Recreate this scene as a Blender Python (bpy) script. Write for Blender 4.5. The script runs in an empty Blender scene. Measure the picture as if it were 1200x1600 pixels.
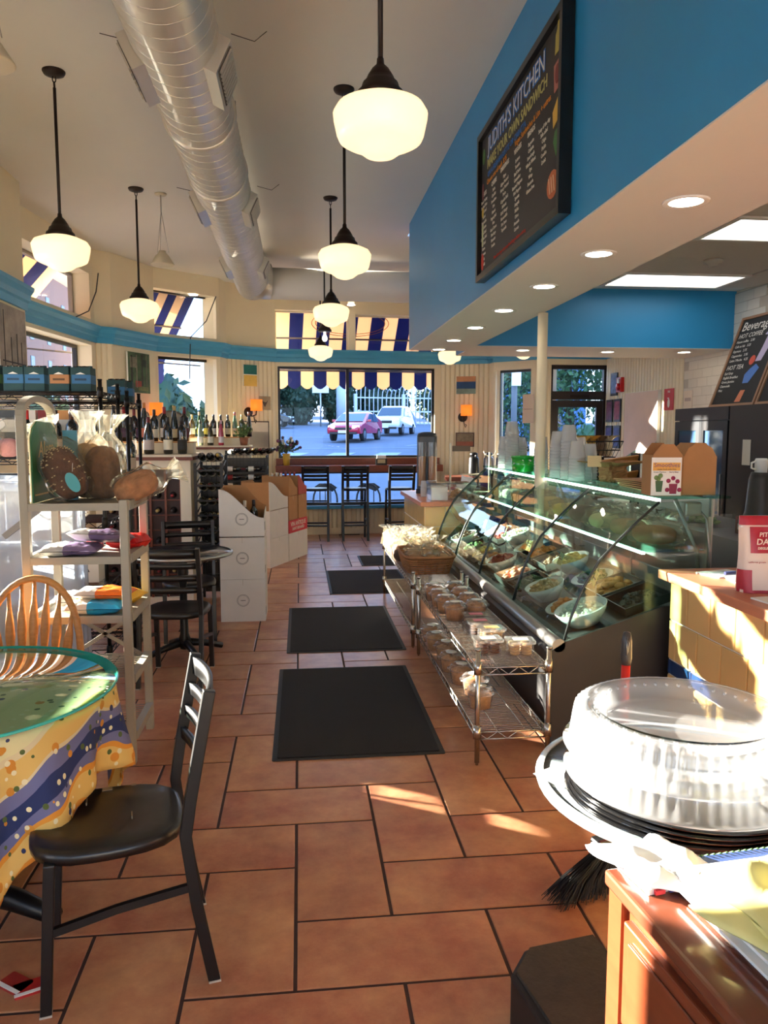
import bpy, bmesh, math, random
from mathutils import Vector, Matrix, Euler
R = math.radians
PI = math.pi
random.seed(7)
SC = bpy.context.scene
COL = SC.collection

# ------------------------------------------------------------------ camera
cam_d = bpy.data.cameras.new('camera'); cam = bpy.data.objects.new('camera', cam_d); COL.objects.link(cam)
cam_d.sensor_fit = 'VERTICAL'; cam_d.sensor_height = 36.0; cam_d.lens = 27.0
cam_d.clip_start = 0.05; cam_d.clip_end = 400
cam.location = (0, 0, 1.58); cam.rotation_euler = (R(90 - 5.9), 0, R(-6.244))
SC.camera = cam

# ------------------------------------------------------------------ world, sun, exposure
w = bpy.data.worlds.new('world'); SC.world = w; w.use_nodes = True
wn = w.node_tree.nodes; wl = w.node_tree.links
bg = wn['Background']
tc = wn.new('ShaderNodeTexCoord'); sx = wn.new('ShaderNodeSeparateXYZ'); wl.new(tc.outputs['Generated'], sx.inputs[0])
cr = wn.new('ShaderNodeValToRGB'); wl.new(sx.outputs['Z'], cr.inputs[0])
cr.color_ramp.elements[0].position = 0.0; cr.color_ramp.elements[0].color = (0.62, 0.80, 1.0, 1)
cr.color_ramp.elements[1].position = 0.7; cr.color_ramp.elements[1].color = (0.22, 0.45, 1.0, 1)
wl.new(cr.outputs[0], bg.inputs[0]); bg.inputs[1].default_value = 3.2

SUN_DIR = Vector((0.85, -0.52, -0.235)).normalized()
sd = bpy.data.lights.new('sun', 'SUN'); sd.energy = 52.0; sd.angle = R(0.6); sd.color = (1.0, 0.89, 0.74)
so = bpy.data.objects.new('sun', sd); COL.objects.link(so)
so.rotation_euler = SUN_DIR.to_track_quat('-Z', 'Y').to_euler()

vs = SC.view_settings
SC.display_settings.display_device = 'sRGB'
vs.view_transform = 'Standard'; vs.look = 'None'; vs.gamma = 1.0; vs.use_curve_mapping = False
vs.exposure = 0.6
cy = SC.cycles
cy.max_bounces = 8; cy.diffuse_bounces = 4; cy.glossy_bounces = 4; cy.transmission_bounces = 6
cy.transparent_max_bounces = 40; cy.caustics_reflective = False; cy.caustics_refractive = False
cy.sample_clamp_indirect = 6.0; cy.blur_glossy = 0.5
cy.use_denoising = True

# ------------------------------------------------------------------ materials
MATS = {}
def srgb(*c):
    if len(c) == 1 and isinstance(c[0], (tuple, list)): c = c[0]
    def f(v):
        v = v / 255.0
        return v / 12.92 if v <= 0.04045 else ((v + 0.055) / 1.055) ** 2.4
    return (f(c[0]), f(c[1]), f(c[2]), 1.0)
def mat(name, rgb, rough=0.55, metal=0.0, var=0.0, vs=6.0, bump=0.0, bs=60.0, emit=0.0, ecol=None, trans=0.0,
        coat=0.0, spec=0.5, stretch=None, rand=0.0, sub=0.0):
    if name in MATS: return MATS[name]
    m = bpy.data.materials.new(name); m.use_nodes = True; MATS[name] = m
    nt = m.node_tree; n = nt.nodes; l = nt.links; b = n['Principled BSDF']
    col = srgb(rgb); b.inputs['Base Color'].default_value = col
    b.inputs['Roughness'].default_value = rough; b.inputs['Metallic'].default_value = metal
    b.inputs['Specular IOR Level'].default_value = spec
    if coat: b.inputs['Coat Weight'].default_value = coat; b.inputs['Coat Roughness'].default_value = 0.08
    if trans: b.inputs['Transmission Weight'].default_value = trans
    if emit:
        b.inputs['Emission Color'].default_value = srgb(ecol or rgb); b.inputs['Emission Strength'].default_value = emit
    tcn = None
    if var or bump or rand:
        tcn = n.new('ShaderNodeTexCoord'); vec = tcn.outputs['Object']
        if stretch:
            mp = n.new('ShaderNodeMapping'); mp.inputs['Scale'].default_value = stretch; l.new(vec, mp.inputs[0]); vec = mp.outputs[0]
    if rand:
        oi = n.new('ShaderNodeObjectInfo')
        ad = n.new('ShaderNodeVectorMath'); ad.operation = 'MULTIPLY_ADD'
        l.new(oi.outputs['Random'], ad.inputs[0]); ad.inputs[1].default_value = (37, 91, 53); l.new(vec, ad.inputs[2]); vec = ad.outputs[0]
    src = None
    if var or rand:
        hs = n.new('ShaderNodeHueSaturation'); hs.inputs['Color'].default_value = col
        val = None
        if var:
            nz = n.new('ShaderNodeTexNoise'); nz.inputs['Scale'].default_value = vs; nz.inputs['Detail'].default_value = 6; nz.inputs['Roughness'].default_value = .6
            l.new(vec, nz.inputs[0])
            mr = n.new('ShaderNodeMapRange'); mr.inputs[1].default_value = .25; mr.inputs[2].default_value = .75
            mr.inputs[3].default_value = 1 - var; mr.inputs[4].default_value = 1 + var; l.new(nz.outputs[0], mr.inputs[0]); val = mr.outputs[0]
        if rand:
            m2 = n.new('ShaderNodeMapRange'); m2.inputs[3].default_value = 1 - rand; m2.inputs[4].default_value = 1 + rand; l.new(oi.outputs['Random'], m2.inputs[0])
            if val is None: val = m2.outputs[0]
            else:
                mm = n.new('ShaderNodeMath'); mm.operation = 'MULTIPLY'; l.new(val, mm.inputs[0]); l.new(m2.outputs[0], mm.inputs[1]); val = mm.outputs[0]
        l.new(val, hs.inputs['Value']); l.new(hs.outputs[0], b.inputs['Base Color'])
    if bump:
        nb = n.new('ShaderNodeTexNoise'); nb.inputs['Scale'].default_value = bs; nb.inputs['Detail'].default_value = 4; l.new(vec, nb.inputs[0])
        bp = n.new('ShaderNodeBump'); bp.inputs['Strength'].default_value = bump; bp.inputs['Distance'].default_value = .01
        l.new(nb.outputs[0], bp.inputs['Height']); l.new(bp.outputs[0], b.inputs['Normal'])
    return m
def glassy(name, tint=(255, 255, 255), rough=0.02, gloss=1.0, ior=1.45, haze=0.0, hazecol=(255, 255, 255)):
    """thin clear sheet: see-through with mirror reflection by angle, optional milky haze"""
    if name in MATS: return MATS[name]
    m = bpy.data.materials.new(name); m.use_nodes = True; MATS[name] = m
    nt = m.node_tree; n = nt.nodes; l = nt.links
    for x in list(n):
        if x.type == 'BSDF_PRINCIPLED': n.remove(x)
    out = [x for x in n if x.type == 'OUTPUT_MATERIAL'][0]
    tr = n.new('ShaderNodeBsdfTransparent'); tr.inputs[0].default_value = srgb(tint)
    gl = n.new('ShaderNodeBsdfGlossy'); gl.inputs['Roughness'].default_value = rough
    fr = n.new('ShaderNodeFresnel'); fr.inputs['IOR'].default_value = ior
    mu = n.new('ShaderNodeMath'); mu.operation = 'MULTIPLY'; mu.inputs[1].default_value = gloss; mu.use_clamp = True
    ge = n.new('ShaderNodeNewGeometry'); iv = n.new('ShaderNodeMath'); iv.operation = 'SUBTRACT'; iv.inputs[0].default_value = 1.0; l.new(ge.outputs['Backfacing'], iv.inputs[1])
    m0 = n.new('ShaderNodeMath'); m0.operation = 'MULTIPLY'; l.new(fr.outputs[0], m0.inputs[0]); l.new(iv.outputs[0], m0.inputs[1]); l.new(m0.outputs[0], mu.inputs[0])
    base = tr.outputs[0]
    if haze:
        df = n.new('ShaderNodeBsdfDiffuse'); df.inputs[0].default_value = srgb(hazecol)
        tl = n.new('ShaderNodeBsdfTranslucent'); tl.inputs[0].default_value = srgb(hazecol)
        ms = n.new('ShaderNodeMixShader'); ms.inputs[0].default_value = .5; l.new(df.outputs[0], ms.inputs[1]); l.new(tl.outputs[0], ms.inputs[2])
        mh = n.new('ShaderNodeMixShader'); mh.inputs[0].default_value = haze; l.new(base, mh.inputs[1]); l.new(ms.outputs[0], mh.inputs[2]); base = mh.outputs[0]
    mx = n.new('ShaderNodeMixShader'); l.new(mu.outputs[0], mx.inputs[0]); l.new(base, mx.inputs[1]); l.new(gl.outputs[0], mx.inputs[2])
    l.new(mx.outputs[0], out.inputs[0])
    return m
def cloth2(name, rgb, transl=0.5, var=0.0):
    """fabric that lets light through"""
    if name in MATS: return MATS[name]
    m = mat(name, rgb, .9, var=var)
    nt = m.node_tree; n = nt.nodes; l = nt.links; b = n['Principled BSDF']; out = [x for x in n if x.type == 'OUTPUT_MATERIAL'][0]
    tl = n.new('ShaderNodeBsdfTranslucent'); tl.inputs[0].default_value = srgb(rgb)
    mx = n.new('ShaderNodeMixShader'); mx.inputs[0].default_value = transl
    l.new(b.outputs[0], mx.inputs[1]); l.new(tl.outputs[0], mx.inputs[2]); l.new(mx.outputs[0], out.inputs[0])
    return m
def col(r, g, b, rough=.55, **k):
    return mat('c_%d_%d_%d_%d' % (r, g, b, int(rough * 100)) + ''.join('%s%s' % (a, v) for a, v in sorted(k.items())), (r, g, b), rough, **k)

# ------------------------------------------------------------------ mesh helper
class MB:
    def __init__(s): s.v = []; s.f = []; s.mi = []; s.cur = 0; s.sm = []
        
    def _add(s, vs, fs, smooth=False):
        o = len(s.v); s.v += [tuple(x) for x in vs]
        for f in fs: s.f.append(tuple(i + o for i in f)); s.mi.append(s.cur); s.sm.append(smooth)
        return s
    def m(s, i): s.cur = i; return s
    def boxm(s, a, b):
        x0, y0, z0 = a; x1, y1, z1 = b
        return s._add([(x0,y0,z0),(x1,y0,z0),(x1,y1,z0),(x0,y1,z0),(x0,y0,z1),(x1,y0,z1),(x1,y1,z1),(x0,y1,z1)],
                      [(0,3,2,1),(4,5,6,7),(0,1,5,4),(1,2,6,5),(2,3,7,6),(3,0,4,7)])
    def box(s, c, size, rot=None):
        hx, hy, hz = size[0]/2, size[1]/2, size[2]/2
        vs = [Vector(q) for q in ((-hx,-hy,-hz),(hx,-hy,-hz),(hx,hy,-hz),(-hx,hy,-hz),(-hx,-hy,hz),(hx,-hy,hz),(hx,hy,hz),(-hx,hy,hz))]
        if rot is not None:
            M = rot.to_matrix() if isinstance(rot, Euler) else (Euler(rot).to_matrix() if not isinstance(rot, Matrix) else rot)
            vs = [M @ q for q in vs]
        vs = [q + Vector(c) for q in vs]
        return s._add(vs, [(0,3,2,1),(4,5,6,7),(0,1,5,4),(1,2,6,5),(2,3,7,6),(3,0,4,7)])
    def rbox(s, a, b, r=.01, ax=2):
        """box with rounded vertical edges (axis ax)"""
        x0, y0, z0 = a; x1, y1, z1 = b
        d = [0, 1, 2]; d.remove(ax); p, q = d
        A = a; B = b; pts = []
        for (cx, cy_, st) in ((B[p]-r, B[q]-r, 0), (A[p]+r, B[q]-r, 90), (A[p]+r, A[q]+r, 180), (B[p]-r, A[q]+r, 270)):
            for k in range(4): t = R(st + k * 30); pts.append((cx + r*math.cos(t), cy_ + r*math.sin(t)))
        return s.prism(pts, A[ax], B[ax], ax)
    def prism(s, pts, t0, t1, ax=2, smooth=False):
        n = len(pts); d = [0, 1, 2]; d.remove(ax); vs = []
        for t in (t0, t1):
            for u, v in pts:
                q = [0, 0, 0]; q[ax] = t; q[d[0]] = u; q[d[1]] = v; vs.append(tuple(q))
        s._add(vs, [tuple(reversed(range(n))), tuple(range(n, 2*n))])
        o = len(s.v) - 2*n
        for i in range(n):
            j = (i + 1) % n; s.f.append((o+i, o+j, o+n+j, o+n+i)); s.mi.append(s.cur); s.sm.append(smooth)
        return s
    def cyl(s, p0, p1, r, n=10, r1=None, caps=True, smooth=True):
        p0 = Vector(p0); p1 = Vector(p1); r1 = r if r1 is None else r1
        d = (p1 - p0); 
        if d.length < 1e-9: return s
        q = d.to_track_quat('Z', 'Y'); vs = []
        for (c, rr) in ((p0, r), (p1, r1)):
            for i in range(n):
                t = 2*PI*i/n; vs.append(c + q @ Vector((rr*math.cos(t), rr*math.sin(t), 0)))
        o = len(s.v); s.v += [tuple(x) for x in vs]
        for i in range(n):
            j = (i+1) % n; s.f.append((o+i, o+j, o+n+j, o+n+i)); s.mi.append(s.cur); s.sm.append(smooth)
        if caps:
            s.f.append(tuple(o+i for i in reversed(range(n)))); s.mi.append(s.cur); s.sm.append(False)
            s.f.append(tuple(o+n+i for i in range(n))); s.mi.append(s.cur); s.sm.append(False)
        return s
    def tube(s, pts, r, n=8, closed=False, caps=True):
        P = [Vector(p) for p in pts]; N = len(P); rr = r if isinstance(r, (list, tuple)) else [r]*N
        o = len(s.v); up = None
        for i, p in enumerate(P):
            if closed: t = (P[(i+1) % N] - P[i-1])
            else: t = (P[min(i+1, N-1)] - P[max(i-1, 0)])
            t.normalize()
            if up is None:
                up = Vector((0,0,1)) if abs(t.z) < .9 else Vector((1,0,0))
            a = t.cross(up); 
            if a.length < 1e-6: a = t.cross(Vector((0,1,0)))
            a.normalize(); b = a.cross(t); up = b
            for k in range(n):
                th = 2*PI*k/n; s.v.append(tuple(p + (a*math.cos(th) + b*math.sin(th))*rr[i]))
        for i in range(N if closed else N-1):
            for k in range(n):
                k2 = (k+1) % n; i2 = (i+1) % N
                s.f.append((o+i*n+k, o+i*n+k2, o+i2*n+k2, o+i2*n+k)); s.mi.append(s.cur); s.sm.append(True)
        if caps and not closed:
            s.f.append(tuple(o+k for k in reversed(range(n)))); s.f.append(tuple(o+(N-1)*n+k for k in range(n)))
            s.mi += [s.cur]*2; s.sm += [False]*2
        return s
    def lathe(s, prof, n=24, c=(0,0,0), sx=1.0, sy=1.0, smooth=True, wob=None, caps=True):
        o = len(s.v); N = len(prof)
        for (r, z) in prof:
            for i in range(n):
                t = 2*PI*i/n; k = 1.0 if wob is None else wob(t, z)
                s.v.append((c[0] + r*k*sx*math.cos(t), c[1] + r*k*sy*math.sin(t), c[2] + z))
        for j in range(N-1):
            for i in range(n):
                k = (i+1) % n
                s.f.append((o+j*n+i, o+j*n+k, o+(j+1)*n+k, o+(j+1)*n+i)); s.mi.append(s.cur); s.sm.append(smooth)
        if caps and prof[0][0] > 1e-6: s.f.append(tuple(o+i for i in reversed(range(n)))); s.mi.append(s.cur); s.sm.append(False)
        if caps and prof[-1][0] > 1e-6: s.f.append(tuple(o+(N-1)*n+i for i in range(n))); s.mi.append(s.cur); s.sm.append(False)
        return s
    def grid(s, fn, nu, nv, smooth=True, closeu=False):
        o = len(s.v)
        for j in range(nv+1):
            for i in range(nu + (0 if closeu else 1)):
                s.v.append(tuple(fn(i/nu, j/nv)))
        W = nu + (0 if closeu else 1)
        for j in range(nv):
            for i in range(nu):
                k = (i+1) % W
                s.f.append((o+j*W+i, o+j*W+k, o+(j+1)*W+k, o+(j+1)*W+i)); s.mi.append(s.cur); s.sm.append(smooth)
        return s
    def ico(s, c, r, sub=1, sx=1, sy=1, sz=1, jit=0.0):
        bm = bmesh.new(); bmesh.ops.create_icosphere(bm, subdivisions=sub, radius=1)
        vs = []
        for v in bm.verts:
            k = r*(1 + random.uniform(-jit, jit)); vs.append((c[0]+v.co.x*k*sx, c[1]+v.co.y*k*sy, c[2]+v.co.z*k*sz))
        bm.verts.index_update(); fs = [tuple(v.index for v in f.verts) for f in bm.faces]; bm.free()
        return s._add(vs, fs, True)
    def tf(s, M, start=0):
        for i in range(start, len(s.v)): s.v[i] = tuple(M @ Vector(s.v[i]))
        return s
    def mesh(s, name, mats):
        me = bpy.data.meshes.new(name); me.from_pydata(s.v, [], s.f); 
        for x in (mats if isinstance(mats, (list, tuple)) else [mats]): me.materials.append(x)
        me.polygons.foreach_set('material_index', s.mi); me.polygons.foreach_set('use_smooth', s.sm)
        bm = bmesh.new(); bm.from_mesh(me); bmesh.ops.recalc_face_normals(bm, faces=bm.faces); bm.to_mesh(me); bm.free()
        me.update(); return me
    def build(s, name, mats, parent=None, bevel=0.0, solid=0.0, loc=None, rot=None):
        o = bpy.data.objects.new(name, s.mesh(name, mats)); COL.objects.link(o)
        if parent: o.parent = parent
        if loc: o.location = loc
        if rot: o.rotation_euler = rot
        if solid:
            q = o.modifiers.new('s', 'SOLIDIFY'); q.thickness = solid; q.offset = 0
        if bevel:
            q = o.modifiers.new('b', 'BEVEL'); q.width = bevel; q.segments = 2; q.limit_method = 'ANGLE'; q.angle_limit = R(40)
        return o
def tag(o, label=None, cat=None, group=None, kind=None):
    if label: o['label'] = label
    if cat: o['category'] = cat
    if group: o['group'] = group
    if kind: o['kind'] = kind
    return o
def thing(name, label, cat, loc=(0,0,0), rz=0.0, group=None):
    o = bpy.data.objects.new(name, None); COL.objects.link(o); o.empty_display_size = .05
    o.location = loc; o.rotation_euler = (0, 0, rz)
    return tag(o, label, cat, group)
def struct(name, loc=(0,0,0), rz=0.0):
    o = bpy.data.objects.new(name, None); COL.objects.link(o); o.location = loc; o.rotation_euler = (0,0,rz); o['kind'] = 'structure'; return o
def dup(root, loc, rz=None, label=None, group=None, scale=None):
    r = root.copy(); COL.objects.link(r); r.location = loc
    if rz is not None: r.rotation_euler = (0, 0, rz)
    if label: r['label'] = label
    if group: r['group'] = group
    if scale: r.scale = scale if isinstance(scale, (tuple, list)) else (scale,)*3
    for ch in [c for c in root.children]:
        c = ch.copy(); COL.objects.link(c); c.parent = r
        for g in [g for g in ch.children]:
            d = g.copy(); COL.objects.link(d); d.parent = c
    return r
def inst(me, name, parent=None, loc=(0,0,0), rot=(0,0,0), scale=(1,1,1)):
    o = bpy.data.objects.new(name, me); COL.objects.link(o); o.parent = parent; o.location = loc; o.rotation_euler = rot; o.scale = scale; return o
def text(s, size, m, parent, M, name='lettering', ax='CENTER', ext=0.0008, bold=0.0, sx=1.0, shear=0.0, spacing=1.0):
    cu = bpy.data.curves.new('t', 'FONT'); cu.body = s; cu.size = size; cu.align_x = ax; cu.align_y = 'CENTER'; cu.extrude = ext; cu.offset = bold; cu.resolution_u = 2
    cu.shear = shear; cu.space_character = spacing
    t = bpy.data.objects.new('t', cu); COL.objects.link(t)
    me = bpy.data.meshes.new_from_object(t.evaluated_get(bpy.context.evaluated_depsgraph_get()))
    bpy.data.objects.remove(t); bpy.data.curves.remove(cu)
    me.materials.clear(); me.materials.append(m)
    me.transform(Matrix.Diagonal((sx, 1, 1, 1))); me.transform(M); me.update()
    o = bpy.data.objects.new(name, me); COL.objects.link(o); o.parent = parent; o['kind'] = 'stuff'; return o
def frame_M(origin, u, v):
    """matrix whose x axis is u, y axis is v (text plane)"""
    u = Vector(u).normalized(); v = Vector(v).normalized(); n = u.cross(v)
    return Matrix(((u.x, v.x, n.x, origin[0]), (u.y, v.y, n.y, origin[1]), (u.z, v.z, n.z, origin[2]), (0,0,0,1)))

# palette
M_CREAM = mat('cream_paint', (236, 222, 192), .6, var=.04, vs=1.5)
M_CEIL = mat('ceiling_paint', (222, 219, 212), .6, var=.03, vs=1.0)
M_BLUE = mat("blue_paint", (40, 140, 196), .42, var=.05, vs=2.0)
M_TRIM = mat('blue_trim', (62, 150, 196), .4, var=.06, vs=3.0)
M_BEAD = mat('beadboard', (238, 224, 192), .5, var=.03, vs=2)
M_GROUT = mat('grout', (62, 42, 36), .9, var=.2, vs=20)
M_BLACK = mat('black_paint', (13, 12, 13), .35, var=.2, vs=30)
M_BLACKMETAL = mat('black_metal', (16, 16, 17), .38, metal=.3)
M_IRON = mat('bronze_iron', (40, 30, 26), .45, metal=.5)
M_CHROME = mat('chrome_wire', (190, 186, 178), .25, metal=1.0)
M_GREYMETAL = mat('grey_enamel', (158, 152, 138), .45, var=.05, vs=8)
M_WOOD = mat('oak', (190, 132, 72), .45, var=.22, vs=8, stretch=(1, 8, 8))
M_REDWOOD = mat('red_wood', (120, 58, 38), .4, var=.2, vs=6, stretch=(8, 1, 8))
M_KRAFT = mat('kraft', (170, 122, 78), .85, var=.06, vs=10)
M_CARD = mat('white_card', (226, 219, 208), .8, var=.04, vs=6)
M_WHITE = mat('white', (240, 238, 232), .6)
M_STEEL = mat('steel', (170, 170, 168), .3, metal=.9)
M_DARKGLASS = mat('dark_glass', (12, 14, 14), .08, coat=.5)
G_WIN = glassy('window_glass', (250, 253, 255), .01, .6)
G_CASE = glassy('case_glass', (228, 242, 238), .015, 1.5, 1.45)
G_LID = glassy('clear_plastic', (246, 246, 246), .08, 1.6, 1.5, haze=.10)
G_BAG = glassy('cellophane', (250, 248, 242), .06, 3.0, 1.45, haze=.10, hazecol=(250, 246, 230))
# ================================================================== STRUCTURE
ZC = 3.72
# ---- floor: dark grout bed, herringbone tiles proud of it
floor = MB().boxm((-3.4, -3.2, -.25), (4.75, 12.6, -.0035)).build('floor', M_GROUT); tag(floor, kind='structure')
M_TILE = mat('terracotta', (188, 126, 94), .33, var=.16, vs=9, rand=.09, bump=.06, bs=14, spec=.45)
nt = M_TILE.node_tree; hs_ = [x for x in nt.nodes if x.type == 'HUE_SAT'][0]; nz_ = [x for x in nt.nodes if x.type == 'TEX_NOISE'][0]
n2_ = nt.nodes.new('ShaderNodeTexNoise'); n2_.inputs['Scale'].default_value = 2.6; n2_.inputs['Detail'].default_value = 8; n2_.inputs['Roughness'].default_value = .7
nt.links.new(nz_.inputs[0].links[0].from_socket, n2_.inputs[0])
cr_ = nt.nodes.new('ShaderNodeValToRGB'); cr_.color_ramp.elements[0].position = .36; cr_.color_ramp.elements[0].color = srgb(160, 94, 70); cr_.color_ramp.elements[1].position = .66; cr_.color_ramp.elements[1].color = srgb(198, 146, 104)
nt.links.new(n2_.outputs[0], cr_.inputs[0]); nt.links.new(cr_.outputs[0], hs_.inputs['Color'])
U = .315; TX, TY = -.03, 2.05 - .002
def tile_mesh(a, b):
    g = .0058; e = .003; W = a*U - 2*g; D = b*U - 2*g; mb = MB()
    vs = []
    for (ins, z) in ((0, -.012), (0, -.0015), (e, 0)):
        vs += [(-W/2+ins, -D/2+ins, z), (W/2-ins, -D/2+ins, z), (W/2-ins, D/2-ins, z), (-W/2+ins, D/2-ins, z)]
    fs = [(8,9,10,11)]
    for k in (0, 4):
        for i in range(4): j = (i+1) % 4; fs.append((k+i, k+j, k+4+j, k+4+i))
    mb._add(vs, fs); return mb
TH = tile_mesh(2, 1).mesh('tile', M_TILE); TV = tile_mesh(1, 2).mesh('tile', M_TILE)
rest = MB(); ntile = 0
for k in range(-34, 40):
    for m_ in range(-20, 20):
        for (a, b, dj) in ((2, 1, 0), (1, 2, 1)):
            cx = TX + (k + a/2)*U; cy_ = TY + (k + 4*m_ + dj + b/2)*U
            if not (-2.75 < cx < 4.45 and -2.6 < cy_ < 12.1): continue
            if cx < -2.4 and cy_ < 7.2: continue
            if 1.2 < cy_ and cx < 1.62 and abs(cx) < 1.05 + .36*cy_ and cx > -.62*cy_ - .15 and cx < .72*cy_+.3:
                inst(TH if a == 2 else TV, 'tile', floor, (cx, cy_, 0)); ntile += 1
            else:
                t = tile_mesh(a, b); t.tf(Matrix.Translation((cx, cy_, 0))); rest._add(t.v, t.f)
o = rest.build('tile_field', M_TILE, floor); o['kind'] = 'stuff'

# ---- ceiling
c = MB().boxm((-3.4, -3.2, ZC), (1.2, 12.6, ZC + .15)).boxm((1.2, 8.6, ZC), (4.75, 12.6, ZC + .15)).build('ceiling', M_CEIL); tag(c, kind='structure')

# ---- curved shop front as facets, each wall a slab with openings
FAC = {}
def facet(name, p0, p1, ops=(), z0=-.2, z1=ZC, th=.24, mats=None):
    """vertical wall slab from p0 to p1, thickness outward (left of p0->p1); ops = (u0,u1,z0,z1) openings in metres along"""
    p0 = Vector((p0[0], p0[1], 0)); p1 = Vector((p1[0], p1[1], 0)); d = p1 - p0; L = d.length; ang = math.atan2(d.y, d.x)
    us = sorted(set([0, L] + [x for o in ops for x in o[:2]])); zs = sorted(set([z0, z1] + [x for o in ops for x in o[2:]]))
    mb = MB()
    for i in range(len(us)-1):
        # merge vertical runs that are solid
        run = None
        for j in range(len(zs)-1):
            uc = (us[i]+us[i+1])/2; zc = (zs[j]+zs[j+1])/2
            hole = any(o[0] < uc < o[1] and o[2] < zc < o[3] for o in ops)
            if not hole:
                if run is None: run = [zs[j], zs[j+1]]
                else: run[1] = zs[j+1]
            if hole or j == len(zs)-2:
                if run: mb.boxm((us[i], 0, run[0]), (us[i+1], th, run[1])); run = None
    o = mb.build(name, mats or M_CREAM, loc=(p0.x, p0.y, 0), rot=(0, 0, ang)); tag(o, kind='structure')
    FAC[name] = (p0, ang, L)
    return o
def bead(parent, u0, u1, z0, z1, pitch=.075):
    """beadboard skin: corrugated strip on the room side of a facet"""
    n = max(1, round((u1-u0)/pitch)); p = (u1-u0)/n; prof = []
    for i in range(n):
        a = u0 + i*p; prof += [(a, .0), (a + p*.12, -.012), (a + p*.76, -.012), (a + p*.84, -.004), (a + p*.92, -.012)]
    prof.append((u1, 0))
    mb = MB(); vs = [(u, y, z) for z in (z0, z1) for (u, y) in prof]; N = len(prof)
    fs = [(i, i+1, N+i+1, N+i) for i in range(N-1)]
    fs.append(tuple(range(N, 2*N)))
    mb._add(vs, fs); return mb.build('beadboard', M_BEAD, parent)
NWIN = [0]
def window(fac, u0, u1, z0, z1, depth=.14, mull=(), rails=(), fw=.035, m=None, glass=None, fd=.05):
    NWIN[0] += 1
    p0, ang, L = FAC[fac]
    e = struct('window_%d' % NWIN[0], (p0.x, p0.y, 0), ang); m = m or M_BLACK
    f = MB().boxm((u0, depth, z0), (u0+fw, depth+fd, z1)).boxm((u1-fw, depth, z0), (u1, depth+fd, z1)).boxm((u0+fw, depth, z0), (u1-fw, depth+fd, z0+fw)).boxm((u0+fw, depth, z1-fw), (u1-fw, depth+fd, z1))
    f.build('window_frame', m, e)
    xs = [u0+fw] + list(mull) + [u1-fw]; zs = [z0+fw] + list(rails) + [z1-fw]
    for x in mull: MB().boxm((x-.022, depth-.01, z0+fw), (x+.022, depth+fd, z1-fw)).build('mullion', m, e)
    for z in rails: MB().boxm((u0+fw, depth, z-.018), (u1-fw, depth+fd, z+.018)).build('rail', m, e)
    for i in range(len(xs)-1):
        for j in range(len(zs)-1):
            MB().boxm((xs[i], depth+.02, zs[j]), (xs[i+1], depth+.026, zs[j+1])).build('pane', glass or G_WIN, e)
    return e
# near left wall: big windows beside the camera, solid pier at its far end
wl_ = facet('wall_left', (-2.37, -3.0), (-2.37, 7.15), ops=[(.6, 2.9, .75, 2.3), (3.6, 4.15, .5, 2.3), (5.98, 6.9, 1.2, 2.3), (7.80, 8.10, .74, .97), (7.15, 9.2, .98, 2.3)])  # low slot added for the floor's sun streak; third opening cropped to limit sun
window('wall_left', .6, 2.9, .75, 2.3); window('wall_left', 3.6, 4.15, .5, 2.3); window('wall_left', 5.98, 6.9, 1.2, 2.3); window('wall_left', 7.80, 8.10, .74, .97, fw=.012); window('wall_left', 7.15, 9.2, .98, 2.3, mull=(8.2,))
facet('wall_left_return', (-2.37, 7.15), (-2.68, 7.16), th=.1)
P = [(-2.68, 7.16), (-2.40, 9.60), (-2.23, 9.72), (-1.87, 10.50), (-1.10, 11.15), (-1.03, 11.42), (-.35, 11.88), (2.22, 12.05), (2.93, 11.80), (2.95, 11.58), (3.45, 11.08), (3.60, 10.93), (4.53, 10.93)]
L1 = (Vector(P[1]) - Vector(P[0])).length
facet('wall_bay_a', P[0], P[1], ops=[(.30, L1-.12, 1.0, 2.60), (.30, L1-.12, 2.90, 3.42)])
window('wall_bay_a', .30, L1-.12, 1.0, 2.60, depth=.17, mull=(.75,)); window('wall_bay_a', .30, L1-.12, 2.90, 3.42, depth=.19, mull=(.82, .98), m=col(150, 140, 130))
a = facet('wall_pier_a', P[1], P[2]); bead(a, .0, .2, 0, 2.64)
a = facet('wall_pier_b', P[2], P[3])
L3 = (Vector(P[4]) - Vector(P[3])).length
facet('wall_bay_b', P[3], P[4], ops=[(.04, L3-.06, .95, 2.60), (.0, L3-.05, 2.88, 3.46)])
window('wall_bay_b', .04, L3-.06, .95, 2.60, depth=.16); window('wall_bay_b', 0.0, L3-.05, 2.88, 3.46, depth=.16, fw=.02)
a = facet('wall_pier_c', P[4], P[5])
a = facet('wall_pier_d', P[5], P[6]); bead(a, 0, .82, 0, 2.64)
L6 = (Vector(P[7]) - Vector(P[6])).length
a = facet('wall_far', P[6], P[7], ops=[(.03, L6-.1, 1.19, 2.58), (.0, 1.12, 2.82, 3.42), (1.22, L6-.08, 2.82, 3.38), (.03, L6-.1, .45, .98)])
window('wall_far', .03, L6-.1, 1.19, 2.58, depth=.05, mull=(1.10,)); window('wall_far', 0, 1.12, 2.82, 3.42, depth=.12, fw=.02, m=M_CREAM); window('wall_far', 1.22, L6-.08, 2.82, 3.38, depth=.12, fw=.02, m=M_CREAM)
window('wall_far', .03, L6-.1, .45, .98, depth=.05, mull=(1.10,))
bead(a, .03, L6-.1, .05, .42)
s_ = MB().boxm((.0, -.05, .40), (L6-.08, .0, .45)).build('window_sill', M_TRIM, a)
a = facet('wall_pier_e', P[7], P[8]); bead(a, 0, .75, 0, 2.64)
facet('wall_pier_f', P[8], P[9], th=.1)
L9 = (Vector(P[10]) - Vector(P[9])).length
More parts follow.
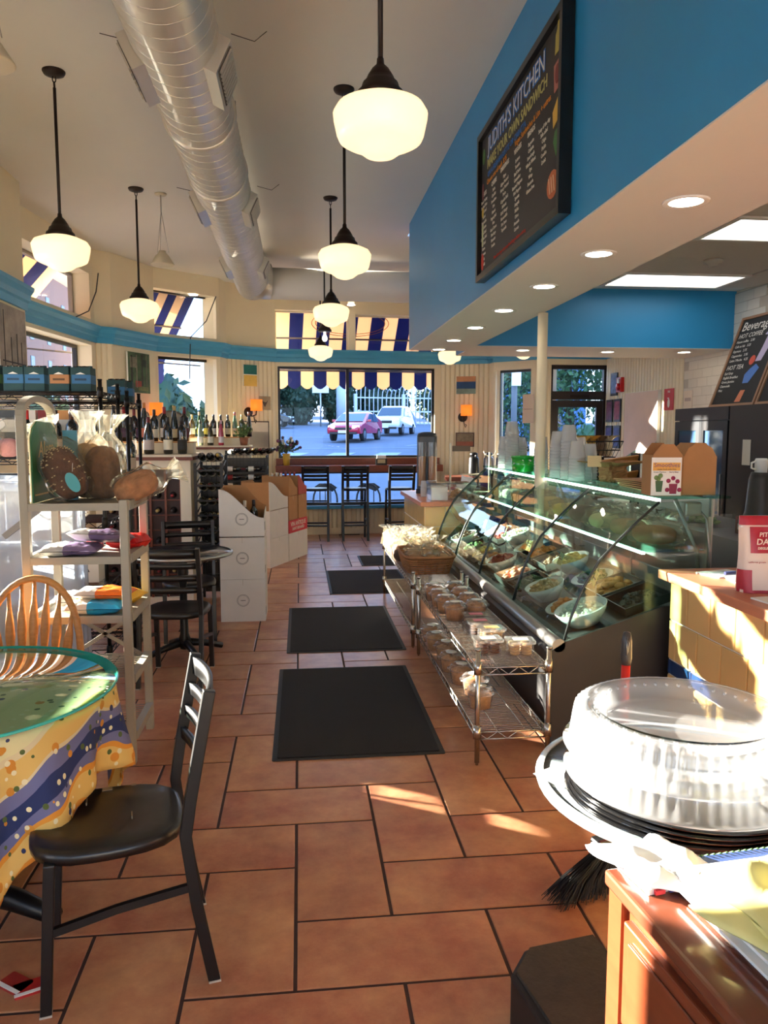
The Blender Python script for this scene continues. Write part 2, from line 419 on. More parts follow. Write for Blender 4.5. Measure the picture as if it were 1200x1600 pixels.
a = facet('wall_bay_c', P[9], P[10], ops=[(.03, L9-.08, .9, 2.52)]); window('wall_bay_c', .03, L9-.08, .9, 2.52, depth=.1)
a = facet('wall_pier_g', P[10], P[11]); bead(a, 0, .2, 0, 2.64)
a = facet('wall_door', P[11], P[12], ops=[(.02, .90, -.1, 2.56)])
# glazed door with transom
p0, ang, L = FAC['wall_door']; M_DFR = mat('door_frame', (38, 28, 26), .4)
dr = struct('door_1', (p0.x, p0.y, 0), ang)
MB().boxm((.02, .05, 0), (.075, .13, 2.56)).boxm((.845, .05, 0), (.90, .13, 2.56)).boxm((.075, .05, 2.5), (.845, .13, 2.56)).boxm((.075, .05, 2.06), (.845, .13, 2.18)).build('door_frame', M_DFR, dr)
MB().boxm((.08, .07, .02), (.17, .115, 2.05)).boxm((.75, .07, .02), (.84, .115, 2.05)).boxm((.17, .07, 1.95), (.75, .115, 2.05)).boxm((.17, .07, .02), (.75, .115, .3)).build('door_leaf', M_DFR, dr)
MB().boxm((.17, .09, .3), (.75, .096, 1.95)).build('pane', G_WIN, dr); MB().boxm((.075, .09, 2.18), (.845, .096, 2.5)).build('transom_pane', G_WIN, dr)
MB().cyl((.2, .02, 1.05), (.72, .02, 1.05), .014).cyl((.2, .02, 1.05), (.2, .08, 1.05), .01).cyl((.72, .02, 1.05), (.72, .08, 1.05), .01).build('push_bar', M_STEEL, dr)
MB().boxm((.33, .04, 2.085), (.62, .07, 2.13)).build('door_closer', M_IRON, dr)
# right wall
XR = 4.47
a = facet('wall_right', (XR, 10.95), (XR, -3.0), th=.2); bead(a, .02, 2.3, 0, 2.72, .085)
b_ = facet('wall_back', (4.6, -3.0), (-2.6, -3.0), ops=[(1.6, 4.0, .6, 2.5), (4.4, 6.4, .6, 2.5)]); window('wall_back', 1.6, 4.0, .6, 2.5, mull=(2.8,)); window('wall_back', 4.4, 6.4, .6, 2.5, mull=(5.4,))
# white wall tiles behind the kitchen, running bond
M_WT = mat('white_wall_tile', (228, 222, 210), .18, rand=.03)
M_WG = mat('wall_grout', (186, 178, 166), .9)
MB().boxm((XR-.006, 3.9, 1.2), (XR, 8.64, 3.0)).build('tile_backing', M_WG, a).matrix_parent_inverse = a.matrix_basis.inverted()
tw, thh = .205, .10
tm = MB().rbox((-.0075, -tw/2+.002, -thh/2+.002), (0, tw/2-.002, thh/2-.002), .002, 0).mesh('wall_tile', M_WT)
par_inv = a.matrix_basis.inverted()
for r_ in range(0, 18):
    z = 1.24 + r_*thh
    for k in range(0, 24):
        y = 8.62 - tw/2 - k*tw - (tw/2 if r_ % 2 else 0)
        if y < 4.3 or z > 2.98: continue
        pxl = 468 + 1200*(XR/y)
        if pxl > 1225: continue
        o = inst(tm, 'wall_tile', a, (XR-.006, y, z)); o.matrix_parent_inverse = par_inv
# cornice trim swept along the shop front
def cornice(pts, name):
    prof = [(0, 2.64), (.025, 2.64), (.03, 2.70), (.05, 2.715), (.055, 2.76), (.085, 2.80), (.09, 2.83), (0, 2.83)]
    mb = MB(); n = len(prof); N = len(pts)
    for i, p in enumerate(pts):
        p = Vector(p)
        d0 = (p - Vector(pts[i-1])).normalized() if i > 0 else None; d1 = (Vector(pts[i+1]) - p).normalized() if i < N-1 else None
        d0 = d0 or d1; d1 = d1 or d0
        n0 = Vector((d0.y, -d0.x)); n1 = Vector((d1.y, -d1.x)); b = (n0+n1); b = b / max(.35, (b.dot(n0)))
        for (q, z) in prof: mb.v.append((p.x + b.x*q, p.y + b.y*q, z))
    for i in range(N-1):
        for k in range(n):
            k2 = (k+1) % n; mb.f.append((i*n+k, i*n+k2, (i+1)*n+k2, (i+1)*n+k)); mb.mi.append(0); mb.sm.append(False)
    o = mb.build(name, M_TRIM); tag(o, kind='structure')
cornice([(-2.37, -3), (-2.37, 7.15)], 'trim_1'); cornice(P[:8], 'trim_2'); cornice(P[7:] + [(4.44, 10.92), (4.46, 10.3)], 'trim_3')
bb = MB()
for i in range(len(P)-1):
    p0 = Vector(P[i]); p1 = Vector(P[i+1]); d = (p1-p0); ang = math.atan2(d.y, d.x); s0 = len(bb.v)
    if i == 11: continue
    bb.boxm((0, -.02, 0), (d.length, 0, .1)); bb.tf(Matrix.Translation((p0.x, p0.y, 0)) @ Matrix.Rotation(ang, 4, 'Z'), s0)
o = bb.build('baseboard_far', M_BEAD); tag(o, kind='structure')

# ---- soffit over the counter and its return
s1 = MB().boxm((1.15, -3, 2.442), (1.75, 8.1, ZC)).build('wall_soffit', M_BLUE); tag(s1, kind='structure')
MB().boxm((1.152, -3, 2.436), (1.752, 8.098, 2.443)).build('soffit_underside', M_CEIL, s1)
s2 = MB().boxm((1.75, 7.62, 2.442), (XR, 8.6, ZC)).build('wall_soffit_return', M_BLUE); tag(s2, kind='structure')
MB().boxm((1.753, 7.622, 2.436), (XR-.002, 8.6, 2.443)).build('soffit_underside', M_CEIL, s2)
# dropped ceiling panels over the kitchen with metal grid
M_PANEL = mat('ceiling_panel', (206, 200, 190), .9, var=.04, vs=30, bump=.1, bs=120)
dc = MB().boxm((1.75, -3, 3.02), (XR, 7.62, 3.1)).build('ceiling_dropped', M_CEIL); tag(dc, kind='structure')
pm_ = MB().rbox((-.585, -.298, 0), (.585, .298, .02), .004).mesh('ceiling_panel', M_PANEL)
FL = [(3.49, 7.03), (3.49, 5.24)]
gx0 = 1.69; 
for i in range(-1, 3):
    for j in range(0, 9):
        x = 3.49 + (i-1)*1.2; y = 7.33 - .3 - j*.597
        if x - .585 > XR or x < 1.6: continue
        if i == 1 and j in (0, 3): continue
        w0 = max(x-.585, 1.77); w1 = min(x+.585, XR-.02)
        if w1-w0 < .1: continue
        o = inst(pm_, 'ceiling_panel', dc, ((w0+w1)/2, y, 3.0), scale=((w1-w0)/1.17, 1, 1))
        if 0: pass
for (x, y) in FL:
    t = thing('ceiling_light', 'flat white fluorescent ceiling panel nearest the blue beam' if y > 6 else 'white fluorescent ceiling panel cut by the right picture edge', 'ceiling light', (x, y, 2.985), 0, 'fluorescent ceiling panels')
    MB().boxm((-.6, -.3, 0), (-.56, .3, .03)).boxm((.56, -.3, 0), (.6, .3, .03)).boxm((-.56, -.3, 0), (.56, -.26, .03)).boxm((-.56, .26, 0), (.56, .3, .03)).build('frame', M_CEIL, t)
    MB().boxm((-.56, -.26, .012), (.56, .26, .02)).build('diffuser', mat('tube_light', (255, 252, 246), .5, emit=2.4), t)
# smoke detector
t = thing('smoke_detector', 'round grey smoke detector on the dropped ceiling', 'detector', (3.42, 6.2, 3.0))
MB().lathe([(0, -.05), (.035, -.05), (.045, -.03), (.075, -.025), (.08, 0)], 18).build('housing', col(190, 184, 172), t)
# recessed cans
M_CAN = mat('can_light', (255, 244, 222), .5, emit=14.0)
ORD = ['nearest', 'second nearest', 'third nearest', 'fourth nearest', 'fifth nearest', 'sixth nearest', 'farthest']
def can(x, y, lab):
    t = thing('recessed_light', lab, 'downlight', (x, y, 2.436), 0, 'recessed soffit lights')
    MB().lathe([(.062, -.004), (.082, -.006), (.086, 0), (.062, 0)], 28, caps=False).build('trim_ring', M_WHITE, t)
    MB().lathe([(0, -.002), (.062, -.003), (.062, 0)], 24).build('lens', M_CAN, t)
for i, y in enumerate((2.824, 3.667, 4.5, 5.4, 6.29, 7.17, 7.95)):
    can(1.44, y, '%s round recessed light in the long soffit underside' % ORD[i])
for i, (x, y) in enumerate(((2.33, 7.95), (3.27, 8.0), (4.1, 7.95))):
    can(x, y, ['recessed light under the blue cross beam left of the column', 'recessed light under the blue cross beam above the glazed door', 'recessed light under the blue cross beam by the white tiled wall'][i])
# column
t = thing('support_column', 'slender cream steel column rising behind the deli case', 'column', (1.74, 5.45, 0))
MB().cyl((0, 0, .01), (0, 0, 2.43), .036, 16).build('shaft', M_CREAM, t); MB().cyl((0, 0, 0), (0, 0, .012), .07, 16).build('base_plate', M_CREAM, t)
# ================================================================== OUTSIDE
def road_z(y): return .045*(y - 13.0) if y > 13 else 0.0
M_ASPH = mat('asphalt', (92, 102, 116), .8, var=.08, vs=1.2)  # bluish cast of the sky light is put into this asphalt colour
M_PAVE = mat('pavement', (150, 148, 146), .85, var=.05, vs=2)
M_PAINT = mat('road_paint', (150, 160, 172), .7)
g = MB(); 
g.boxm((-60, -30, -.5), (60, 12.7, -.26)).build('ground_near', M_PAVE); bpy.data.objects['ground_near']['kind'] = 'structure'
rd = MB(); rd._add([(-70, 12.7, -.12), (70, 12.7, -.12), (70, 130, .045*117), (-70, 130, .045*117)], [(0,1,2,3)])
o = rd.build('road', M_ASPH); tag(o, kind='structure')
def onroad(x, y, dz=.0): 
    t = (y-12.7)/117.3; return (x, y, -.12 + t*(.045*117+.12) + dz)
sw = MB(); 
q = [(-30, 44, .06), (-1.5, 58, .06), (-1.5, 120, .06), (-60, 120, .06)]
sw._add([onroad(*p) for p in q] + [onroad(p[0], p[1], -.1) for p in q], [(0,1,2,3), (0,4,5,1), (1,5,6,2)])
o = sw.build('sidewalk', M_PAVE); tag(o, kind='structure')
mk = MB()
for k in range(9):
    x = -5 + k*1.9; mk._add([onroad(x, 29.0, .012), onroad(x+.9, 29.0, .012), onroad(x+1.6, 31.6, .012), onroad(x+.7, 31.6, .012)], [(0,1,2,3)])
for (x0, y0, x1, y1) in ((-6, 41, 3, 44), (-9, 34, 10, 34.6), (-6, 46, 0, 52), (5, 36, 16, 50), (7, 40, 22, 58)):
    d = Vector((x1-x0, y1-y0)).normalized()*.09; n_ = Vector((-d.y, d.x))
    mk._add([onroad(x0-n_.x, y0-n_.y, .012), onroad(x0+n_.x, y0+n_.y, .012), onroad(x1+n_.x, y1+n_.y, .012), onroad(x1-n_.x, y1-n_.y, .012)], [(0,1,2,3)])
o = mk.build('road_marking', M_PAINT); tag(o, kind='structure')

# ---- cars
def car(name, label, loc, rz, body, L=4.4, W=1.76, H=1.48, suv=False, lights=False, group=None):
    t = thing(name, label, 'car', loc, rz, group); h = H
    m = mat('car_' + body[0], body[1], .22, coat=.6, metal=.15); gm = mat('car_window', (38, 50, 58), .06, coat=.8)
    # side profile, nose at -Y
    if suv: pr = [(-2.2,.42),(-2.24,.62),(-2.16,.86),(-1.95,.98),(-1.12,1.08),(-.45,1.60),(-.1,1.70),(1.2,1.70),(1.75,1.60),(2.15,1.10),(2.22,.9),(2.2,.42)]
    else: pr = [(-2.15,.36),(-2.22,.55),(-2.12,.74),(-1.75,.86),(-1.25,.95),(-.25,1.40),(.15,1.49),(.6,1.48),(1.55,1.26),(2.1,1.12),(2.2,.95),(2.18,.4)]
    k = L/4.4
    pr = [(y*k, z*(H/(1.70 if suv else 1.49))) for (y, z) in pr]
    def prof_halfw(z): return W/2*(1 - max(0, (z-.9)/1.0)**1.3*.30)
    mb = MB(); n = len(pr); xs = (-1, -.86, 0, .86, 1)
    for fx in xs:
        for (y, z) in pr:
            e = 1 - (.045 if abs(fx) == 1 else 0); zz = (z - .42)*(.94 if abs(fx) == 1 else 1.0) + .42
            mb.v.append((fx*prof_halfw(z)*(1 if abs(fx) < 1 else .99), y*e, zz))
    for i in range(len(xs)-1):
        for k_ in range(n-1):
            mb.f.append((i*n+k_, (i+1)*n+k_, (i+1)*n+k_+1, i*n+k_+1)); mb.mi.append(0); mb.sm.append(True)
    for i in (0, len(xs)-1): mb.f.append(tuple(i*n+k_ for k_ in range(n))); mb.mi.append(0); mb.sm.append(False)
    mb.f.append(tuple([i*n for i in range(len(xs))] + [i*n+n-1 for i in reversed(range(len(xs)))])); mb.mi.append(0); mb.sm.append(False)
    mb.build('body', m, t, bevel=.03)
    # windscreen and side windows, slightly proud
    i0, i1 = (4, 5); a = pr[i0]; b = pr[i1]
    def on(pa, pb, f): return (pa[0]+(pb[0]-pa[0])*f, pa[1]+(pb[1]-pa[1])*f)
    s = on(a, b, .06); e = on(a, b, .95); ws = MB(); wa, wb = prof_halfw(s[1])*.84, prof_halfw(e[1])*.84
    ws._add([(-wa, s[0]-.02, s[1]+.02), (wa, s[0]-.02, s[1]+.02), (wb, e[0]-.02, e[1]+.02), (-wb, e[0]-.02, e[1]+.02), (-wa, s[0]+.05, s[1]-.03), (wa, s[0]+.05, s[1]-.03), (wb, e[0]+.05, e[1]-.03), (-wb, e[0]+.05, e[1]-.03)],
            [(0,1,2,3), (0,4,5,1), (1,5,6,2), (2,6,7,3), (3,7,4,0)]); ws.build('windscreen', gm, t)
    for sgn in (-1, 1):
        zt = H*.93; zb = 1.0 if not suv else 1.12; 
        for (ya, yb, yc, yd) in ((-.85*k, .25*k, .25*k, -.12*k), (.32*k, 1.35*k, .95*k, .32*k)):
            q = MB(); pts = [(ya, zb), (yb, zb), (yc, zt), (yd, zt)]
            vs = [(sgn*(prof_halfw(z)*1.0 + .006), y, z) for (y, z) in pts] + [(sgn*(prof_halfw(z)*.93), y, z) for (y, z) in pts]
            q._add(vs, [(0,1,2,3), (0,4,5,1), (1,5,6,2), (2,6,7,3), (3,7,4,0)]); q.build('side_window', gm, t)
        MB().box((sgn*(W/2+.07), -.75*k, zb+.04), (.18, .1, .12)).build('mirror', m, t, bevel=.02)
        hl = MB().box((sgn*W*.36, -2.10*k, .70 if not suv else .86), (.36, .12, .15), (0, 0, sgn*R(18)))
        hl.build('headlamp', mat('headlamp_on', (255, 252, 244), .2, emit=6.0) if lights else mat('headlamp_glass', (225, 232, 236), .1), t, bevel=.03)
        for yy in (-1.36*k, 1.36*k):
            wm = MB().cyl((sgn*(W/2-.2), yy, .33), (sgn*(W/2+.005), yy, .33), .33, 24); wo = wm.build('wheel', mat('tyre', (22, 22, 24), .7), t)
            hb = MB().cyl((sgn*(W/2), yy, .33), (sgn*(W/2+.015), yy, .33), .2, 14)
            for r5 in range(5): hb.box((sgn*(W/2+.018), yy + .1*math.cos(r5*2*PI/5), .33 + .1*math.sin(r5*2*PI/5)), (.01, .2, .03), (r5*2*PI/5, 0, 0))
            hb.build('hub', M_STEEL, wo)
    MB().box((0, -2.2*k, .62 if not suv else .70), (W*.5, .06, .12 if not suv else .26)).build('grille', mat('grille', (24, 24, 28), .4), t, bevel=.02)
    MB().box((0, -2.24*k, .47), (.5, .02, .13)).build('number_plate', M_WHITE, t)
    MB().box((0, -2.2*k, .40), (W*.8, .08, .12)).build('lower_bumper', mat('grille', (24, 24, 28), .4), t, bevel=.02)
    return t
car('car', 'red hatchback with lit headlamps crossing the junction outside', onroad(2.95, 40.5), R(-21), ('red', (196, 36, 62)), 4.45, 1.76, 1.5, lights=True)
car('car', 'white sport utility car waiting behind the red hatchback', onroad(5.75, 47), R(-21), ('white', (232, 238, 244)), 4.6, 1.82, 1.74, suv=True, lights=True)
car('car', 'black car parked at the far kerb beside the hedge', onroad(-2.7, 57, .06), R(80), ('black', (18, 20, 24)), 4.5, 1.8, 1.5)
car('car', 'dark blue car parked nearest the window edge by the hedge', onroad(-5.1, 53.5, .06), R(70), ('navy', (34, 44, 66)), 4.5, 1.8, 1.5)
# ---- vegetation: crowns of leaf cards with trunk
M_LEAF = [mat('leaf_%d' % i, c_, .6, var=.35, vs=3, rand=.15) for i, c_ in enumerate([(38, 66, 44), (52, 88, 50), (96, 122, 60)])]
def leafmass(mb, c, rx, ry, rz, n, size, rng):
    for _ in range(n):
        while 1:
            p = Vector((rng.uniform(-1,1), rng.uniform(-1,1), rng.uniform(-1,1)))
            if .35 < p.length < 1: break
        p = Vector((p.x*rx, p.y*ry, p.z*rz)) + Vector(c)
        q = Euler((rng.uniform(0, 6.28), rng.uniform(0, 6.28), rng.uniform(0, 6.28))).to_matrix(); s = size*rng.uniform(.6, 1.3)
        vs = [p + q @ Vector(v) for v in ((-s, 0, 0), (0, -s*.55, s*.1), (s, 0, 0), (0, s*.55, s*.1))]
        mb._add(vs, [(0,1,2,3)])
def tree(name, label, loc, h, r, mi, n=900, size=.16, trunk=True, cat='tree', rz_=None, seed=1, group=None, ry=None):
    rng = random.Random(seed); t = thing(name, label, cat, loc, 0, group); mb = MB()
    ch = rz_ or h*.4; cz = h - ch
    for k in range(7):
        a = rng.uniform(0, 6.28); leafmass(mb, (math.cos(a)*r*.45, math.sin(a)*(ry or r)*.45, cz + rng.uniform(-.45, .45)*ch), r*.62, (ry or r)*.62, ch*.62, n//7, size, rng)
    if not trunk: mb.ico((0, 0, cz*.95), 1, 4, r*.72, (ry or r)*.72, h*.46, .16); leafmass(mb, (0, 0, cz*.95), r*1.0, (ry or r)*1.0, h*.52, n, size, rng)
    mb.build('foliage', M_LEAF[mi], t)
    st = MB()
    if trunk:
        st.tube([(0,0,0), (.03*h, 0, h*.3), (0, .02*h, h*.75)], [.03*h, .024*h, .01*h], 8)
        for k in range(5):
            a = k*1.26; st.tube([(0, 0, h*(.35+.06*k)), (math.cos(a)*r*.6, math.sin(a)*r*.6, h*(.55+.06*k))], [.012*h, .004*h], 6)
    else:
        for k in range(6):
            a = k*1.05; st.tube([(math.cos(a)*r*.3, math.sin(a)*.2, 0), (math.cos(a)*r*.5, math.sin(a)*.3, h*.7)], [.03, .01], 5)
    st.build('trunk' if trunk else 'stems', mat('bark', (70, 56, 44), .9, var=.2, vs=10), t)
    return t
for i, (x, y) in enumerate(((-3.2, 62), (.0, 63.5), (3.2, 65), (6.4, 66.5))):
    tree('hedge_shrub', ['leafy dark green hedge shrub behind the parked black car', 'dense dark hedge shrub left of the street sign', 'dense dark hedge shrub behind the white post', 'dark hedge shrub right behind the red hatchback'][i], onroad(x, y), 5.4, 1.75, 0, 1500, .2, False, 'shrub', 2.8, 10+i, 'hedge along the far pavement')
for i, (x, y) in enumerate(((8.0, 70), (12.6, 71), (17.2, 72))):
    tree('hedge_shrub', ['dark hedge behind the left end of the white fence', 'dark hedge behind the middle of the white fence', 'dark hedge behind the right end of the white fence'][i], onroad(x, y), 4.2, 2.0, 0, 900, .22, False, 'shrub', 2.1, 16+i, 'hedge behind the white fence')
tree('street_tree', 'tall dark tree far behind the hedge at the left of the street', onroad(-4.5, 72), 9, 3.2, 0, 900, .3, True, 'tree', None, 20)
for i, (x, y, h, r, mi) in enumerate(((9.5, 27, 7, 2.6, 1), (12.2, 24, 7.5, 2.6, 2), (8.3, 33, 8, 3, 0), (14.5, 29, 8, 3, 1))):
    tree('street_tree', ['green tree seen through the narrow window beside the door', 'sunlit yellow-green tree right outside the glazed door', 'dark green tree behind the grey lamp post', 'large green tree at the right edge of the door glass'][i], (x, y, -.1), h, r, mi, 5200, .1, True, 'tree', h*.48, 30+i)
for i, (x, y) in enumerate(((8.0, 21), (9.8, 19.2), (11.4, 20.0))):
    tree('garden_shrub', ['low green shrub at the left edge of the door glass', 'low bright shrub in the middle of the door glass', 'low green shrub at the right edge of the door glass'][i], (x, y, -.15), 2.0, .8, 1 + i % 2, 500, .1, False, 'shrub', 1.0, 40+i)
for i, (x, y, h) in enumerate(((-2.95, 15.4, 3.0), (-1.7, 18.6, 2.5), (-4.2, 12.4, 2.4), (-5.6, 15.4, 3.0))):
    tree('garden_shrub', ['tall dark shrub outside the middle bay window, left part', 'lower dark shrub outside the middle bay window, right part', 'dark shrub outside the long left bay window, nearer', 'dark shrub outside the long left bay window, farther'][i], (x, y, -.2), h, 1.3, 0, 700, .12, False, 'shrub', h*.48, 50+i)
# ---- street furniture
t = thing('street_sign', 'white rectangular traffic sign on a thin pole by the hedge', 'sign', onroad(1.6, 58.5, .06)); MB().cyl((0,0,0), (0,0,2.9), .06, 8).build('pole', M_STEEL, t); MB().boxm((-.62, -.1, 2.5), (.62, -.06, 3.6)).build('sign_plate', M_WHITE, t)
t = thing('utility_post', 'thick pale grey post beside the street sign', 'post', onroad(3.25, 60, .06)); MB().cyl((0,0,0), (0,0,4.1), .42, 12, .36).build('shaft', mat('pale_post', (196, 204, 212), .6), t); MB().cyl((0,0,4.1), (0,0,4.3), .44, 12).build('cap', mat('pale_post', (196, 204, 212), .6), t)
t = thing('lamp_post', 'grey round lamp post outside the narrow right window', 'post', (5.65, 20.0, -.2)); MB().cyl((0,0,0), (0,0,6), .085, 12, .075).build('shaft', mat('galv', (104, 114, 122), .5), t); MB().cyl((0,0,0), (0,0,.3), .2, 12).build('base', mat('galv', (150, 160, 166), .5), t)
MB().boxm((-.12, -.2, 3.0), (.12, -.14, 3.7)).build('road_sign', M_WHITE, t)
t = thing('notice_board', 'small red street notice outside the narrow right window', 'sign', (6.35, 19.5, -.2)); MB().cyl((0,0,0), (0,0,1.0), .03, 8).build('post', M_STEEL, t); MB().boxm((-.22, -.03, .95), (.22, .03, 2.0)).build('panel', mat('notice_red', (196, 92, 76), .6), t)
# white ornamental fence with arched tops
fw_ = mat('fence_white', (220, 226, 232), .5)
t = thing('ornamental_fence', 'white metal fence with rounded arched bars across the junction', 'fence', onroad(9.2, 63)); t.rotation_euler = (0, 0, R(10))
n0 = 34
pk = MB().tube([(0, 0, 0), (0, 0, 2.2), (0, -.12, 2.7), (0, -.45, 3.05), (0, -.9, 3.15), (0, -1.3, 2.95)], .045, 5).mesh('bar', fw_)
for k in range(n0): inst(pk, 'bar', t, (-4.7 + k*.36, 0, 0), scale=(1, 1, 1 + .10*math.sin(k*.62)))
for z in (.15, 1.1, 2.2): MB().boxm((-4.8, -.03, z-.05), (7.4, .03, z+.05)).build('rail', fw_, t)
for k in range(4): MB().boxm((-4.9 + k*4.05, -.12, 0), (-4.65 + k*4.05, .12, 2.5)).build('post', fw_, t)
# buildings
def building(name, label, loc, size, rgb, rz, nx, nz, roof=(90, 84, 80)):
    t = thing(name, label, 'building', loc, rz); W_, D_, H_ = size; MB().boxm((-W_/2, 0, -.5), (W_/2, D_, H_)).build('walls', mat('wall_' + name + str(rgb[0]), rgb, .8, var=.04), t)
    MB().boxm((-W_/2-.3, -.3, H_), (W_/2+.3, D_+.3, H_+.35)).build('roof', mat('roof' + str(roof[0]), roof, .8), t)
    wm = MB().boxm((-.5, -.05, 0), (.5, .02, 1.5)).mesh('window', mat('far_pane', (70, 92, 112), .1))
    for i in range(nx):
        for j in range(nz): inst(wm, 'window', t, (-W_/2 + (i+.5)*W_/nx, 0, 1.0 + j*3.0))
    return t
building('street_house', 'blue clapboard house behind the trees right of the junction', (12.5, 44, 0), (8, 7, 6), (84, 128, 176), R(-15), 4, 2)
building('shop_building', 'white and red low shop building far behind the parked cars', onroad(-4.2, 84), (9, 8, 5.5), (214, 216, 220), 0, 5, 1, (160, 50, 46))
building('added_shade_block', 'added unseen brick block outside left, there to shade the street', (-24.0, 64.0, 0), (44, 14, 17), (150, 110, 92), R(90), 9, 5)  # out-of-view block added to keep direct sun off the street
# ---- awnings
M_AWB = cloth2('awning_blue', (20, 34, 100), .4); M_AWC = cloth2('awning_cream', (218, 188, 158), .4); M_AWBAR = mat('awning_bar', (60, 52, 52), .5)
def awning(label, p0, p1, n, zt=3.62, zb=2.62, out=1.0, val=.24, flare=.0):
    p0 = Vector((p0[0], p0[1], 0)); p1 = Vector((p1[0], p1[1], 0)); d = p1-p0; L = d.length; ang = math.atan2(d.y, d.x); nrm = d.normalized(); nrm = Vector((-nrm.y, nrm.x, 0))
    o = p0 + nrm*.26
    t = thing('awning', label, 'awning', (o.x, o.y, 0), ang)
    for i in range(n):
        a = i*L/n; b = (i+1)*L/n
        def X_(u, f): return L/2 + (u - L/2)*(1 + flare*f)
        mb = MB()
        NS = 6; bot = []
        vs = [(X_(a, 0), 0, zt), (X_(b, 0), 0, zt), (X_(b, 1), out, zb), (X_(a, 1), out, zb)]
        mb._add(vs, [(0,1,2,3)])
        for k in range(NS+1):
            f = k/NS; u = a + (b-a)*f; mb.v.append((X_(u, 1), out, zb)); mb.v.append((X_(u, 1), out + .01, zb - val - .07*math.sin(PI*f)))
        for k in range(NS): mb.f.append((4+2*k, 6+2*k, 7+2*k, 5+2*k)); mb.mi.append(0); mb.sm.append(False)
        mb.build('stripe_panel', M_AWB if i % 2 else M_AWC, t, solid=.004)
    br = MB()
    br.cyl((L/2-L/2*(1+flare), out-.02, zb), (L/2+L/2*(1+flare), out-.02, zb), .016, 8); br.build('front_bar', M_AWBAR, t)
    MB().cyl((L/2-L/2*(1+flare*.5), out*.5, zt+(zb-zt)*.5-.03), (L/2+L/2*(1+flare*.5), out*.5, zt+(zb-zt)*.5-.03), .014, 8).build('middle_bar', M_AWBAR, t)
    for u in (L*.02, L*.98): MB().cyl((X_(u, 0), 0, zb-.1), (X_(u, 1), out-.02, zb), .012, 6).build('arm', M_AWBAR, t)
    return t
awning('striped blue and cream awning outside the wide far window', (-.75, 11.85), (2.5, 12.07), 15)
aw = [o for o in bpy.data.objects if o.name.startswith('awning')][0]
for (ra, rb) in ((.62, .20), (.56, .165)):
    pts = []
    for i in range(40):
        a = 2*PI*i/40; f = .30 + rb*math.sin(a)*.9; pts.append((1.62 + ra*math.cos(a), f*1.0 - .006, 3.62 - f*1.0 - .006))
    MB().tube(pts, .006, 4, closed=True).build('printed_logo_ring', mat('logo_brown', (150, 84, 50), .8), aw)
awning('striped blue and cream awning outside the middle left bay window', Vector(P[3]).lerp(Vector(P[4]), .04), Vector(P[3]).lerp(Vector(P[4]), .86), 6, flare=.0)
awning('striped blue and cream awning outside the long left bay window', P[0], P[1], 9, flare=.1)
# ================================================================== CEILING FIXTURES
M_GLOBE = mat('opal_glass', (255, 236, 205), .25, emit=.8, ecol=(255, 226, 178))
def pendant_proto(lab, broken=False, rod=.85):
    t = thing('pendant_lamp', lab, 'pendant lamp', (0, 0, ZC), 0, 'schoolhouse pendant lamps')
    MB().lathe([(.0, -.03), (.03, -.03), (.058, -.02), (.066, -.006), (.066, 0)], 22).build('canopy', M_IRON, t)
    ch = MB()
    for k in range(2):
        z = -.045 - k*.036; pts = []
        for i in range(10):
            a = 2*PI*i/10; u = .010*math.cos(a); v = .021*math.sin(a); pts.append((u if k == 0 else 0, 0 if k == 0 else u, z+v))
        ch.tube(pts, .0035, 5, closed=True)
    ch.build('chain_link', M_IRON, t)
    zb = -rod
    MB().cyl((0, 0, -.095), (0, 0, zb+.01), .0095, 8).build('rod', M_IRON, t)
    MB().lathe([(0, zb+.03), (.012, zb+.03), (.014, zb+.01), (.03, zb-.005), (.046, zb-.03), (.055, zb-.05), (.063, zb-.054), (.07, zb-.075), (.082, zb-.085), (.086, zb-.108), (.08, zb-.112), (0, zb-.112)], 24).build('fitter', M_IRON, t)
    z0 = zb - .105
    if not broken:
        pr = [(.078, z0), (.11, z0-.010), (.155, z0-.030), (.170, z0-.055), (.168, z0-.075), (.157, z0-.125), (.148, z0-.145), (.125, z0-.158), (.095, z0-.168), (.075, z0-.182), (.055, z0-.197), (.028, z0-.206), (0, z0-.208)]
        MB().lathe(pr, 36).build('opal_shade', M_GLOBE, t)
    else:
        MB().lathe([(.014, z0), (.016, z0-.04), (.03, z0-.07), (.034, z0-.095), (.022, z0-.12), (0, z0-.127)], 14).build('bulb', mat('bulb_glass', (240, 236, 224), .1, emit=1.5), t)
    return t
pp = pendant_proto('nearest opal glass pendant lamp, hanging largest in front of the ceiling', rod=.85)
pp.location = (.30, 2.86, ZC)
PL = [(.30, 5.05, 'second opal pendant lamp of the aisle row, just behind the largest'), (.305, 7.3, 'third opal pendant lamp of the aisle row, above the mats'),
      (.30, 10.75, 'farthest opal pendant lamp, low in front of the wide window'), (-1.43, 5.0, 'opal pendant lamp at the far left above the wire shelves'),
      (-1.41, 7.22, 'opal pendant lamp on the left above the wine bottles'), (2.17, 11.1, 'opal pendant lamp showing under the soffit end beside the striped awning'),
      (3.0, 10.2, 'opal pendant lamp half hidden above the right far corner'),
      (.30, .6, 'added unseen opal pendant lamp above the camera in the aisle row'), (-1.43, .6, 'added unseen opal pendant lamp behind the left table'), (-1.43, 2.8, 'added unseen opal pendant lamp above the left round table')]  # last three lamps hang out of view, added to brighten the room
for (x, y, lab) in PL: dup(pp, (x, y, ZC), 0, lab)
pb = pendant_proto('dark pendant fitting with a bare bulb and no glass shade', True, .80); pb.location = (.32, 9.6, ZC)
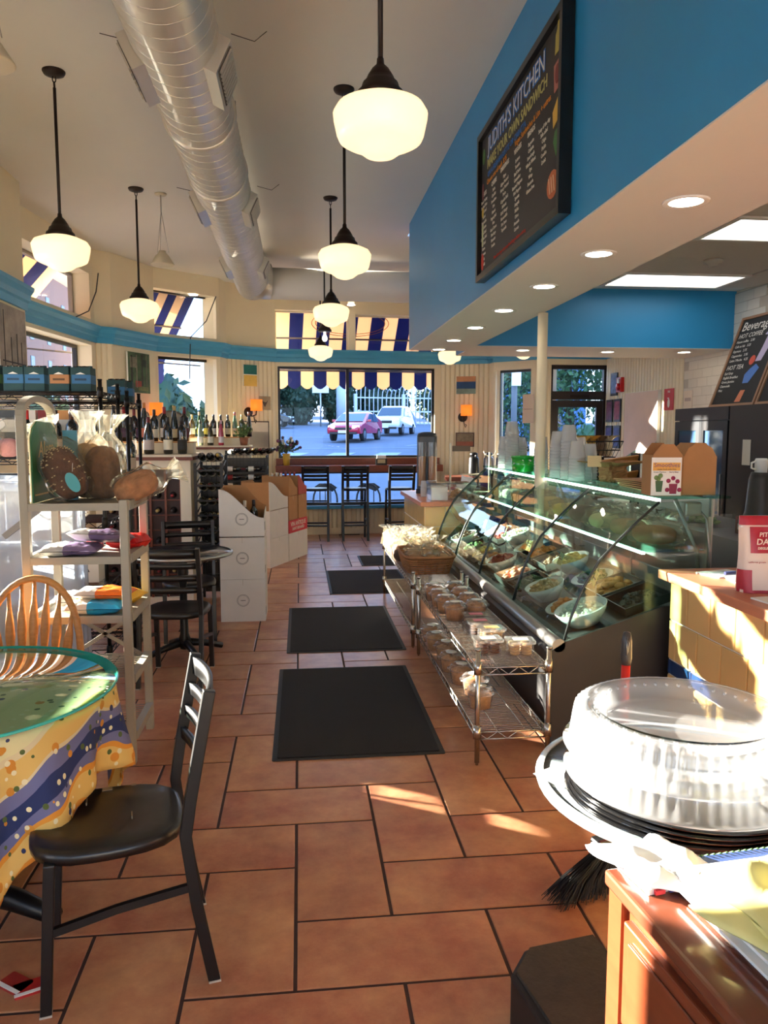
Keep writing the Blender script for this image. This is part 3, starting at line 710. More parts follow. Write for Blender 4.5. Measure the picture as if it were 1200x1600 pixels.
# cone emergency lamps hung on three wires
def cone(x, y, z, lab, s=1.0):
    t = thing('cone_lamp', lab, 'ceiling lamp', (x, y, ZC), 0, 'small cone lamps')
    m = mat('cone_cream', (206, 196, 172), .5); d = z - ZC
    MB().lathe([(0, -.012), (.05, -.012), (.055, 0)], 16).build('canopy', m, t)
    MB().cyl((0, 0, -.01), (0, 0, -.16), .006, 6).build('stem', M_STEEL, t)
    for k in range(3):
        a = k*2.094 + .4; MB().cyl((0, 0, -.15), (.06*s*math.cos(a), .06*s*math.sin(a), d + .11), .0025, 5).build('wire', M_STEEL, t)
    MB().lathe([(0, d+.12), (.03*s, d+.12), (.035*s, d+.1), (.06*s, d+.075), (.105*s, d), (.1*s, d-.005), (0, d+.01)], 24).build('shade', m, t)
cone(-1.22, 7.35, 3.1, 'small cream cone lamp hung on wires left of the duct')
cone(-1.27, 3.5, 3.1, 'small cream cone lamp cut off by the left picture edge', 1.1)
cone(1.45, 11.2, 3.45, 'small brown cone lamp above the right half of the wide window')
# downlights on bay reveals
for (x, y, z, lab) in ((-1.42, 10.95, 3.45, 'small round light in the head of the middle bay'), (.78, 11.6, 3.46, 'small round light above the wide window')):
    t = thing('recessed_light', lab, 'downlight', (x, y, z)); MB().lathe([(0, -.004), (.05, -.006), (.06, 0)], 16).build('lens', M_CAN, t); MB().lathe([(.06, -.004), (.075, -.004), (.075, 0), (.06, 0)], 16, caps=False).build('ring', M_WHITE, t)
    MB().cyl((0,0,0), (0,0,ZC-z), .05, 12).build('housing', M_CREAM, t)
# spiral duct
M_DUCT = mat('duct_metal', (214, 208, 196), .36, metal=.55, var=.03, vs=3)
t = thing('ventilation_duct', 'fat round spiral metal duct running under the ceiling', 'duct', (-.56, 0, 3.43))
RD = .205
MB().cyl((0, -2.8, 0), (0, 9.95, 0), RD, 48).build('duct_run', M_DUCT, t)
hx = []
for i in range(int(12.7/.115*28)):
    a = 2*PI*i/28; hx.append(((RD+.0005)*math.cos(a), -2.8 + .115*i/28, (RD+.0005)*math.sin(a)))
MB().tube(hx, .0028, 4).build('spiral_seam', M_DUCT, t)
for yy in (4.75, 5.75): MB().lathe([(RD, 0), (RD+.012, .004), (RD+.012, .04), (RD, .044)], 28).tf(Matrix.Translation((0, yy, 0)) @ Matrix.Rotation(R(-90), 4, 'X')).build('seam_band', M_DUCT, t)
# cross branch over the wide window
MB().cyl((.05, 9.8, -.02), (3.6, 9.95, -.02), .19, 24).build('cross_branch', M_CEIL, t)
MB().cyl((-.02, 9.75, 0), (.22, 9.8, 0), .215, 24).build('collar', M_DUCT, t)
# grilles on the duct flanks
def grille(y, ang, L=.42):
    g = MB(); Rm = Matrix.Rotation(ang, 4, 'Y')
    g.boxm((RD-.03, y-L/2, -.085), (RD+.045, y+L/2, .085)); o = g.tf(Rm).build('grille_box', M_DUCT, t)
    b = MB().boxm((RD+.046, y-L/2+.02, -.065), (RD+.05, y+L/2-.02, .065)).tf(Rm).build('grille_face', mat('grille_dark', (96, 88, 78), .6), t)
    for k in range(9):
        MB().boxm((RD+.05, y-L/2+.03+k*(L-.06)/8.6, -.06), (RD+.058, y-L/2+.045+k*(L-.06)/8.6, .06)).tf(Rm).build('slat', M_DUCT, b)
for y in (4.05, 6.4, 8.6):
    grille(y, R(25)); grille(y, R(155))
hk = MB()
for y in (3.95, 6.25): 
    hk.tube([(RD+.05, y, .05), (RD+.16, y+.02, .03), (RD+.22, y, .07)], .002, 4); hk.tube([(-RD-.05, y, .0), (-RD-.15, y, .02)], .002, 4)
hk.build('loose_wire', M_IRON, t)
for y in (1.5, 3.3, 5.3, 7.4, 9.3): MB().tube([(-.17, y, .11), (-.17, y, ZC-3.43)], .003, 4).build('hanger_wire', M_STEEL, t); MB().tube([(.17, y, .11), (.17, y, ZC-3.43)], .003, 4).build('hanger_wire', M_STEEL, t)

# ---- menu board on the blue soffit
BX = 1.148
t = thing('menu_board', 'large black framed sandwich menu board on the blue soffit', 'menu board', (BX, 4.017, 2.50))
Wb, Hb = 1.535, .86
M_BOARD = mat('chalk_black', (38, 34, 33), .55, var=.1, vs=4); M_FR = mat('frame_black', (10, 10, 11), .35)
# local: y from +W/2 (far, text left) to -W/2 (near); x outwards is -x
MB().boxm((-.03, -Wb/2+.03, .03), (0, Wb/2-.03, Hb-.03)).build('panel', M_BOARD, t)
fr = MB()
fr.boxm((-.055, -Wb/2, 0), (0, Wb/2, .035)).boxm((-.055, -Wb/2, Hb-.035), (0, Wb/2, Hb)).boxm((-.055, -Wb/2, .035), (0, -Wb/2+.035, Hb-.035)).boxm((-.055, Wb/2-.035, .035), (0, Wb/2, Hb-.035)); fr.build('frame', M_FR, t)
def bt(s, size, yc, z, m, ax='CENTER', **k): return text(s, size, m, t, frame_M((-.0315, yc, z), (0, -1, 0), (0, 0, 1)), ax=ax, **k)
CW = col(220, 214, 200, .8); CO = col(226, 140, 48, .8); CB = col(58, 120, 196, .8); CG = col(196, 190, 120, .8); CR = col(190, 60, 44, .8)
bt("JUDITH'S KITCHEN", .125, .05, .745, CB, bold=.006, sx=1.0); bt("JUDITH'S KITCHEN", .125, .05, .745, CW, bold=-.001, ext=.0016)
bt('MAKE YOUR OWN SANDWICH', .078, .04, .645, CG, bold=.001)
bt('ON A FRESH BAGUETTE OR CIABATTA', .044, .2, .585, CB); bt('Choose one of each  8.95', .042, .38, .545, CO); bt('Vegan Sandwiches & Lite + extras', .042, -.28, .552, CO)
cols = [(.66, 'MEATS', ['Roast Turkey', 'Smoked Ham', 'Roast Beef', 'Salami', 'Mortadella', 'Prosciutto', 'Tuna Salad', 'Chicken Salad', 'Egg Salad', 'Bacon', 'Hummus', 'Tofu', 'Falafel']),
        (.43, 'CHEESE', ['Swiss', 'Cheddar', 'Provolone', 'Brie', 'Havarti', 'Pepper Jack', 'Feta', 'Goat Cheese', 'Manchego', 'Muenster', 'Fontina']),
        (.20, 'DRESSINGS', ['Mayo', 'Dijon Mustard', 'Honey Mustard', 'Pesto', 'Chipotle Aioli', 'Balsamic', 'Oil & Vinegar', 'Horseradish', 'Hot Sauce', 'Tapenade']),
        (-.05, 'VEGGIES', ['Lettuce', 'Tomato', 'Red Onion', 'Cucumber', 'Roasted Peppers', 'Hot Peppers', 'Sprouts', 'Arugula', 'Pickles', 'Olives', 'Avocado', 'Carrots']),
        (-.28, 'BREADS', ['Baguette', 'Ciabatta', 'Sourdough', 'Whole Wheat', 'Rye', 'Wrap', 'Focaccia', 'Gluten Free']),
        (-.48, '', ['Soup of the day', 'Side salad', 'Chips', 'Pickle', 'Cookie', 'Drink'])]
for (yc, h, it) in cols:
    if h: bt(h, .034, yc, .50 + (.0 if yc > .3 else .012), CW, bold=.0008)
    for k, s in enumerate(it): bt(s, .0265, yc, .462 - k*.031, CW)
bt('Please let us know about any food allergies before ordering', .026, .1, .075, CR); bt('All sandwiches come with chips', .024, .1, .05, CR)
def flat(name, pts, m, parent, x=-.031, th=.002):
    mb = MB().prism(pts, x - th, x, 0); return mb.build(name, m, parent)
def ell(cy_, cz, a, b, n=14, rot=0):
    out = []
    for i in range(n):
        q = 2*PI*i/n; u = a*math.cos(q); v = b*math.sin(q); out.append((cy_ + u*math.cos(rot) - v*math.sin(rot), cz + u*math.sin(rot) + v*math.cos(rot)))
    return out
yN = -.655
flat('drawn_oil_bottle', [(yN-.04, .70), (yN+.04, .70), (yN+.035, .78), (yN+.012, .80), (yN+.01, .83), (yN-.01, .83), (yN-.012, .80), (yN-.035, .78)], col(176, 158, 70), t)
flat('drawn_bacon', [(yN-.05, .55), (yN+.04, .545), (yN+.05, .66), (yN-.04, .672)], col(176, 110, 96), t); flat('drawn_bacon_streak', ell(yN, .61, .026, .04), col(120, 46, 40), t, -.0335)
flat('drawn_cheese', [(yN-.055, .43), (yN+.045, .40), (yN+.055, .47), (yN-.04, .53)], col(222, 176, 70), t)
flat('drawn_herb', [(yN+.0, .27), (yN+.04, .34), (yN+.02, .38), (yN-.02, .385), (yN-.04, .34)], col(66, 126, 64), t)
flat('drawn_bread', ell(yN+.04, .165, .075, .06), col(196, 108, 62), t)
for k in range(3): flat('drawn_score', [(yN+.0+k*.03, .13), (yN+.012+k*.03, .13), (yN+.03+k*.03, .20), (yN+.018+k*.03, .20)], col(232, 190, 150), t, -.0335)
flat('drawn_pepper', ell(.68, .72, .03, .045), col(78, 120, 66), t); flat('drawn_onion', ell(.69, .52, .022, .05), col(120, 60, 60), t); flat('drawn_lemon', ell(.69, .40, .022, .03), col(210, 180, 70), t)
flat('drawn_leek', [(.68, .2), (.70, .2), (.71, .33), (.67, .33)], col(190, 200, 150), t); flat('drawn_tomato', ell(.685, .11, .03, .05), col(200, 56, 40), t)
# ================================================================== DELI SIDE
M_CASEDARK = mat('case_dark', (44, 42, 42), .45, var=.1, vs=5); M_CASEGREY = mat('case_grey', (150, 150, 148), .35, metal=.6)
CY0, CY1 = 3.6, 7.2
ARC = [(1.30, .55), (1.327, .651), (1.388, .807), (1.469, .946), (1.564, 1.047), (1.66, 1.14), (1.768, 1.235)]
def smooth_arc(pts, n):
    out = []
    for i in range(len(pts)-1):
        p0 = Vector(pts[max(i-1, 0)]); p1 = Vector(pts[i]); p2 = Vector(pts[i+1]); p3 = Vector(pts[min(i+2, len(pts)-1)])
        for k in range(n):
            t_ = k/n; q = .5*((2*p1) + (p2-p0)*t_ + (2*p0-5*p1+4*p2-p3)*t_*t_ + (3*p1-p0-3*p2+p3)*t_**3); out.append((q.x, q.y))
    return out + [pts[-1]]
AR2 = smooth_arc(ARC, 4)
case = thing('deli_case', 'long refrigerated deli case with curved glass front', 'display case', (0, 0, 0))
MB().boxm((1.30, CY0+.03, .0), (2.04, CY1-.03, .10)).build('plinth', M_BLACK, case)
MB().prism([(1.24, .10), (1.24, .47), (1.30, .52), (1.80, .69), (2.06, .69), (2.06, .10)], CY0+.02, CY1-.02, 1).build('base_cabinet', M_CASEDARK, case)
for (y0, nm) in ((CY0, 'near'), (CY1-.02, 'far')):
    MB().prism([(1.22, .0), (1.22, .50), (1.29, .545), (1.80, .715), (2.08, .715), (2.08, .0)], y0, y0+.02, 1).build('end_panel', M_CASEDARK, case)
    MB().prism(ARC + [(2.04, 1.25), (2.04, .72), (1.80, .715)], y0+.006, y0+.014, 1).build('end_glass', G_CASE, case)
MB().cyl((1.265, CY0, .53), (1.265, CY1, .53), .034, 16).build('front_bumper', M_CASEGREY, case)
ribs = [CY0+.012, 4.54, 5.45, 6.32, CY1-.012]
for i in range(4):
    a, b = ribs[i]+.006, ribs[i+1]-.006
    MB().prism(AR2 + [(x+.005, z-.003) for (x, z) in reversed(AR2)], a, b, 1).build('curved_pane', G_CASE, case)
for y in ribs: MB().tube([(x-.004, y, z+.004) for (x, z) in ARC], .007, 6).build('glass_rib', mat('rib_dark', (60, 66, 64), .3, metal=.5), case)
MB().boxm((1.74, CY0-.02, 1.255), (2.12, CY1, 1.267)).build('glass_top', glassy('glass_green', (190, 232, 220), .02, .55, 1.45), case)
MB().boxm((1.70, CY0+.03, .985), (2.02, CY1-.03, .993)).build('glass_shelf', glassy('glass_green', (190, 232, 220)), case)
MB().boxm((1.70, CY0+.05, .972), (1.718, CY1-.05, .984)).build('light_strip', mat('led_strip', (255, 250, 240), .5, emit=6.0), case)
MB().boxm((1.775, CY0+.05, 1.238), (1.79, CY1-.05, 1.252)).build('light_strip', mat('led_strip', (255, 250, 240), .5, emit=6.0), case)
MB().boxm((2.04, CY0+.02, .715), (2.06, CY1-.02, .80)).boxm((2.04, CY0+.02, 1.16), (2.06, CY1-.02, 1.25)).build('rear_frame', M_CASEGREY, case)
for k in range(5): 
    y = CY0 + .03 + k*(CY1-CY0-.09)/4; MB().boxm((2.035, y, .69), (2.06, y+.03, 1.255)).build('rear_post', M_CASEGREY, case)
for y in (CY0+.04, 5.45): MB().tube([(2.02, y, .72), (1.98, y, 1.0), (1.86, y, 1.25)], .011, 8).build('bracket_leg', M_CASEGREY, case)
MB().box((1.95, CY0+.05, 1.20), (.09, .06, .07)).build('junction_box', M_CASEGREY, case, bevel=.01)
MB().tube([(1.99, CY0+.05, 1.2), (2.02, CY0+.02, 1.15), (2.03, CY0+.0, 1.0), (2.05, CY0+.03, .85)], .006, 6).build('cable', M_CASEGREY, case)
# food in the case
def foodpile(mb, cx, cy_, z, rx, ry, n, s, h=.04, jit=.25):
    for _ in range(n):
        a = random.uniform(0, 6.28); r = math.sqrt(random.random()); x = cx + rx*r*math.cos(a); y = cy_ + ry*r*math.sin(a)
        mb.ico((x, y, z + h*(1-r*r)*random.uniform(.6, 1)), s*random.uniform(.7, 1.2), 1, 1, random.uniform(.7, 1.3), random.uniform(.5, .9), jit)
def deckz(x): return .52 + (x-1.30)*.34 + .012
FOODS = [('white rice salad', (236, 230, 214), .012), ('orange roasted squash', (222, 132, 40), .02), ('green kale salad', (58, 92, 44), .02), ('brown stuffed mushrooms', (110, 72, 48), .022), ('red pepper salad', (178, 54, 38), .016),
         ('yellow pasta', (222, 186, 96), .016), ('beige chickpea salad', (204, 172, 122), .014), ('dark olives', (50, 52, 40), .014), ('pink salmon pieces', (226, 142, 112), .024), ('golden chicken cutlets', (196, 140, 74), .03),
         ('purple beet salad', (112, 36, 66), .016), ('grilled asparagus', (92, 118, 58), .018)]
NTH = ['first', 'second', 'third', 'fourth', 'fifth', 'sixth', 'seventh', 'eighth', 'ninth', 'tenth', 'eleventh', 'twelfth']
tilt = math.atan(.34)
def dish(i, row, kind, x, y, food, rx=.13, ry=.13):
    nm, rgb, s = food; where = 'front row of the deli case' if row == 0 else 'back row of the deli case'
    lab = '%s of %s, %s in the %s' % ({'bowl': 'white oval bowl', 'tray': 'steel tray', 'black': 'black tray', 'plate': 'white platter'}[kind], nm, NTH[i], where)
    t = thing({'bowl': 'salad_bowl', 'tray': 'food_tray', 'black': 'food_tray', 'plate': 'food_platter'}[kind], lab, {'bowl': 'bowl', 'plate': 'platter'}.get(kind, 'tray'), (x, y, deckz(x)), 0, 'dishes in the deli case')
    t.rotation_euler = (0, -tilt, 0)
    if kind == 'bowl':
        MB().lathe([(.45, 0), (.5, 0), (.8, .045), (1, .085), (.97, .087), (.76, .05), (.4, .02), (0, .02)], 28, sx=rx, sy=ry).v
        b = MB(); b.lathe([(.45*rx, .0), (.55*rx, 0), (.85*rx, .05), (rx, .09), (.96*rx, .09), (.78*rx, .05), (.4*rx, .02), (0, .02)], 28, sy=ry/rx, caps=True); b.build('bowl', mat('porcelain', (236, 236, 232), .2), t); zz = .065; fx, fy = rx*.85, ry*.85
    elif kind == 'plate':
        MB().lathe([(0, 0), (.6*rx, 0), (rx, .02), (.97*rx, .024), (.6*rx, .008), (0, .008)], 28, sy=ry/rx).build('platter', mat('porcelain', (236, 236, 232), .2), t); zz = .01; fx, fy = rx*.75, ry*.75
    else:
        m = mat('steel_tray', (168, 168, 164), .3, metal=.9) if kind == 'tray' else mat('black_tray', (24, 24, 24), .35)
        b = MB().boxm((-rx, -ry, 0), (rx, ry, .008)).boxm((-rx, -ry, .008), (-rx+.006, ry, .045)).boxm((rx-.006, -ry, .008), (rx, ry, .045)).boxm((-rx+.006, -ry, .008), (rx-.006, -ry+.006, .045)).boxm((-rx+.006, ry-.006, .008), (rx-.006, ry, .045)); b.build('tray', m, t); zz = .012; fx, fy = rx*.8, ry*.8
    f = MB(); n = int(46*(.016/s)**.8) + 8; 
    f.lathe([(fx, zz-.004), (fx*.9, zz+.008), (fx*.4, zz+.02), (0, zz+.024)], 18, sy=fy/fx)
    foodpile(f, 0, 0, zz + .006, fx*.9, fy*.9, n, s); o = f.build('food', mat('food_' + nm.split()[0] + nm.split()[1], rgb, .6, var=.2, vs=30), t); o['kind'] = 'stuff'
rowsf = [('bowl', 3.80, 0, .14, .15), ('plate', 4.10, 1, .11, .13), ('bowl', 4.40, 6, .12, .13), ('black', 4.76, 2, .12, .14), ('tray', 5.08, 8, .12, .13), ('bowl', 5.40, 4, .12, .13), ('plate', 5.72, 9, .12, .13), ('tray', 6.04, 5, .12, .13), ('black', 6.36, 11, .12, .13), ('bowl', 6.68, 3, .12, .13), ('tray', 6.98, 10, .12, .12)]
rowsb = [('black', 3.80, 7, .13, .14), ('tray', 4.12, 9, .13, .14), ('plate', 4.44, 2, .13, .14), ('bowl', 4.76, 5, .12, .13), ('tray', 5.08, 3, .13, .14), ('black', 5.40, 1, .13, .14), ('plate', 5.72, 6, .13, .14), ('bowl', 6.04, 0, .12, .13), ('tray', 6.36, 4, .13, .14), ('plate', 6.68, 8, .13, .14), ('black', 6.98, 11, .13, .12)]
for i, (k, y, f, rx, ry) in enumerate(rowsf): dish(i, 0, k, 1.475, y, FOODS[f], rx, ry)
for i, (k, y, f, rx, ry) in enumerate(rowsb): dish(i, 1, k, 1.765, y, FOODS[f], rx, ry)
# price cards on small stands
M_CARDY = mat('price_card', (226, 214, 140), .7)
for i, (x, y) in enumerate(((1.60, 3.98), (1.62, 4.6), (1.60, 5.22), (1.62, 5.9), (1.6, 6.5))):
    z = deckz(x) - .015; t = thing('price_card', 'yellow price card on a wire stand, %s from the near end of the case' % NTH[i], 'price card', (x, y, z), R(-15 + 10*(i % 3)), 'price cards in the deli case')
    MB().cyl((0, 0, 0), (0, 0, .13), .003, 6).build('stand', M_STEEL, t); MB().box((-.004, 0, .17), (.003, .10, .075), (0, R(20), 0)).build('card', M_CARDY, t)
    for k in range(3): MB().box((-.008 + .008*(k-1), 0, .17 + .02*(1-k)), (.002, .07, .006), (0, R(20), 0)).build('print_line', col(60, 60, 50), t)
# bagged things on the glass shelf
def bagmesh(w_, d_, h, seed, neck=.3, tw=.12):
    rng = random.Random(seed); ph = [rng.uniform(0, 6.28) for _ in range(6)]
    def fn(u, v):
        a = 2*PI*u; e = abs(math.cos(a))**.6*math.copysign(1, math.cos(a)); g_ = abs(math.sin(a))**.6*math.copysign(1, math.sin(a))
        if v < .12: k = .72 + .28*(v/.12)**.5
        elif v < .62: k = 1 + .03*math.sin(9*v+ph[0])
        elif v < .78: k = 1 - (1-neck)*((v-.62)/.16)**1.2
        else: k = neck + (v-.78)/.22*neck*1.6
        wr = 1 + .07*math.sin(5*a + ph[1] + 6*v) + .05*math.sin(11*a + ph[2] - 9*v)
        if v > .7: wr += .22*math.sin(8*a + ph[3])*(v-.7)/.3
        x = e*w_/2*k*wr; y = g_*d_/2*k*wr; z = h*v
        return (x + tw*h*max(0, v-.6)*math.sin(ph[4]), y + tw*h*max(0, v-.6)*math.cos(ph[4]), z)
    mb = MB(); mb.grid(fn, 26, 16, False, True)
    jj = min(w_, d_)*.028
    mb.v = [(x + rng.uniform(-jj, jj), y + rng.uniform(-jj, jj), max(.0005, z + rng.uniform(-jj, jj))) if z > h*.08 else (x, y, z) for (x, y, z) in mb.v]
    return mb
def loaf(mb, w_, d_, h, seed):
    rng = random.Random(seed)
    a_ = [rng.uniform(0, 6.28) for _ in range(4)]
    def fn(u, v):
        t_ = 2*PI*u; f = PI*(v-.5); sg = lambda q, e: math.copysign(abs(q)**e, q)
        k = 1 + .05*math.sin(3*t_ + a_[0] + 4*v) + .045*math.sin(7*t_ + a_[1])*math.sin(9*v + a_[2]) + .02*math.sin(19*t_ + 23*v)
        return (w_*.46*k*sg(math.cos(f), .7)*sg(math.cos(t_), .75), d_*.46*k*sg(math.cos(f), .7)*sg(math.sin(t_), .75), max(.001, h*.5 + h*.5*sg(math.sin(f), .8)*(1 + .04*math.sin(11*t_))))
    mb.grid(fn, 30, 16, True, True)
UP = [('brown crusty bread', (150, 100, 58)), ('round country bread', (186, 140, 90)), ('pale cheese', (232, 214, 160)), ('dark rye bread', (96, 62, 44)), ('yellow cheese wedge', (228, 190, 96)), ('tan pita rounds', (214, 176, 124)), ('pink cured ham', (196, 110, 96)), ('golden rolls', (206, 150, 80)), ('white mozzarella', (236, 230, 216)), ('orange cheddar block', (226, 150, 70))]
for i, (nm, rgb) in enumerate(UP):
    y = 3.86 + i*.345; t = thing('wrapped_food', 'clear wrapped %s on the glass shelf inside the case' % nm, 'wrapped food', (1.87, y, .994), random.uniform(-.5, .5), 'wrapped food on the case shelf')
    h = random.uniform(.16, .2); mb = MB(); loaf(mb, .20, .24, h*.55, i); mb.build('contents', mat('loaf_%d_%d' % rgb[:2], rgb, .7, var=.2, vs=14), t); bagmesh(.235, .275, h, i, .3).build('wrapper', G_BAG, t)
# ---- tiled counters
M_YT = mat('yellow_tile', (226, 188, 122), .22, rand=.05, var=.04, vs=3); M_BT = mat('blue_tile', (38, 62, 104), .2, rand=.06); M_TG = mat('tile_grout', (238, 228, 208), .9)
M_CTOP = mat('counter_wood', (206, 132, 98), .35, var=.1, vs=6, stretch=(8, 1, 8))
def tiled_face(parent, axis, fixed, a0, a1, out, rows, tw_=.2):
    """wall of tiles on plane axis=fixed, running from a0 to a1; rows = (z0,z1,mat,offset)"""
    cache = {}
    for (z0, z1, m, off) in rows:
        x = a0 - (tw_*off)
        while x < a1 - .01:
            l = max(x, a0); r_ = min(x+tw_, a1)
            if r_-l > .02:
                key = (round(r_-l, 3), round(z1-z0, 3), m.name)
                if key not in cache:
                    W_ = (r_-l)/2 - .004; H_ = (z1-z0)/2 - .004; t_ = .008
                    mb = MB(); vs = []
                    for ins, d in ((0, 0), (0, t_-.002), (.003, t_)): vs += [(-W_+ins, d, -H_+ins), (W_-ins, d, -H_+ins), (W_-ins, d, H_-ins), (-W_+ins, d, H_-ins)]
                    fs = [(8, 9, 10, 11)]
                    for k in (0, 4):
                        for i in range(4): j = (i+1) % 4; fs.append((k+i, k+j, k+4+j, k+4+i))
                    mb._add(vs, fs); cache[key] = mb.mesh('tile', m)
                c_ = (l+r_)/2; zc = (z0+z1)/2
                if axis == 'x': inst(cache[key], 'tile', parent, (fixed, c_, zc), (0, 0, R(90) if out < 0 else R(-90)))
                else: inst(cache[key], 'tile', parent, (c_, fixed, zc), (0, 0, R(180) if out < 0 else 0))
            x += tw_
ROWS = [(.03, .20, M_YT, .5), (.20, .40, M_YT, 0), (.40, .475, M_BT, .3), (.475, .67, M_YT, .5), (.67, .865, M_YT, 0)]
t = thing('tiled_counter', 'near serving counter faced with yellow tiles and a blue band', 'counter', (0, 0, 0))
MB().boxm((1.80, .9, 0), (2.5, 3.52, .87)).build('carcass', M_TG, t); tiled_face(t, 'x', 1.80, .95, 3.52, -1, ROWS)
MB().boxm((1.74, .88, .87), (2.55, 3.55, .915)).build('worktop', M_CTOP, t, bevel=.006)
t = thing('tiled_counter', 'far coffee counter faced with yellow tiles and a blue band', 'counter', (0, 0, 0))
MB().boxm((1.20, 7.32, 0), (2.0, 8.75, .87)).build('carcass', M_TG, t); tiled_face(t, 'x', 1.20, 7.32, 8.75, -1, ROWS); tiled_face(t, 'y', 7.32, 1.20, 2.0, -1, ROWS)
MB().boxm((1.15, 7.27, .87), (2.02, 8.78, .915)).build('worktop', M_CTOP, t, bevel=.006)
# ---- chrome wire carts
def wire_rack(name, label, cat, loc, W_, D_, zs, ph, m, dw=.022, pr=.0125, group=None, legfoot=True):
    t = thing(name, label, cat, loc, 0, group)
    for (x, y) in ((0, 0), (W_, 0), (W_, D_), (0, D_)):
        p = MB().cyl((x, y, .012), (x, y, ph), pr, 10); p.cyl((x, y, ph), (x, y, ph+.008), pr+.002, 10); o = p.build('post', m, t)
        MB().cyl((x, y, 0), (x, y, .03), .007, 8).build('foot', m, o)
        for z in zs: MB().lathe([(pr, -.03), (pr+.008, -.03), (pr+.006, .03), (pr, .03)], 10, (x, y, z), caps=False).build('collar', m, o)
    for z in zs:
        fr = MB()
        for (a, b) in (((0, 0), (W_, 0)), ((W_, 0), (W_, D_)), ((W_, D_), (0, D_)), ((0, D_), (0, 0))):
            A = Vector((a[0], a[1], 0)); B = Vector((b[0], b[1], 0)); fr.cyl(A + Vector((0,0,z)), B + Vector((0,0,z)), .004, 6); fr.cyl(A + Vector((0,0,z-.035)), B + Vector((0,0,z-.035)), .004, 6)
            n = max(2, round((B-A).length/.05)); pts = []
            for k in range(n+1): q = A.lerp(B, k/n); pts.append((q.x, q.y, z - (.035 if k % 2 else 0)))
            fr.tube(pts, .003, 4)
        o = fr.build('shelf_frame', m, t); o['kind'] = 'stuff'
        dk = MB(); n = int(D_/dw)
        for k in range(1, n): dk.cyl((0, k*D_/n, z+.002), (W_, k*D_/n, z+.002), .0018, 4, caps=False)
        for f in (.3, .7): dk.cyl((W_*f, 0, z-.004), (W_*f, D_, z-.004), .003, 5)
        o = dk.build('wire_deck', m, t); o['kind'] = 'stuff'
    return t
wire_rack('wire_cart', 'low chrome wire cart with cookie tubs in front of the deli case', 'wire shelf', (.825, 3.46, 0), .345, 1.82, (.16, .475), .56, M_CHROME)
wire_rack('wire_cart', 'chrome wire cart carrying the wicker basket beside the far mats', 'wire shelf', (.815, 5.48, 0), .36, 1.94, (.14, .475), .56, M_CHROME)
# ---- tubs on the near cart
def tub(x, y, z, lab, rgb, group, r=.062, h=.075, seed=0):
    t = thing('cookie_tub', lab, 'food tub', (x, y, z), random.uniform(0, 3), group)
    c_ = MB().lathe([(0, .004), (r*.78, .004), (r*.93, h*.9), (r*.6, h*1.05), (0, h*1.1)], 16); foodpile(c_, 0, 0, h*.95, r*.6, r*.6, 9, .018, .012); c_.build('contents', mat('tubfood_%d' % rgb[0], rgb, .7, var=.3, vs=40), t)
    MB().lathe([(r*.8, .0), (r*.86, .002), (r*1.02, h)], 20, wob=lambda a, z: 1+.015*math.sin(10*a), caps=False).build('tub', G_LID, t)
    MB().lathe([(r*1.22, h-.004), (r*1.24, h+.004), (r*1.05, h+.006), (r*1.0, h+.022), (r*.8, h+.03), (0, h+.031)], 20, wob=lambda a, z: 1+.02*math.sin(14*a), caps=False).build('lid', G_LID, t)
    MB().lathe([(0, h+.033), (r*.5, h+.033), (r*.5, h+.032)], 14).build('sticker', col(238, 234, 220), t)
ZS = .4785
pos = [(.90, 4.38), (1.04, 4.42), (.885, 4.57), (1.035, 4.61), (.88, 4.75), (1.03, 4.79), (.875, 4.94), (1.025, 4.98)]
for i, (x, y) in enumerate(pos):
    tub(x, y, ZS, 'clear cookie tub on the upper wire shelf, %s column, %s from the camera' % ('aisle' if i % 2 == 0 else 'case', NTH[i//2]), (184, 124, 70), 'cookie tubs on the upper shelf', .062, .08)
lows = [(.915, 3.78), (.93, 3.98), (.90, 4.17), (.885, 4.40), (.90, 4.64), (.875, 4.86), (.88, 5.06)]
for i, (x, y) in enumerate(lows):
    tub(x, y, .1635, 'clear tub of baked cookies on the lower wire shelf, %s from the camera' % NTH[i], (186, 132, 80), 'cookie tubs on the lower shelf', .066, .085)
def packs(x, y, lab, rgb, seed, rz=0, z=None, stick=True):
    t = thing('cookie_box', lab, 'food box', (x, y, ZS if z is None else z), rz, 'clear cookie boxes'); w_, d_, h = .13, .105, .062
    MB().prism([(-w_/2*.92, -d_/2*.92), (w_/2*.92, -d_/2*.92), (w_/2*.92, d_/2*.92), (-w_/2*.92, d_/2*.92)], .001, h, 2).build('box', G_LID, t)
    MB().rbox((-w_/2-.006, -d_/2-.006, h), (w_/2+.006, d_/2+.006, h+.012), .015).build('lid', G_LID, t)
    m = mat('packfood_%d' % rgb[0], rgb, .7, var=.25, vs=30)
    for a in (-.03, .03):
        for b in (-.025, .025):
            c_ = MB()
            for k in range(4): c_.lathe([(0, 0), (.022, .001), (.025, .006), (.022, .011), (0, .012)], 12, (a, b, .004 + k*.0135))
            c_.build('cookies', m, t)
    MB().boxm((-.035, -.025, h+.0125), (.04, .025, h+.0135)).build('sticker', col(236, 230, 214) if stick is True else stick, t)
packs(.93, 3.70, 'clear box of dark brown cookies at the near left of the wire shelf', (104, 62, 40), 1, .05)
packs(1.085, 3.66, 'clear box of pale round cookies at the near right of the wire shelf', (204, 164, 108), 2, -.08)
packs(1.00, 3.91, 'clear box of tan cookies behind the two nearest boxes', (206, 168, 116), 3, .04, None, col(226, 196, 120))
packs(.975, 4.07, 'clear box of brownies with a pink sticker, in front', (90, 54, 44), 4, .02, None, col(226, 130, 140))
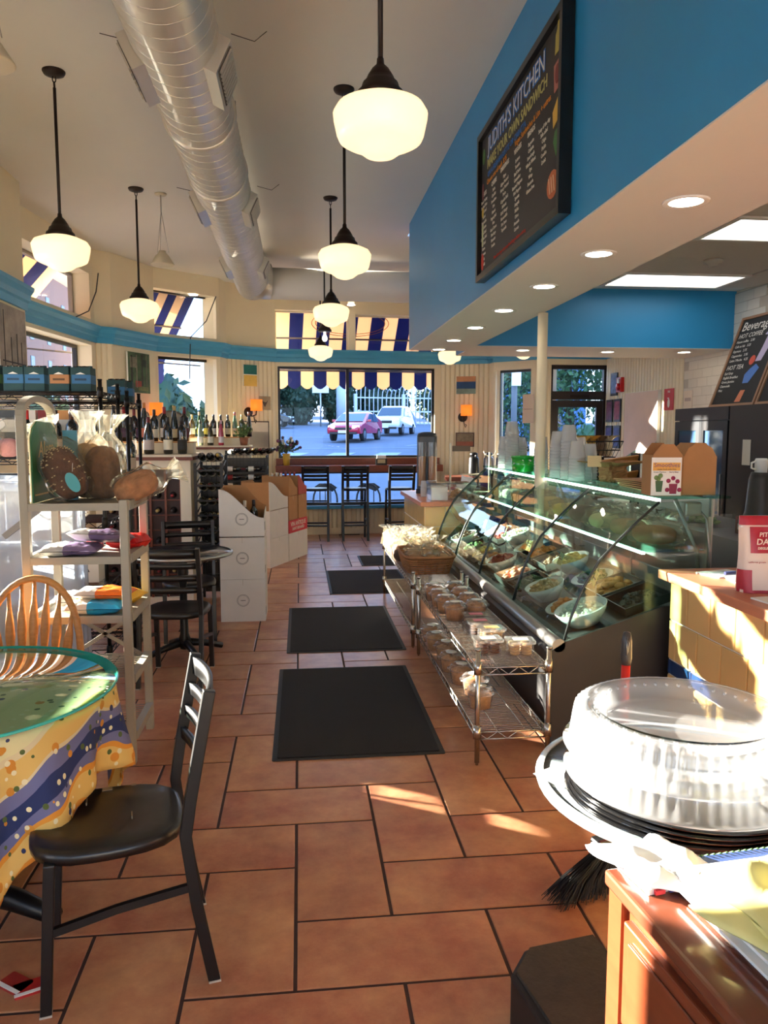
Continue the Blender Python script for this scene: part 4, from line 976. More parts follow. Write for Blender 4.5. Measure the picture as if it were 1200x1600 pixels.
packs(.985, 4.215, 'clear box of brownies with a pink sticker, next to the tubs', (92, 54, 44), 5, -.03, None, col(228, 132, 142))
# ---- wicker basket with wrapped sandwiches
t = thing('wicker_basket', 'brown woven wicker basket on the chrome wire cart', 'basket', (1.005, 6.10, ZS)); M_WICK = mat('wicker', (164, 108, 62), .7, var=.25, vs=30)
def rr(hw, hd, n=40, ph=0, amp=0, z=0):
    out = []
    for i in range(n):
        a = 2*PI*i/n; c_ = math.cos(a); s_ = math.sin(a); k = 1/max(abs(c_)**6 + abs(s_)**6, 1e-6)**(1/6)
        q = 1 + amp*math.sin(i*PI + ph); out.append((c_*k*hw*q, s_*k*hd*q, z))
    return out
wv = MB()
for j in range(8):
    f = j/7; wv.tube(rr(.165 + .035*f, .265 + .045*f, 48, PI*(j % 2), .030, .008 + .122*f), .0072, 5, closed=True)
o = wv.build('woven_wall', M_WICK, t); o['kind'] = 'stuff'
st = MB()
for i in range(24):
    a0 = rr(.165, .265, 24)[i]; a1 = rr(.203, .315, 24)[i]; st.cyl((a0[0], a0[1], 0), (a1[0], a1[1], .14), .005, 5)
o = st.build('stake', M_WICK, t); o['kind'] = 'stuff'
MB().tube(rr(.203, .315, 40, 0, 0, .138), .012, 6, closed=True).build('rim', M_WICK, t); MB().prism([(p[0], p[1]) for p in rr(.15, .23, 24)], 0, .008).build('base', M_WICK, t)
MB().boxm((-.165, -.004, .01), (.165, .004, .115)).build('divider', M_WICK, t); MB().boxm((-.14, -.23, .008), (.14, .23, .05)).build('liner', M_WHITE, t)
def wrap_item(x, y, z, lab, seed, s=.1, rgb=(240, 238, 230), inner=(190, 140, 90), name='wrapped_roll', cat='wrapped food', grp=None, tall=.8):
    t = thing(name, lab, cat, (x, y, z), random.Random(seed).uniform(0, 6), grp); mb = MB(); loaf(mb, s*.85, s*1.1, s*tall*.55, seed); mb.build('contents', mat('inner_%d' % inner[0], inner, .7, var=.2, vs=20), t)
    bagmesh(s, s*1.3, s*tall*1.15, seed, .35, .5).build('wrapper', G_BAG, t)
k = 0
for (x, y) in ((.90, 5.93), (1.02, 5.91), (1.12, 5.96), (.92, 6.2), (1.04, 6.24), (1.12, 6.30)):
    wrap_item(x, y, ZS+.052, 'clear wrapped roll in the wicker basket, %s from the near rim' % NTH[k], 60+k, .125, grp='wrapped rolls in the basket', tall=1.3); k += 1
rng = random.Random(4)
pst = [('chocolate biscuit', (96, 58, 42)), ('almond cookie', (206, 164, 110)), ('raisin bun', (160, 104, 60)), ('pink meringue', (226, 160, 170)), ('seeded cracker', (190, 150, 96)), ('ginger cookie', (150, 90, 50)), ('sugar cookie', (232, 206, 150)), ('green mint sweet', (110, 160, 90)), ('orange biscotti', (210, 140, 70)), ('lemon bar', (232, 206, 90)), ('oat bar', (176, 130, 80)), ('white nougat', (236, 230, 220))]
for i, (nm, rgb) in enumerate(pst):
    x = .87 + (i % 3)*.12; y = 6.50 + (i//3)*.235
    wrap_item(x, y, ZS, 'small cellophane bag of %s heaped at the far end of the wire carts' % nm, 80+i, .14, inner=rgb, name='treat_bag', cat='treat bag', grp='treat bags beyond the basket', tall=1.4)
t = thing('price_card', 'white price card at the far end of the wire cart', 'price card', (.84, 7.40, ZS)); MB().box((0, 0, .09), (.10, .004, .16), (R(-12), R(14), 0)).build('card', M_WHITE, t); MB().boxm((-.03, -.02, 0), (.03, .03, .012)).build('stand', M_STEEL, t)
# ---- things on top of the case
ZT = 1.268
M_CUP = glassy('cup_plastic', (236, 238, 238), .12, 1.4, 1.45, haze=.5)
def cups(x, y, n, lab, r=.055, h0=.11, flip=True, z=ZT, grp='stacks of clear plastic cups on the case'):
    t = thing('cup_stack', lab, 'cup stack', (x, y, z), 0, grp)
    for k in range(n):
        zz = k*.021; MB().lathe([(r*1.0, zz), (r*1.04, zz+.004), (r*.98, zz+.01), (r*.74, zz+h0), (r*.7, zz+h0+.002), (0, zz+h0+.002)], 18, caps=False).build('cup', M_CUP, t)
cups(1.80, 4.86, 8, 'short inverted stack of clear cups nearest the price card'); cups(1.93, 4.98, 7, 'inverted stack of clear cups right of the column stacks')
cups(1.80, 5.02, 13, 'tallest inverted stack of clear cups right of the cream column'); cups(1.79, 5.20, 11, 'inverted stack of clear cups close to the cream column', .06); cups(1.92, 5.16, 9, 'inverted clear cup stack behind the tallest one', .06)
cups(1.84, 5.74, 9, 'inverted clear cup stack just right of the green tub'); cups(1.80, 6.42, 15, 'tallest far stack of clear cups left of the green tub', .06); cups(1.90, 6.55, 10, 'wide far stack of clear lids behind the tall cup stack', .075, .08); cups(1.79, 6.6, 9, 'far left stack of clear cups on the case', .06)
t = thing('green_tub', 'translucent green plastic tub on top of the case', 'tub', (1.81, 6.1, ZT)); gg = mat('green_plastic', (40, 170, 60), .15, coat=.5)
MB().lathe([(0, 0), (.092, 0), (.1, .11), (.096, .11), (.088, .006), (0, .006)], 24).build('tub', gg, t); MB().lathe([(.105, .11), (.105, .125), (0, .13)], 24).build('lid', gg, t); MB().box((.11, 0, .1), (.03, .04, .03)).build('tab', gg, t)
t = thing('price_card', 'tan price card on a metal stand on top of the case', 'price card', (1.81, 4.62, ZT)); MB().cyl((0,0,0), (0,0,.006), .025, 12).cyl((0,0,0), (0,0,.1), .003, 6).build('stand', M_STEEL, t); MB().box((.01, -.01, .135), (.085, .004, .07), (R(-10), 0, R(-12))).build('card', mat('tan_card', (214, 190, 146), .7), t)
t = thing('paper_bag', 'crumpled brown paper bag behind the tan price card', 'paper bag', (1.98, 4.70, ZT), .3); bagmesh(.16, .13, .13, 21, .9, .05).build('bag', M_KRAFT, t); MB().boxm((-.06, -.05, .001), (.06, .05, .02)).build('base', M_KRAFT, t)
for i in range(5):
    t = thing('paper_folder', 'brown paper wrapping sheet on the case top, %s layer from below' % NTH[i], 'paper sheet', (1.96 + .01*i, 4.12 + .02*i, ZT + i*.009), .06*i - .1, 'paper sheets on the case top'); MB().boxm((-.11, -.22, 0), (.11, .22, .006)).build('sheet', mat('sheet_%d' % (i % 3), [(120, 84, 60), (176, 128, 92), (92, 62, 50)][i % 3], .7), t); MB().boxm((-.112, -.2, .001), (-.11, .2, .007)).build('fold', M_KRAFT, t)
# smoothie sign box and kraft take-out boxes
t = thing('take_out_box', 'kraft gabled box with a white smoothie poster on its front', 'take-out box', (1.815, 3.70, ZT), R(-6))
MB().boxm((-.075, -.075, 0), (.075, .075, .20)).build('box', M_KRAFT, t)
MB().prism([(-.075, .20), (.075, .20), (.03, .255), (-.03, .255)], -.074, -.07, 1).build('gable_flap', M_KRAFT, t); MB().prism([(-.075, .20), (.075, .20), (.03, .26), (-.03, .26)], .07, .074, 1).build('gable_flap', M_KRAFT, t)
ps = MB().boxm((-.08, -.080, .002), (.068, -.0755, .19)).build('poster', mat('poster_white', (240, 236, 226), .5), t)
MB().boxm((-.074, -.0815, .125), (.062, -.080, .165)).build('poster_band', mat('band_amber', (236, 176, 84), .6), ps)
def pt(s, size, x, z, m): return text(s, size, m, t, frame_M((x, -.0826, z), (1, 0, 0), (0, 0, 1)), ext=.0004)
pt('Smoothies', .030, -.006, .152, col(120, 70, 120)); pt('made fresh with fruit', .011, -.006, .132, col(90, 60, 40)); pt('Green Machine', .010, -.04, .118, col(50, 70, 50)); pt('Berry Blast', .010, .03, .118, col(120, 40, 60))
pc = MB().prism([(-.055, .02), (-.028, .02), (-.022, .075), (-.06, .075)], -.0815, -.080, 1).build('drawn_glass', col(64, 96, 58), ps); MB().prism([(.012, .01), (.045, .01), (.05, .06), (.008, .06)], -.0815, -.080, 1).build('drawn_glass', col(140, 34, 66), ps)
for (x, z) in ((.005, .075), (.028, .088), (.05, .072), (.06, .03), (.0, .03)): MB().lathe([(0, 0), (.011, 0), (.011, .0016), (0, .0016)], 10).tf(Matrix.Translation((x, -.080, z)) @ Matrix.Rotation(R(90), 4, 'X')).build('drawn_berry', col(160, 40, 80), ps)
for (x, z) in ((-.055, .09), (-.035, .1), (-.045, .085)): MB().lathe([(0, 0), (.012, 0), (.012, .0016), (0, .0016)], 10).tf(Matrix.Translation((x, -.080, z)) @ Matrix.Rotation(R(90), 4, 'X')).build('drawn_leaf', col(120, 150, 90), ps)
t = thing('take_out_box', 'plain kraft take-out box with an arched gable, right of the poster box', 'take-out box', (1.995, 3.74, ZT), R(-4))
MB().boxm((-.085, -.09, 0), (.085, .09, .19)).build('box', M_KRAFT, t)
for y in (-.09, .086): MB().prism([(-.085, .19), (.085, .19), (.06, .235), (.02, .26), (-.02, .26), (-.06, .235)], y, y+.004, 1).build('gable_flap', M_KRAFT, t)
MB().box((-.055, 0, .225), (.004, .178, .09), (0, R(40), 0)).box((.055, 0, .225), (.004, .178, .09), (0, R(-40), 0)).build('side_flap', M_KRAFT, t)
# ---- on the near counter
t = thing('date_bag', 'red and cream stand-up pouch of pitted dates on the near counter', 'food bag', (1.925, 3.0, .9155), R(-8))
M_DR = mat('date_red', (176, 32, 48), .4); M_DC = mat('date_cream', (232, 206, 186), .4)
def pouch(u, v): 
    x = (u-.5)*.2*(1 + .02*math.sin(9*v)); th = .05*(1-v)**.6 + .006; return (x, 0, v*.32), th
def pf(sg):
    def fn(u, v):
        p, th = pouch(u, v); e = (1 - (2*u-1)**4)**.5 if abs(2*u-1) < 1 else 0
        return (p[0], sg*th*e*(1+.05*math.sin(12*u+7*v)), p[2])
    return fn
MB().grid(pf(-1), 16, 18).grid(pf(1), 16, 18).build('pouch', M_DC, t)
def band(v0, v1, u0, u1, m, nm, off=.003):
    f = pf(-1)
    def fn(u, v): x, y, z = f(u0+(u1-u0)*u, v0+(v1-v0)*v); return (x, y-off, z)
    MB().grid(fn, 12, 6).build(nm, m, t)
band(.88, 1.0, .0, 1, M_DR, 'top_band'); band(.52, .86, .18, .95, M_DR, 'title_band'); band(0, .04, 0, 1, M_DR, 'bottom_band'); band(.04, .30, .0, .22, M_DR, 'corner_band'); band(.04, .2, .75, 1, M_DR, 'corner_band')
MB().boxm((-.1, -.014, .272), (.1, .0, .278)).build('zip_strip', M_WHITE, t)
for (s, z, sz) in (('PITTED', .243, .026), ('DATES', .213, .036), ('DEGLET NOOR', .187, .014)):
    text(s, sz, M_DC, t, frame_M((.012, -.036 - (.243-z)*.12, z), (1, 0, 0), (0, -.1, 1)), ext=.0004, bold=.0006)
for (x, z) in ((.045, .12), (.075, .13), (.06, .085), (.085, .09)): MB().ico((x, -.045, z), .018, 2, 1, .3, .75).build('printed_date', mat('date_brown', (120, 56, 40), .4), t)
text('california grown', .011, M_DR, t, frame_M((-.04, -.05, .13), (1, 0, 0), (0, -.1, 1)), ext=.0004)
for i, (x, y, rz_, sz) in enumerate(((1.98, 3.38, .3, (.2, .14)), (2.05, 3.2, -.2, (.26, .18)), (1.92, 2.72, .1, (.22, .3)), (2.2, 2.6, .2, (.3, .4)))):
    t = thing('paper_sheet', ['sunlit white paper beside the case end on the near counter', 'white paper behind the date pouch on the near counter', 'white paper in front of the date pouch', 'large white sheet at the counter near end'][i], 'paper', (x, y, .9155), rz_)
    MB().boxm((-sz[0]/2, -sz[1]/2, 0), (sz[0]/2, sz[1]/2, .006)).build('sheet', M_WHITE, t); MB().boxm((-sz[0]/4, -sz[1]/4, .006), (sz[0]/4, sz[1]/4, .007)).build('print_block', col(200, 204, 210), t)
t = thing('pen', 'dark blue marker pen lying on the near counter', 'pen', (1.98, 3.27, .9355), .1); MB().cyl((-.06, 0, .006), (.06, 0, .006), .009, 10).build('barrel', col(40, 50, 90, .3), t); MB().cyl((.06, 0, .006), (.09, 0, .006), .010, 10).build('cap', col(20, 24, 40, .3), t)
t = thing('plastic_pitcher', 'clear plastic pitcher behind the near counter', 'pitcher', (2.38, 3.40, .9155)); MB().lathe([(.05, 0), (.055, .16), (.052, .16), (.047, .004), (0, .004)], 20).build('body', G_LID, t); MB().tube([(.055, 0, .14), (.09, 0, .13), (.09, 0, .06), (.053, 0, .04)], .007, 6).build('handle', G_LID, t)
# ---- right foreground: round table, catering lids, dresser, broom, black box
TZ = .72
t = thing('round_table', 'small round glass-topped table with grey streaked print at right', 'table', (.965, 1.745, 0))
M_STREAK = mat('streak_print', (104, 112, 114), .25, var=.6, vs=14, stretch=(1, 9, 1), coat=.4)
MB().lathe([(0, TZ-.02), (.362, TZ-.02), (.364, TZ-.006), (0, TZ-.004)], 48).build('tabletop', M_STREAK, t)
MB().lathe([(.364, TZ-.022), (.380, TZ-.022), (.384, TZ-.01), (.380, TZ-.002), (.364, TZ-.002)], 56, caps=False).build('rim', mat('rim_white', (226, 228, 226), .2, coat=.5), t)
MB().cyl((0, 0, .03), (0, 0, TZ-.02), .035, 14).build('pedestal', M_BLACKMETAL, t)
for k in range(4):
    a = k*PI/2 + PI/4; MB().tube([(0, 0, .06), (.09*math.cos(a), .09*math.sin(a), .045), (.15*math.cos(a), .15*math.sin(a), .018)], [.028, .022, .016], 8).build('foot', M_BLACKMETAL, t)
LX, LY = .895, 1.665
M_BTRAY = mat('glossy_black_tray', (16, 16, 17), .12, coat=.5)
for k in range(4):
    t = thing('catering_tray', 'round glossy black catering tray, %s from the bottom of the stack' % NTH[k], 'tray', (LX + .004*k, LY + .003*(k % 2), TZ + .001 + k*.0105), 0, 'black trays under the clear lids')
    MB().lathe([(0, 0), (.22, 0), (.262, .009), (.266, .014), (.258, .014), (.218, .004), (0, .004)], 44).build('dish', M_BTRAY, t); MB().lathe([(.266, .010), (.273, .012), (.266, .0145)], 44, caps=False).build('rim', M_BTRAY, t)
G_DOME = glassy('dome_plastic', (244, 246, 248), .06, 1.5, 1.5, haze=.28)
for k in range(2):
    t = thing('catering_dome', 'clear ribbed round catering dome, %s' % ['lower one resting on the black trays', 'upper one with a sunken centre'][k], 'tray dome', (LX - .004*k, LY - .003*k, TZ + .056 + k*.062), k*.3, 'clear catering domes')
    wb = lambda a, z: 1 + (.007*math.sin(60*a) if z > .01 else 0)
    MB().lathe([(.272, 0), (.275, .006), (.262, .008), (.252, .07), (.248, .09), (.236, .097)], 360, wob=wb, caps=False).build('ribbed_wall', G_DOME, t)
    MB().lathe([(.236, .097), (.205, .098), (.195, .085), (.185, .06), (.17, .054), (0, .054)], 84, wob=lambda a, z: 1 + .004*math.sin(42*a), caps=False).build('sunken_top', G_DOME, t)
    tb = MB()
    for q in range(44): a = 2*PI*q/44; tb.ico((.2*math.cos(a), .2*math.sin(a), .088), .006, 1)
    o = tb.build('knob_ring', G_DOME, t); o['kind'] = 'stuff'
# broom
t = thing('broom', 'short red-handled broom standing behind the stacked lids', 'broom', (1.06, 2.42, 0), .25)
MB().cyl((.02, 0, .2), (.03, 0, .80), .015, 12).build('handle', mat('broom_red', (214, 44, 36), .3), t); MB().lathe([(.016, .80), (.019, .82), (.018, .88), (.012, .91), (0, .915)], 12, (.03, 0, 0)).build('handle_cap', mat('cap_grey', (70, 66, 64), .3), t)
MB().tube([(.018, -.018, .84), (.012, -.024, .87), (.016, -.02, .9), (.024, -.02, .88), (.02, -.02, .85)], .002, 5, closed=True).build('hang_ring', M_STEEL, t)
MB().box((-.02, 0, .17), (.12, .05, .06)).build('head', M_BLACK, t, bevel=.01)
br = MB(); rng = random.Random(3)
for k in range(420):
    a = rng.uniform(-1, 1); b = rng.uniform(-1, 1); x0 = -.02 + a*.055; y0 = b*.02; x1 = -.09 + a*.12 - rng.uniform(0, .06); y1 = y0*2.6 + rng.uniform(-.01, .01); z1 = rng.uniform(.002, .025)
    br.cyl((x0, y0, .145), ((x0+x1)/2 - .02, (y0+y1)/2, .075), .0014, 3, caps=False); br.cyl(((x0+x1)/2 - .02, (y0+y1)/2, .075), (x1, y1, z1), .0014, 3, caps=False)
o = br.build('bristles', M_BLACK, t); o['kind'] = 'stuff'
# black plastic stool box with torn red edge
t = thing('step_stool', 'dark rubber-topped box on the floor beside the dresser', 'step stool', (.715, 1.77, 0), R(10))
MB().prism([(-.17, -.14), (-.12, -.20), (.13, -.20), (.13, .17), (-.09, .17), (-.17, .09)], .0, .17).build('body', mat('stool_black', (30, 27, 25), .6, var=.2, vs=12), t, bevel=.012)
MB().prism([(-.155, -.125), (-.11, -.185), (.115, -.185), (.115, .155), (-.08, .155), (-.155, .08)], .17, .182).build('rubber_top', mat('rubber', (58, 52, 44), .8, var=.25, vs=30, bump=.3, bs=90), t)
t = thing('torn_carton', 'small torn red and tan carton leaning on the dark stool box', 'carton', (.70, 1.455, 0), R(15)); MB().boxm((-.07, -.05, 0), (.07, .05, .16)).build('carton', M_KRAFT, t); MB().boxm((-.073, -.054, .0), (.073, -.05, .165)).build('red_side', mat('carton_red', (150, 40, 36), .6), t)
MB().prism([(-.073, .165), (.03, .165), (-.02, .20), (-.05, .19)], -.054, -.05, 1).build('torn_flap', M_KRAFT, t)
# dresser
t = thing('dresser', 'reddish brown wooden dresser with long drawers at lower right', 'dresser', (.572, 1.315, 0), R(6))
M_DRW = mat('cherry_wood', (126, 60, 34), .3, var=.18, vs=5, stretch=(6, 1, 6), coat=.3)
DH = .76; DW, DL = .50, .92
MB().boxm((.012, -DL, .05), (DW, -.012, DH-.03)).build('carcass', M_DRW, t); MB().boxm((-.008, -DL-.01, DH-.03), (DW+.01, .008, DH)).build('top', mat('dresser_top', (112, 60, 42), .18, var=.15, vs=4, stretch=(6, 1, 6), coat=.5), t, bevel=.006)
for (x, y) in ((0, -.045), (0, -DL)): MB().boxm((x, y, 0), (x+.045, y+.045, DH-.03)).build('post', M_DRW, t)
MB().boxm((DW-.045, -.045, 0), (DW, 0, .06)).build('post', M_DRW, t)
for (z0, z1) in ((.50, .70), (.27, .48), (.07, .25)):
    d = MB().boxm((-.004, -DL+.06, z0), (.014, -.06, z1)); o = d.build('drawer', M_DRW, t, bevel=.004)
    MB().boxm((-.010, -DL+.085, z0+.025), (-.004, -.085, z1-.025)).build('drawer_panel', M_DRW, o, bevel=.003)
    h = MB().tube([(-.008, -.27, (z0+z1)/2), (-.03, -.275, (z0+z1)/2), (-.036, -.32, (z0+z1)/2-.012), (-.03, -.365, (z0+z1)/2), (-.008, -.37, (z0+z1)/2)], .007, 8); h.build('handle', M_STEEL, o)
    MB().prism(ell(-.32, (z0+z1)/2, .065, .026), -.0125, -.0095, 0).build('handle_plate', M_BLACKMETAL, o)
# papers on the dresser
ZD = DH + .001
def crumple(nx, ny, W_, D_, amp, seed, th=.0):
    rng = random.Random(seed); ph = [rng.uniform(0, 6.28) for _ in range(8)]
    def fn(u, v):
        z = amp*(.5 + .5*math.sin(5*u+ph[0]+3*v)*math.sin(4*v+ph[1])) + amp*.5*(.5+.5*math.sin(13*u+ph[2]-5*v)) + amp*.35*(.5+.5*math.sin(17*v+ph[3]+4*u)); e = min(u, 1-u, v, 1-v); z *= min(1, e*6)
        return ((u-.5)*W_ + .02*math.sin(5*v+ph[4]), (v-.5)*D_ + .02*math.sin(6*u+ph[5]), z)
    return MB().grid(fn, nx, ny)
def paperpile(name, lab, cat, x, y, z, rz_, W_, D_, H_, m, sheets=3, amp=0.0, seed=0):
    t = thing(name, lab, cat, (x, y, z), rz_)
    for k in range(sheets):
        a = .01*math.sin(k*2.1+seed); MB().boxm((-W_/2+a, -D_/2-a, k*H_/sheets), (W_/2+a, D_/2-a, (k+.8)*H_/sheets)).build('sheet', m, t)
    if amp: crumple(16, 16, W_*1.02, D_*1.02, amp, seed).build('crumpled_sheet', m, t, solid=.003, loc=(0, 0, H_+.002))
    return t
paperpile('newspaper_stack', 'thick pile of white newspapers on the dresser', 'newspapers', .835, 1.02, ZD, .1, .30, .50, .035, M_WHITE, 5, .0, 1)
t = thing('yellow_bag', 'crumpled pale yellow paper bag lying on the newspapers', 'paper bag', (.83, 1.075, ZD + .037), .2); M_YB = mat('pale_yellow', (228, 216, 140), .7, var=.05)
crumple(26, 26, .30, .22, .035, 5).build('upper_sheet', M_YB, t, solid=.003, loc=(0, 0, .022)); crumple(20, 20, .32, .24, .014, 6).build('lower_sheet', M_YB, t, solid=.003); MB().boxm((-.13, -.09, .0), (.13, .09, .018)).build('folded_body', M_YB, t)
t = thing('spiral_booklet', 'spiral-bound booklet with blue printed cover between lids and papers', 'booklet', (.92, 1.285, ZD + .002), .1)
MB().boxm((-.20, -.045, 0), (.22, .05, .012)).build('cover', mat('booklet_blue', (52, 74, 128), .4), t); MB().boxm((.0, -.03, .012), (.2, .045, .0135)).build('photo_print', mat('photo_print', (150, 120, 90), .4, var=.5, vs=40), t)
for k in range(30): MB().tube([(-.19 + k*.0135, .045, .0), (-.19 + k*.0135, .056, .008), (-.19 + k*.0135, .045, .016)], .002, 4).build('coil', mat('coil_green', (70, 104, 66), .4), t)
text('CATERING MENU', .022, M_WHITE, t, frame_M((-.09, .005, .0128), (1, 0, 0), (0, 1, 0)), ext=.0004)
t = thing('plastic_sleeve', 'white plastic carrier with red and blue print hanging off the dresser corner', 'plastic bag', (.655, 1.30, ZD), .2); crumple(14, 14, .15, .16, .022, 8).build('sheet', mat('white_plastic', (242, 242, 244), .3), t, solid=.002, loc=(0, 0, .014)); MB().boxm((-.06, -.06, 0), (.06, .06, .011)).build('folded_body', M_WHITE, t); MB().boxm((-.05, -.067, .002), (-.03, -.0605, .010)).build('red_print', col(190, 40, 50), t); MB().boxm((-.02, -.067, .002), (.0, -.0605, .010)).build('blue_print', col(50, 60, 140), t)
paperpile('flyer', 'white flyer poking out under the black trays', 'flyer', .655, 1.80, TZ + .0005, .5, .12, .10, .0006, M_WHITE, 1)
paperpile('flyer', 'dark printed flyer on the streaked table edge', 'flyer', .70, 1.42, TZ + .0005, -.4, .12, .06, .003, mat('flyer_dark', (60, 54, 52), .3, var=.3, vs=20), 1)
paperpile('notepad', 'grey leather folder at the lower right of the dresser', 'folder', .80, .66, ZD, .1, .16, .16, .02, mat('folder_grey', (72, 74, 76), .4), 2)
# ================================================================== LEFT SIDE
# ---- entrance mats
M_MAT = mat('mat_black', (24, 23, 24), .95, var=.25, vs=120, bump=.5, bs=260); M_RUB = mat('mat_rubber', (16, 16, 17), .6)
def floor_mat(x0, x1, y0, y1, lab):
    t = thing('floor_mat', lab, 'mat', ((x0+x1)/2, (y0+y1)/2, 0), 0, 'black floor mats along the aisle'); w_, d_ = (x1-x0)/2, (y1-y0)/2
    MB().rbox((-w_, -d_, .0), (w_, d_, .005), .01).build('rubber_border', M_RUB, t); MB().rbox((-w_+.025, -d_+.025, .005), (w_-.025, d_-.025, .009), .006).build('carpet', M_MAT, t)
floor_mat(-.15, .70, 3.60, 5.05, 'nearest black floor mat, in front of the wire cart'); floor_mat(-.11, .76, 5.43, 6.86, 'second black floor mat from the camera')
floor_mat(.28, 1.12, 7.43, 8.72, 'third black floor mat, beside the stacked white cartons'); floor_mat(.72, 1.14, 9.0, 9.75, 'farthest small black floor mat before the bar stools')
# ---- ladder-back chairs
def bend(pts, th):
    """closed side polygon around a centre line of (y,z)"""
    L_, R_ = [], []
    for i, p in enumerate(pts):
        a = Vector(pts[max(i-1, 0)]); b = Vector(pts[min(i+1, len(pts)-1)]); d = (b-a).normalized(); n = Vector((-d.y, d.x))*th/2
        L_.append((p[0]+n.x, p[1]+n.y)); R_.append((p[0]-n.x, p[1]-n.y))
    return L_ + R_[::-1]
def ladder_chair(name, lab, cat, loc, rz_, sh=.45, bh=.88, W_=.42, D_=.42, nsl=4, group=None, stool=False):
    t = thing(name, lab, cat, loc, rz_, group); hw = W_/2; m = M_BLACK; e = .05 if stool else .03
    rl = [(D_/2 + e + .02, 0), (D_/2 + .005, sh*.55), (D_/2 - .02, sh), (D_/2 - .005, sh + .10), (D_/2 + .055, bh)]
    for s in (-1, 1):
        x0 = s*(hw-.018)
        q_ = .010 if stool else 0; o = MB().prism(bend(rl, .034 + q_), x0-.013-q_/2, x0+.013+q_/2, 0).build('back_post', m, t, bevel=.003)
        MB().boxm((x0-.015, D_/2+e+.003, 0), (x0+.015, D_/2+e+.038, .006)).build('foot_cap', col(180, 172, 160), o)
        xf = s*(hw-.03); fl = [(-D_/2 + .02 - (.03 if stool else 0), 0), (-D_/2 + .045, sh-.02)]
        o = MB().prism(bend(fl, .030 + q_), xf-.015, xf+.015, 0).build('leg', m, t, bevel=.003)
        MB().boxm((xf-.016, fl[0][0]-.016, 0), (xf+.016, fl[0][0]+.016, .006)).build('foot_cap', col(180, 172, 160), o)
        zs_ = sh*.52 if not stool else sh*.38
        st = [(fl[0][0]*(1-.5) + fl[1][0]*.5, zs_), (0, zs_+.035), (rl[1][0]-.01, zs_+.06)] if not stool else [(fl[0][0]+.03, zs_), (rl[1][0], zs_)]
        MB().prism(bend(st, .022), s*(hw-.024)-.008, s*(hw-.024)+.008, 0).build('side_stretcher', m, t)
    if stool:
        for (y, z) in ((-D_/2+.03, sh*.30), (D_/2+.03, sh*.30), (D_/2+.01, sh*.74), (-D_/2+.04, sh*.74)): MB().boxm((-hw+.03, y-.009, z-.012), (hw-.03, y+.009, z+.012)).build('foot_rail', m, t)
    # seat: rounded front
    pts = []
    for i in range(28):
        a = 2*PI*i/28; c_ = math.cos(a); s_ = math.sin(a); k = 1/max(abs(c_)**3.2 + abs(s_)**3.2, 1e-6)**(1/3.2); pts.append((c_*k*(hw-.012)*(1 - .06*max(0, s_)), s_*k*(D_/2) - .015))
    sb = MB(); n = len(pts)
    prof = [(1.0, -.030), (1.015, -.012), (1.0, .0), (.93, .006), (.55, -.002), (.0, -.006)]
    for (k, z) in prof[:-1]: sb.v += [(p[0]*k, p[1]*k, sh + z) for p in pts]
    sb.v.append((0, 0, sh + prof[-1][1]))
    for j in range(len(prof)-2):
        for i in range(n): sb.f.append((j*n+i, j*n+(i+1) % n, (j+1)*n+(i+1) % n, (j+1)*n+i)); sb.mi.append(0); sb.sm.append(True)
    j = len(prof)-2
    for i in range(n): sb.f.append((j*n+i, j*n+(i+1) % n, len(sb.v)-1)); sb.mi.append(0); sb.sm.append(True)
    sb.f.append(tuple(reversed(range(n)))); sb.mi.append(0); sb.sm.append(False)
    sb.build('seat', mat('black_seat', (22, 19, 18), .36, var=.25, vs=14, coat=.12), t)
    z0 = sh + .13; z1 = bh - .005
    for k in range(nsl):
        z = z1 - .03 - k*(z1 - z0)/(nsl-.2); hgt = (.056 if k == 0 else .036)*(1.15 if stool else 1); f = (z - sh - .1)/(bh - sh - .1); yc = D_/2 - .005 + .06*f
        def fn(u, v, z=z, hgt=hgt, yc=yc): q = 4*u*(1-u); return ((u-.5)*(W_-.05), yc + .028*q, z + (v-.5)*hgt)
        MB().grid(fn, 10, 1).build('top_rail' if k == 0 else 'slat', m, t, solid=.014)
    return t
ladder_chair('dining_chair', 'black ladder-back chair pulled up to the cloth-covered table', 'chair', (-.56, 2.25, 0), R(-77), bh=.865)
ladder_chair('dining_chair', 'black ladder-back chair with its back to us at the small round table', 'chair', (-.80, 5.0, 0), R(176), group=None)
ladder_chair('dining_chair', 'black ladder-back chair behind the small round table, half hidden', 'chair', (-.86, 5.98, 0), R(8))
for i, x in enumerate((.235, .80, 1.47)):
    ladder_chair('bar_stool', '%s tall black bar stool at the window counter' % ['left', 'middle', 'right'][i], 'bar stool', (x, 11.36, 0), R(180 + (-4, 0, 5)[i]), .76, 1.10, .40, .36, 4, 'bar stools at the window', True)
ch0 = [o for o in bpy.data.objects if o.name == 'dining_chair'][0]
for (x, y, w_, d_) in ((-.175, -.02, .02, .03), (-.178, .06, .012, .014), (-.12, -.08, .05, .004), (.02, .05, .03, .003), (-.17, -.07, .01, .012)): MB().boxm((x-w_/2, y-d_/2, .447), (x+w_/2, y+d_/2, .4565)).build('paint_chip', col(150, 128, 96), ch0)
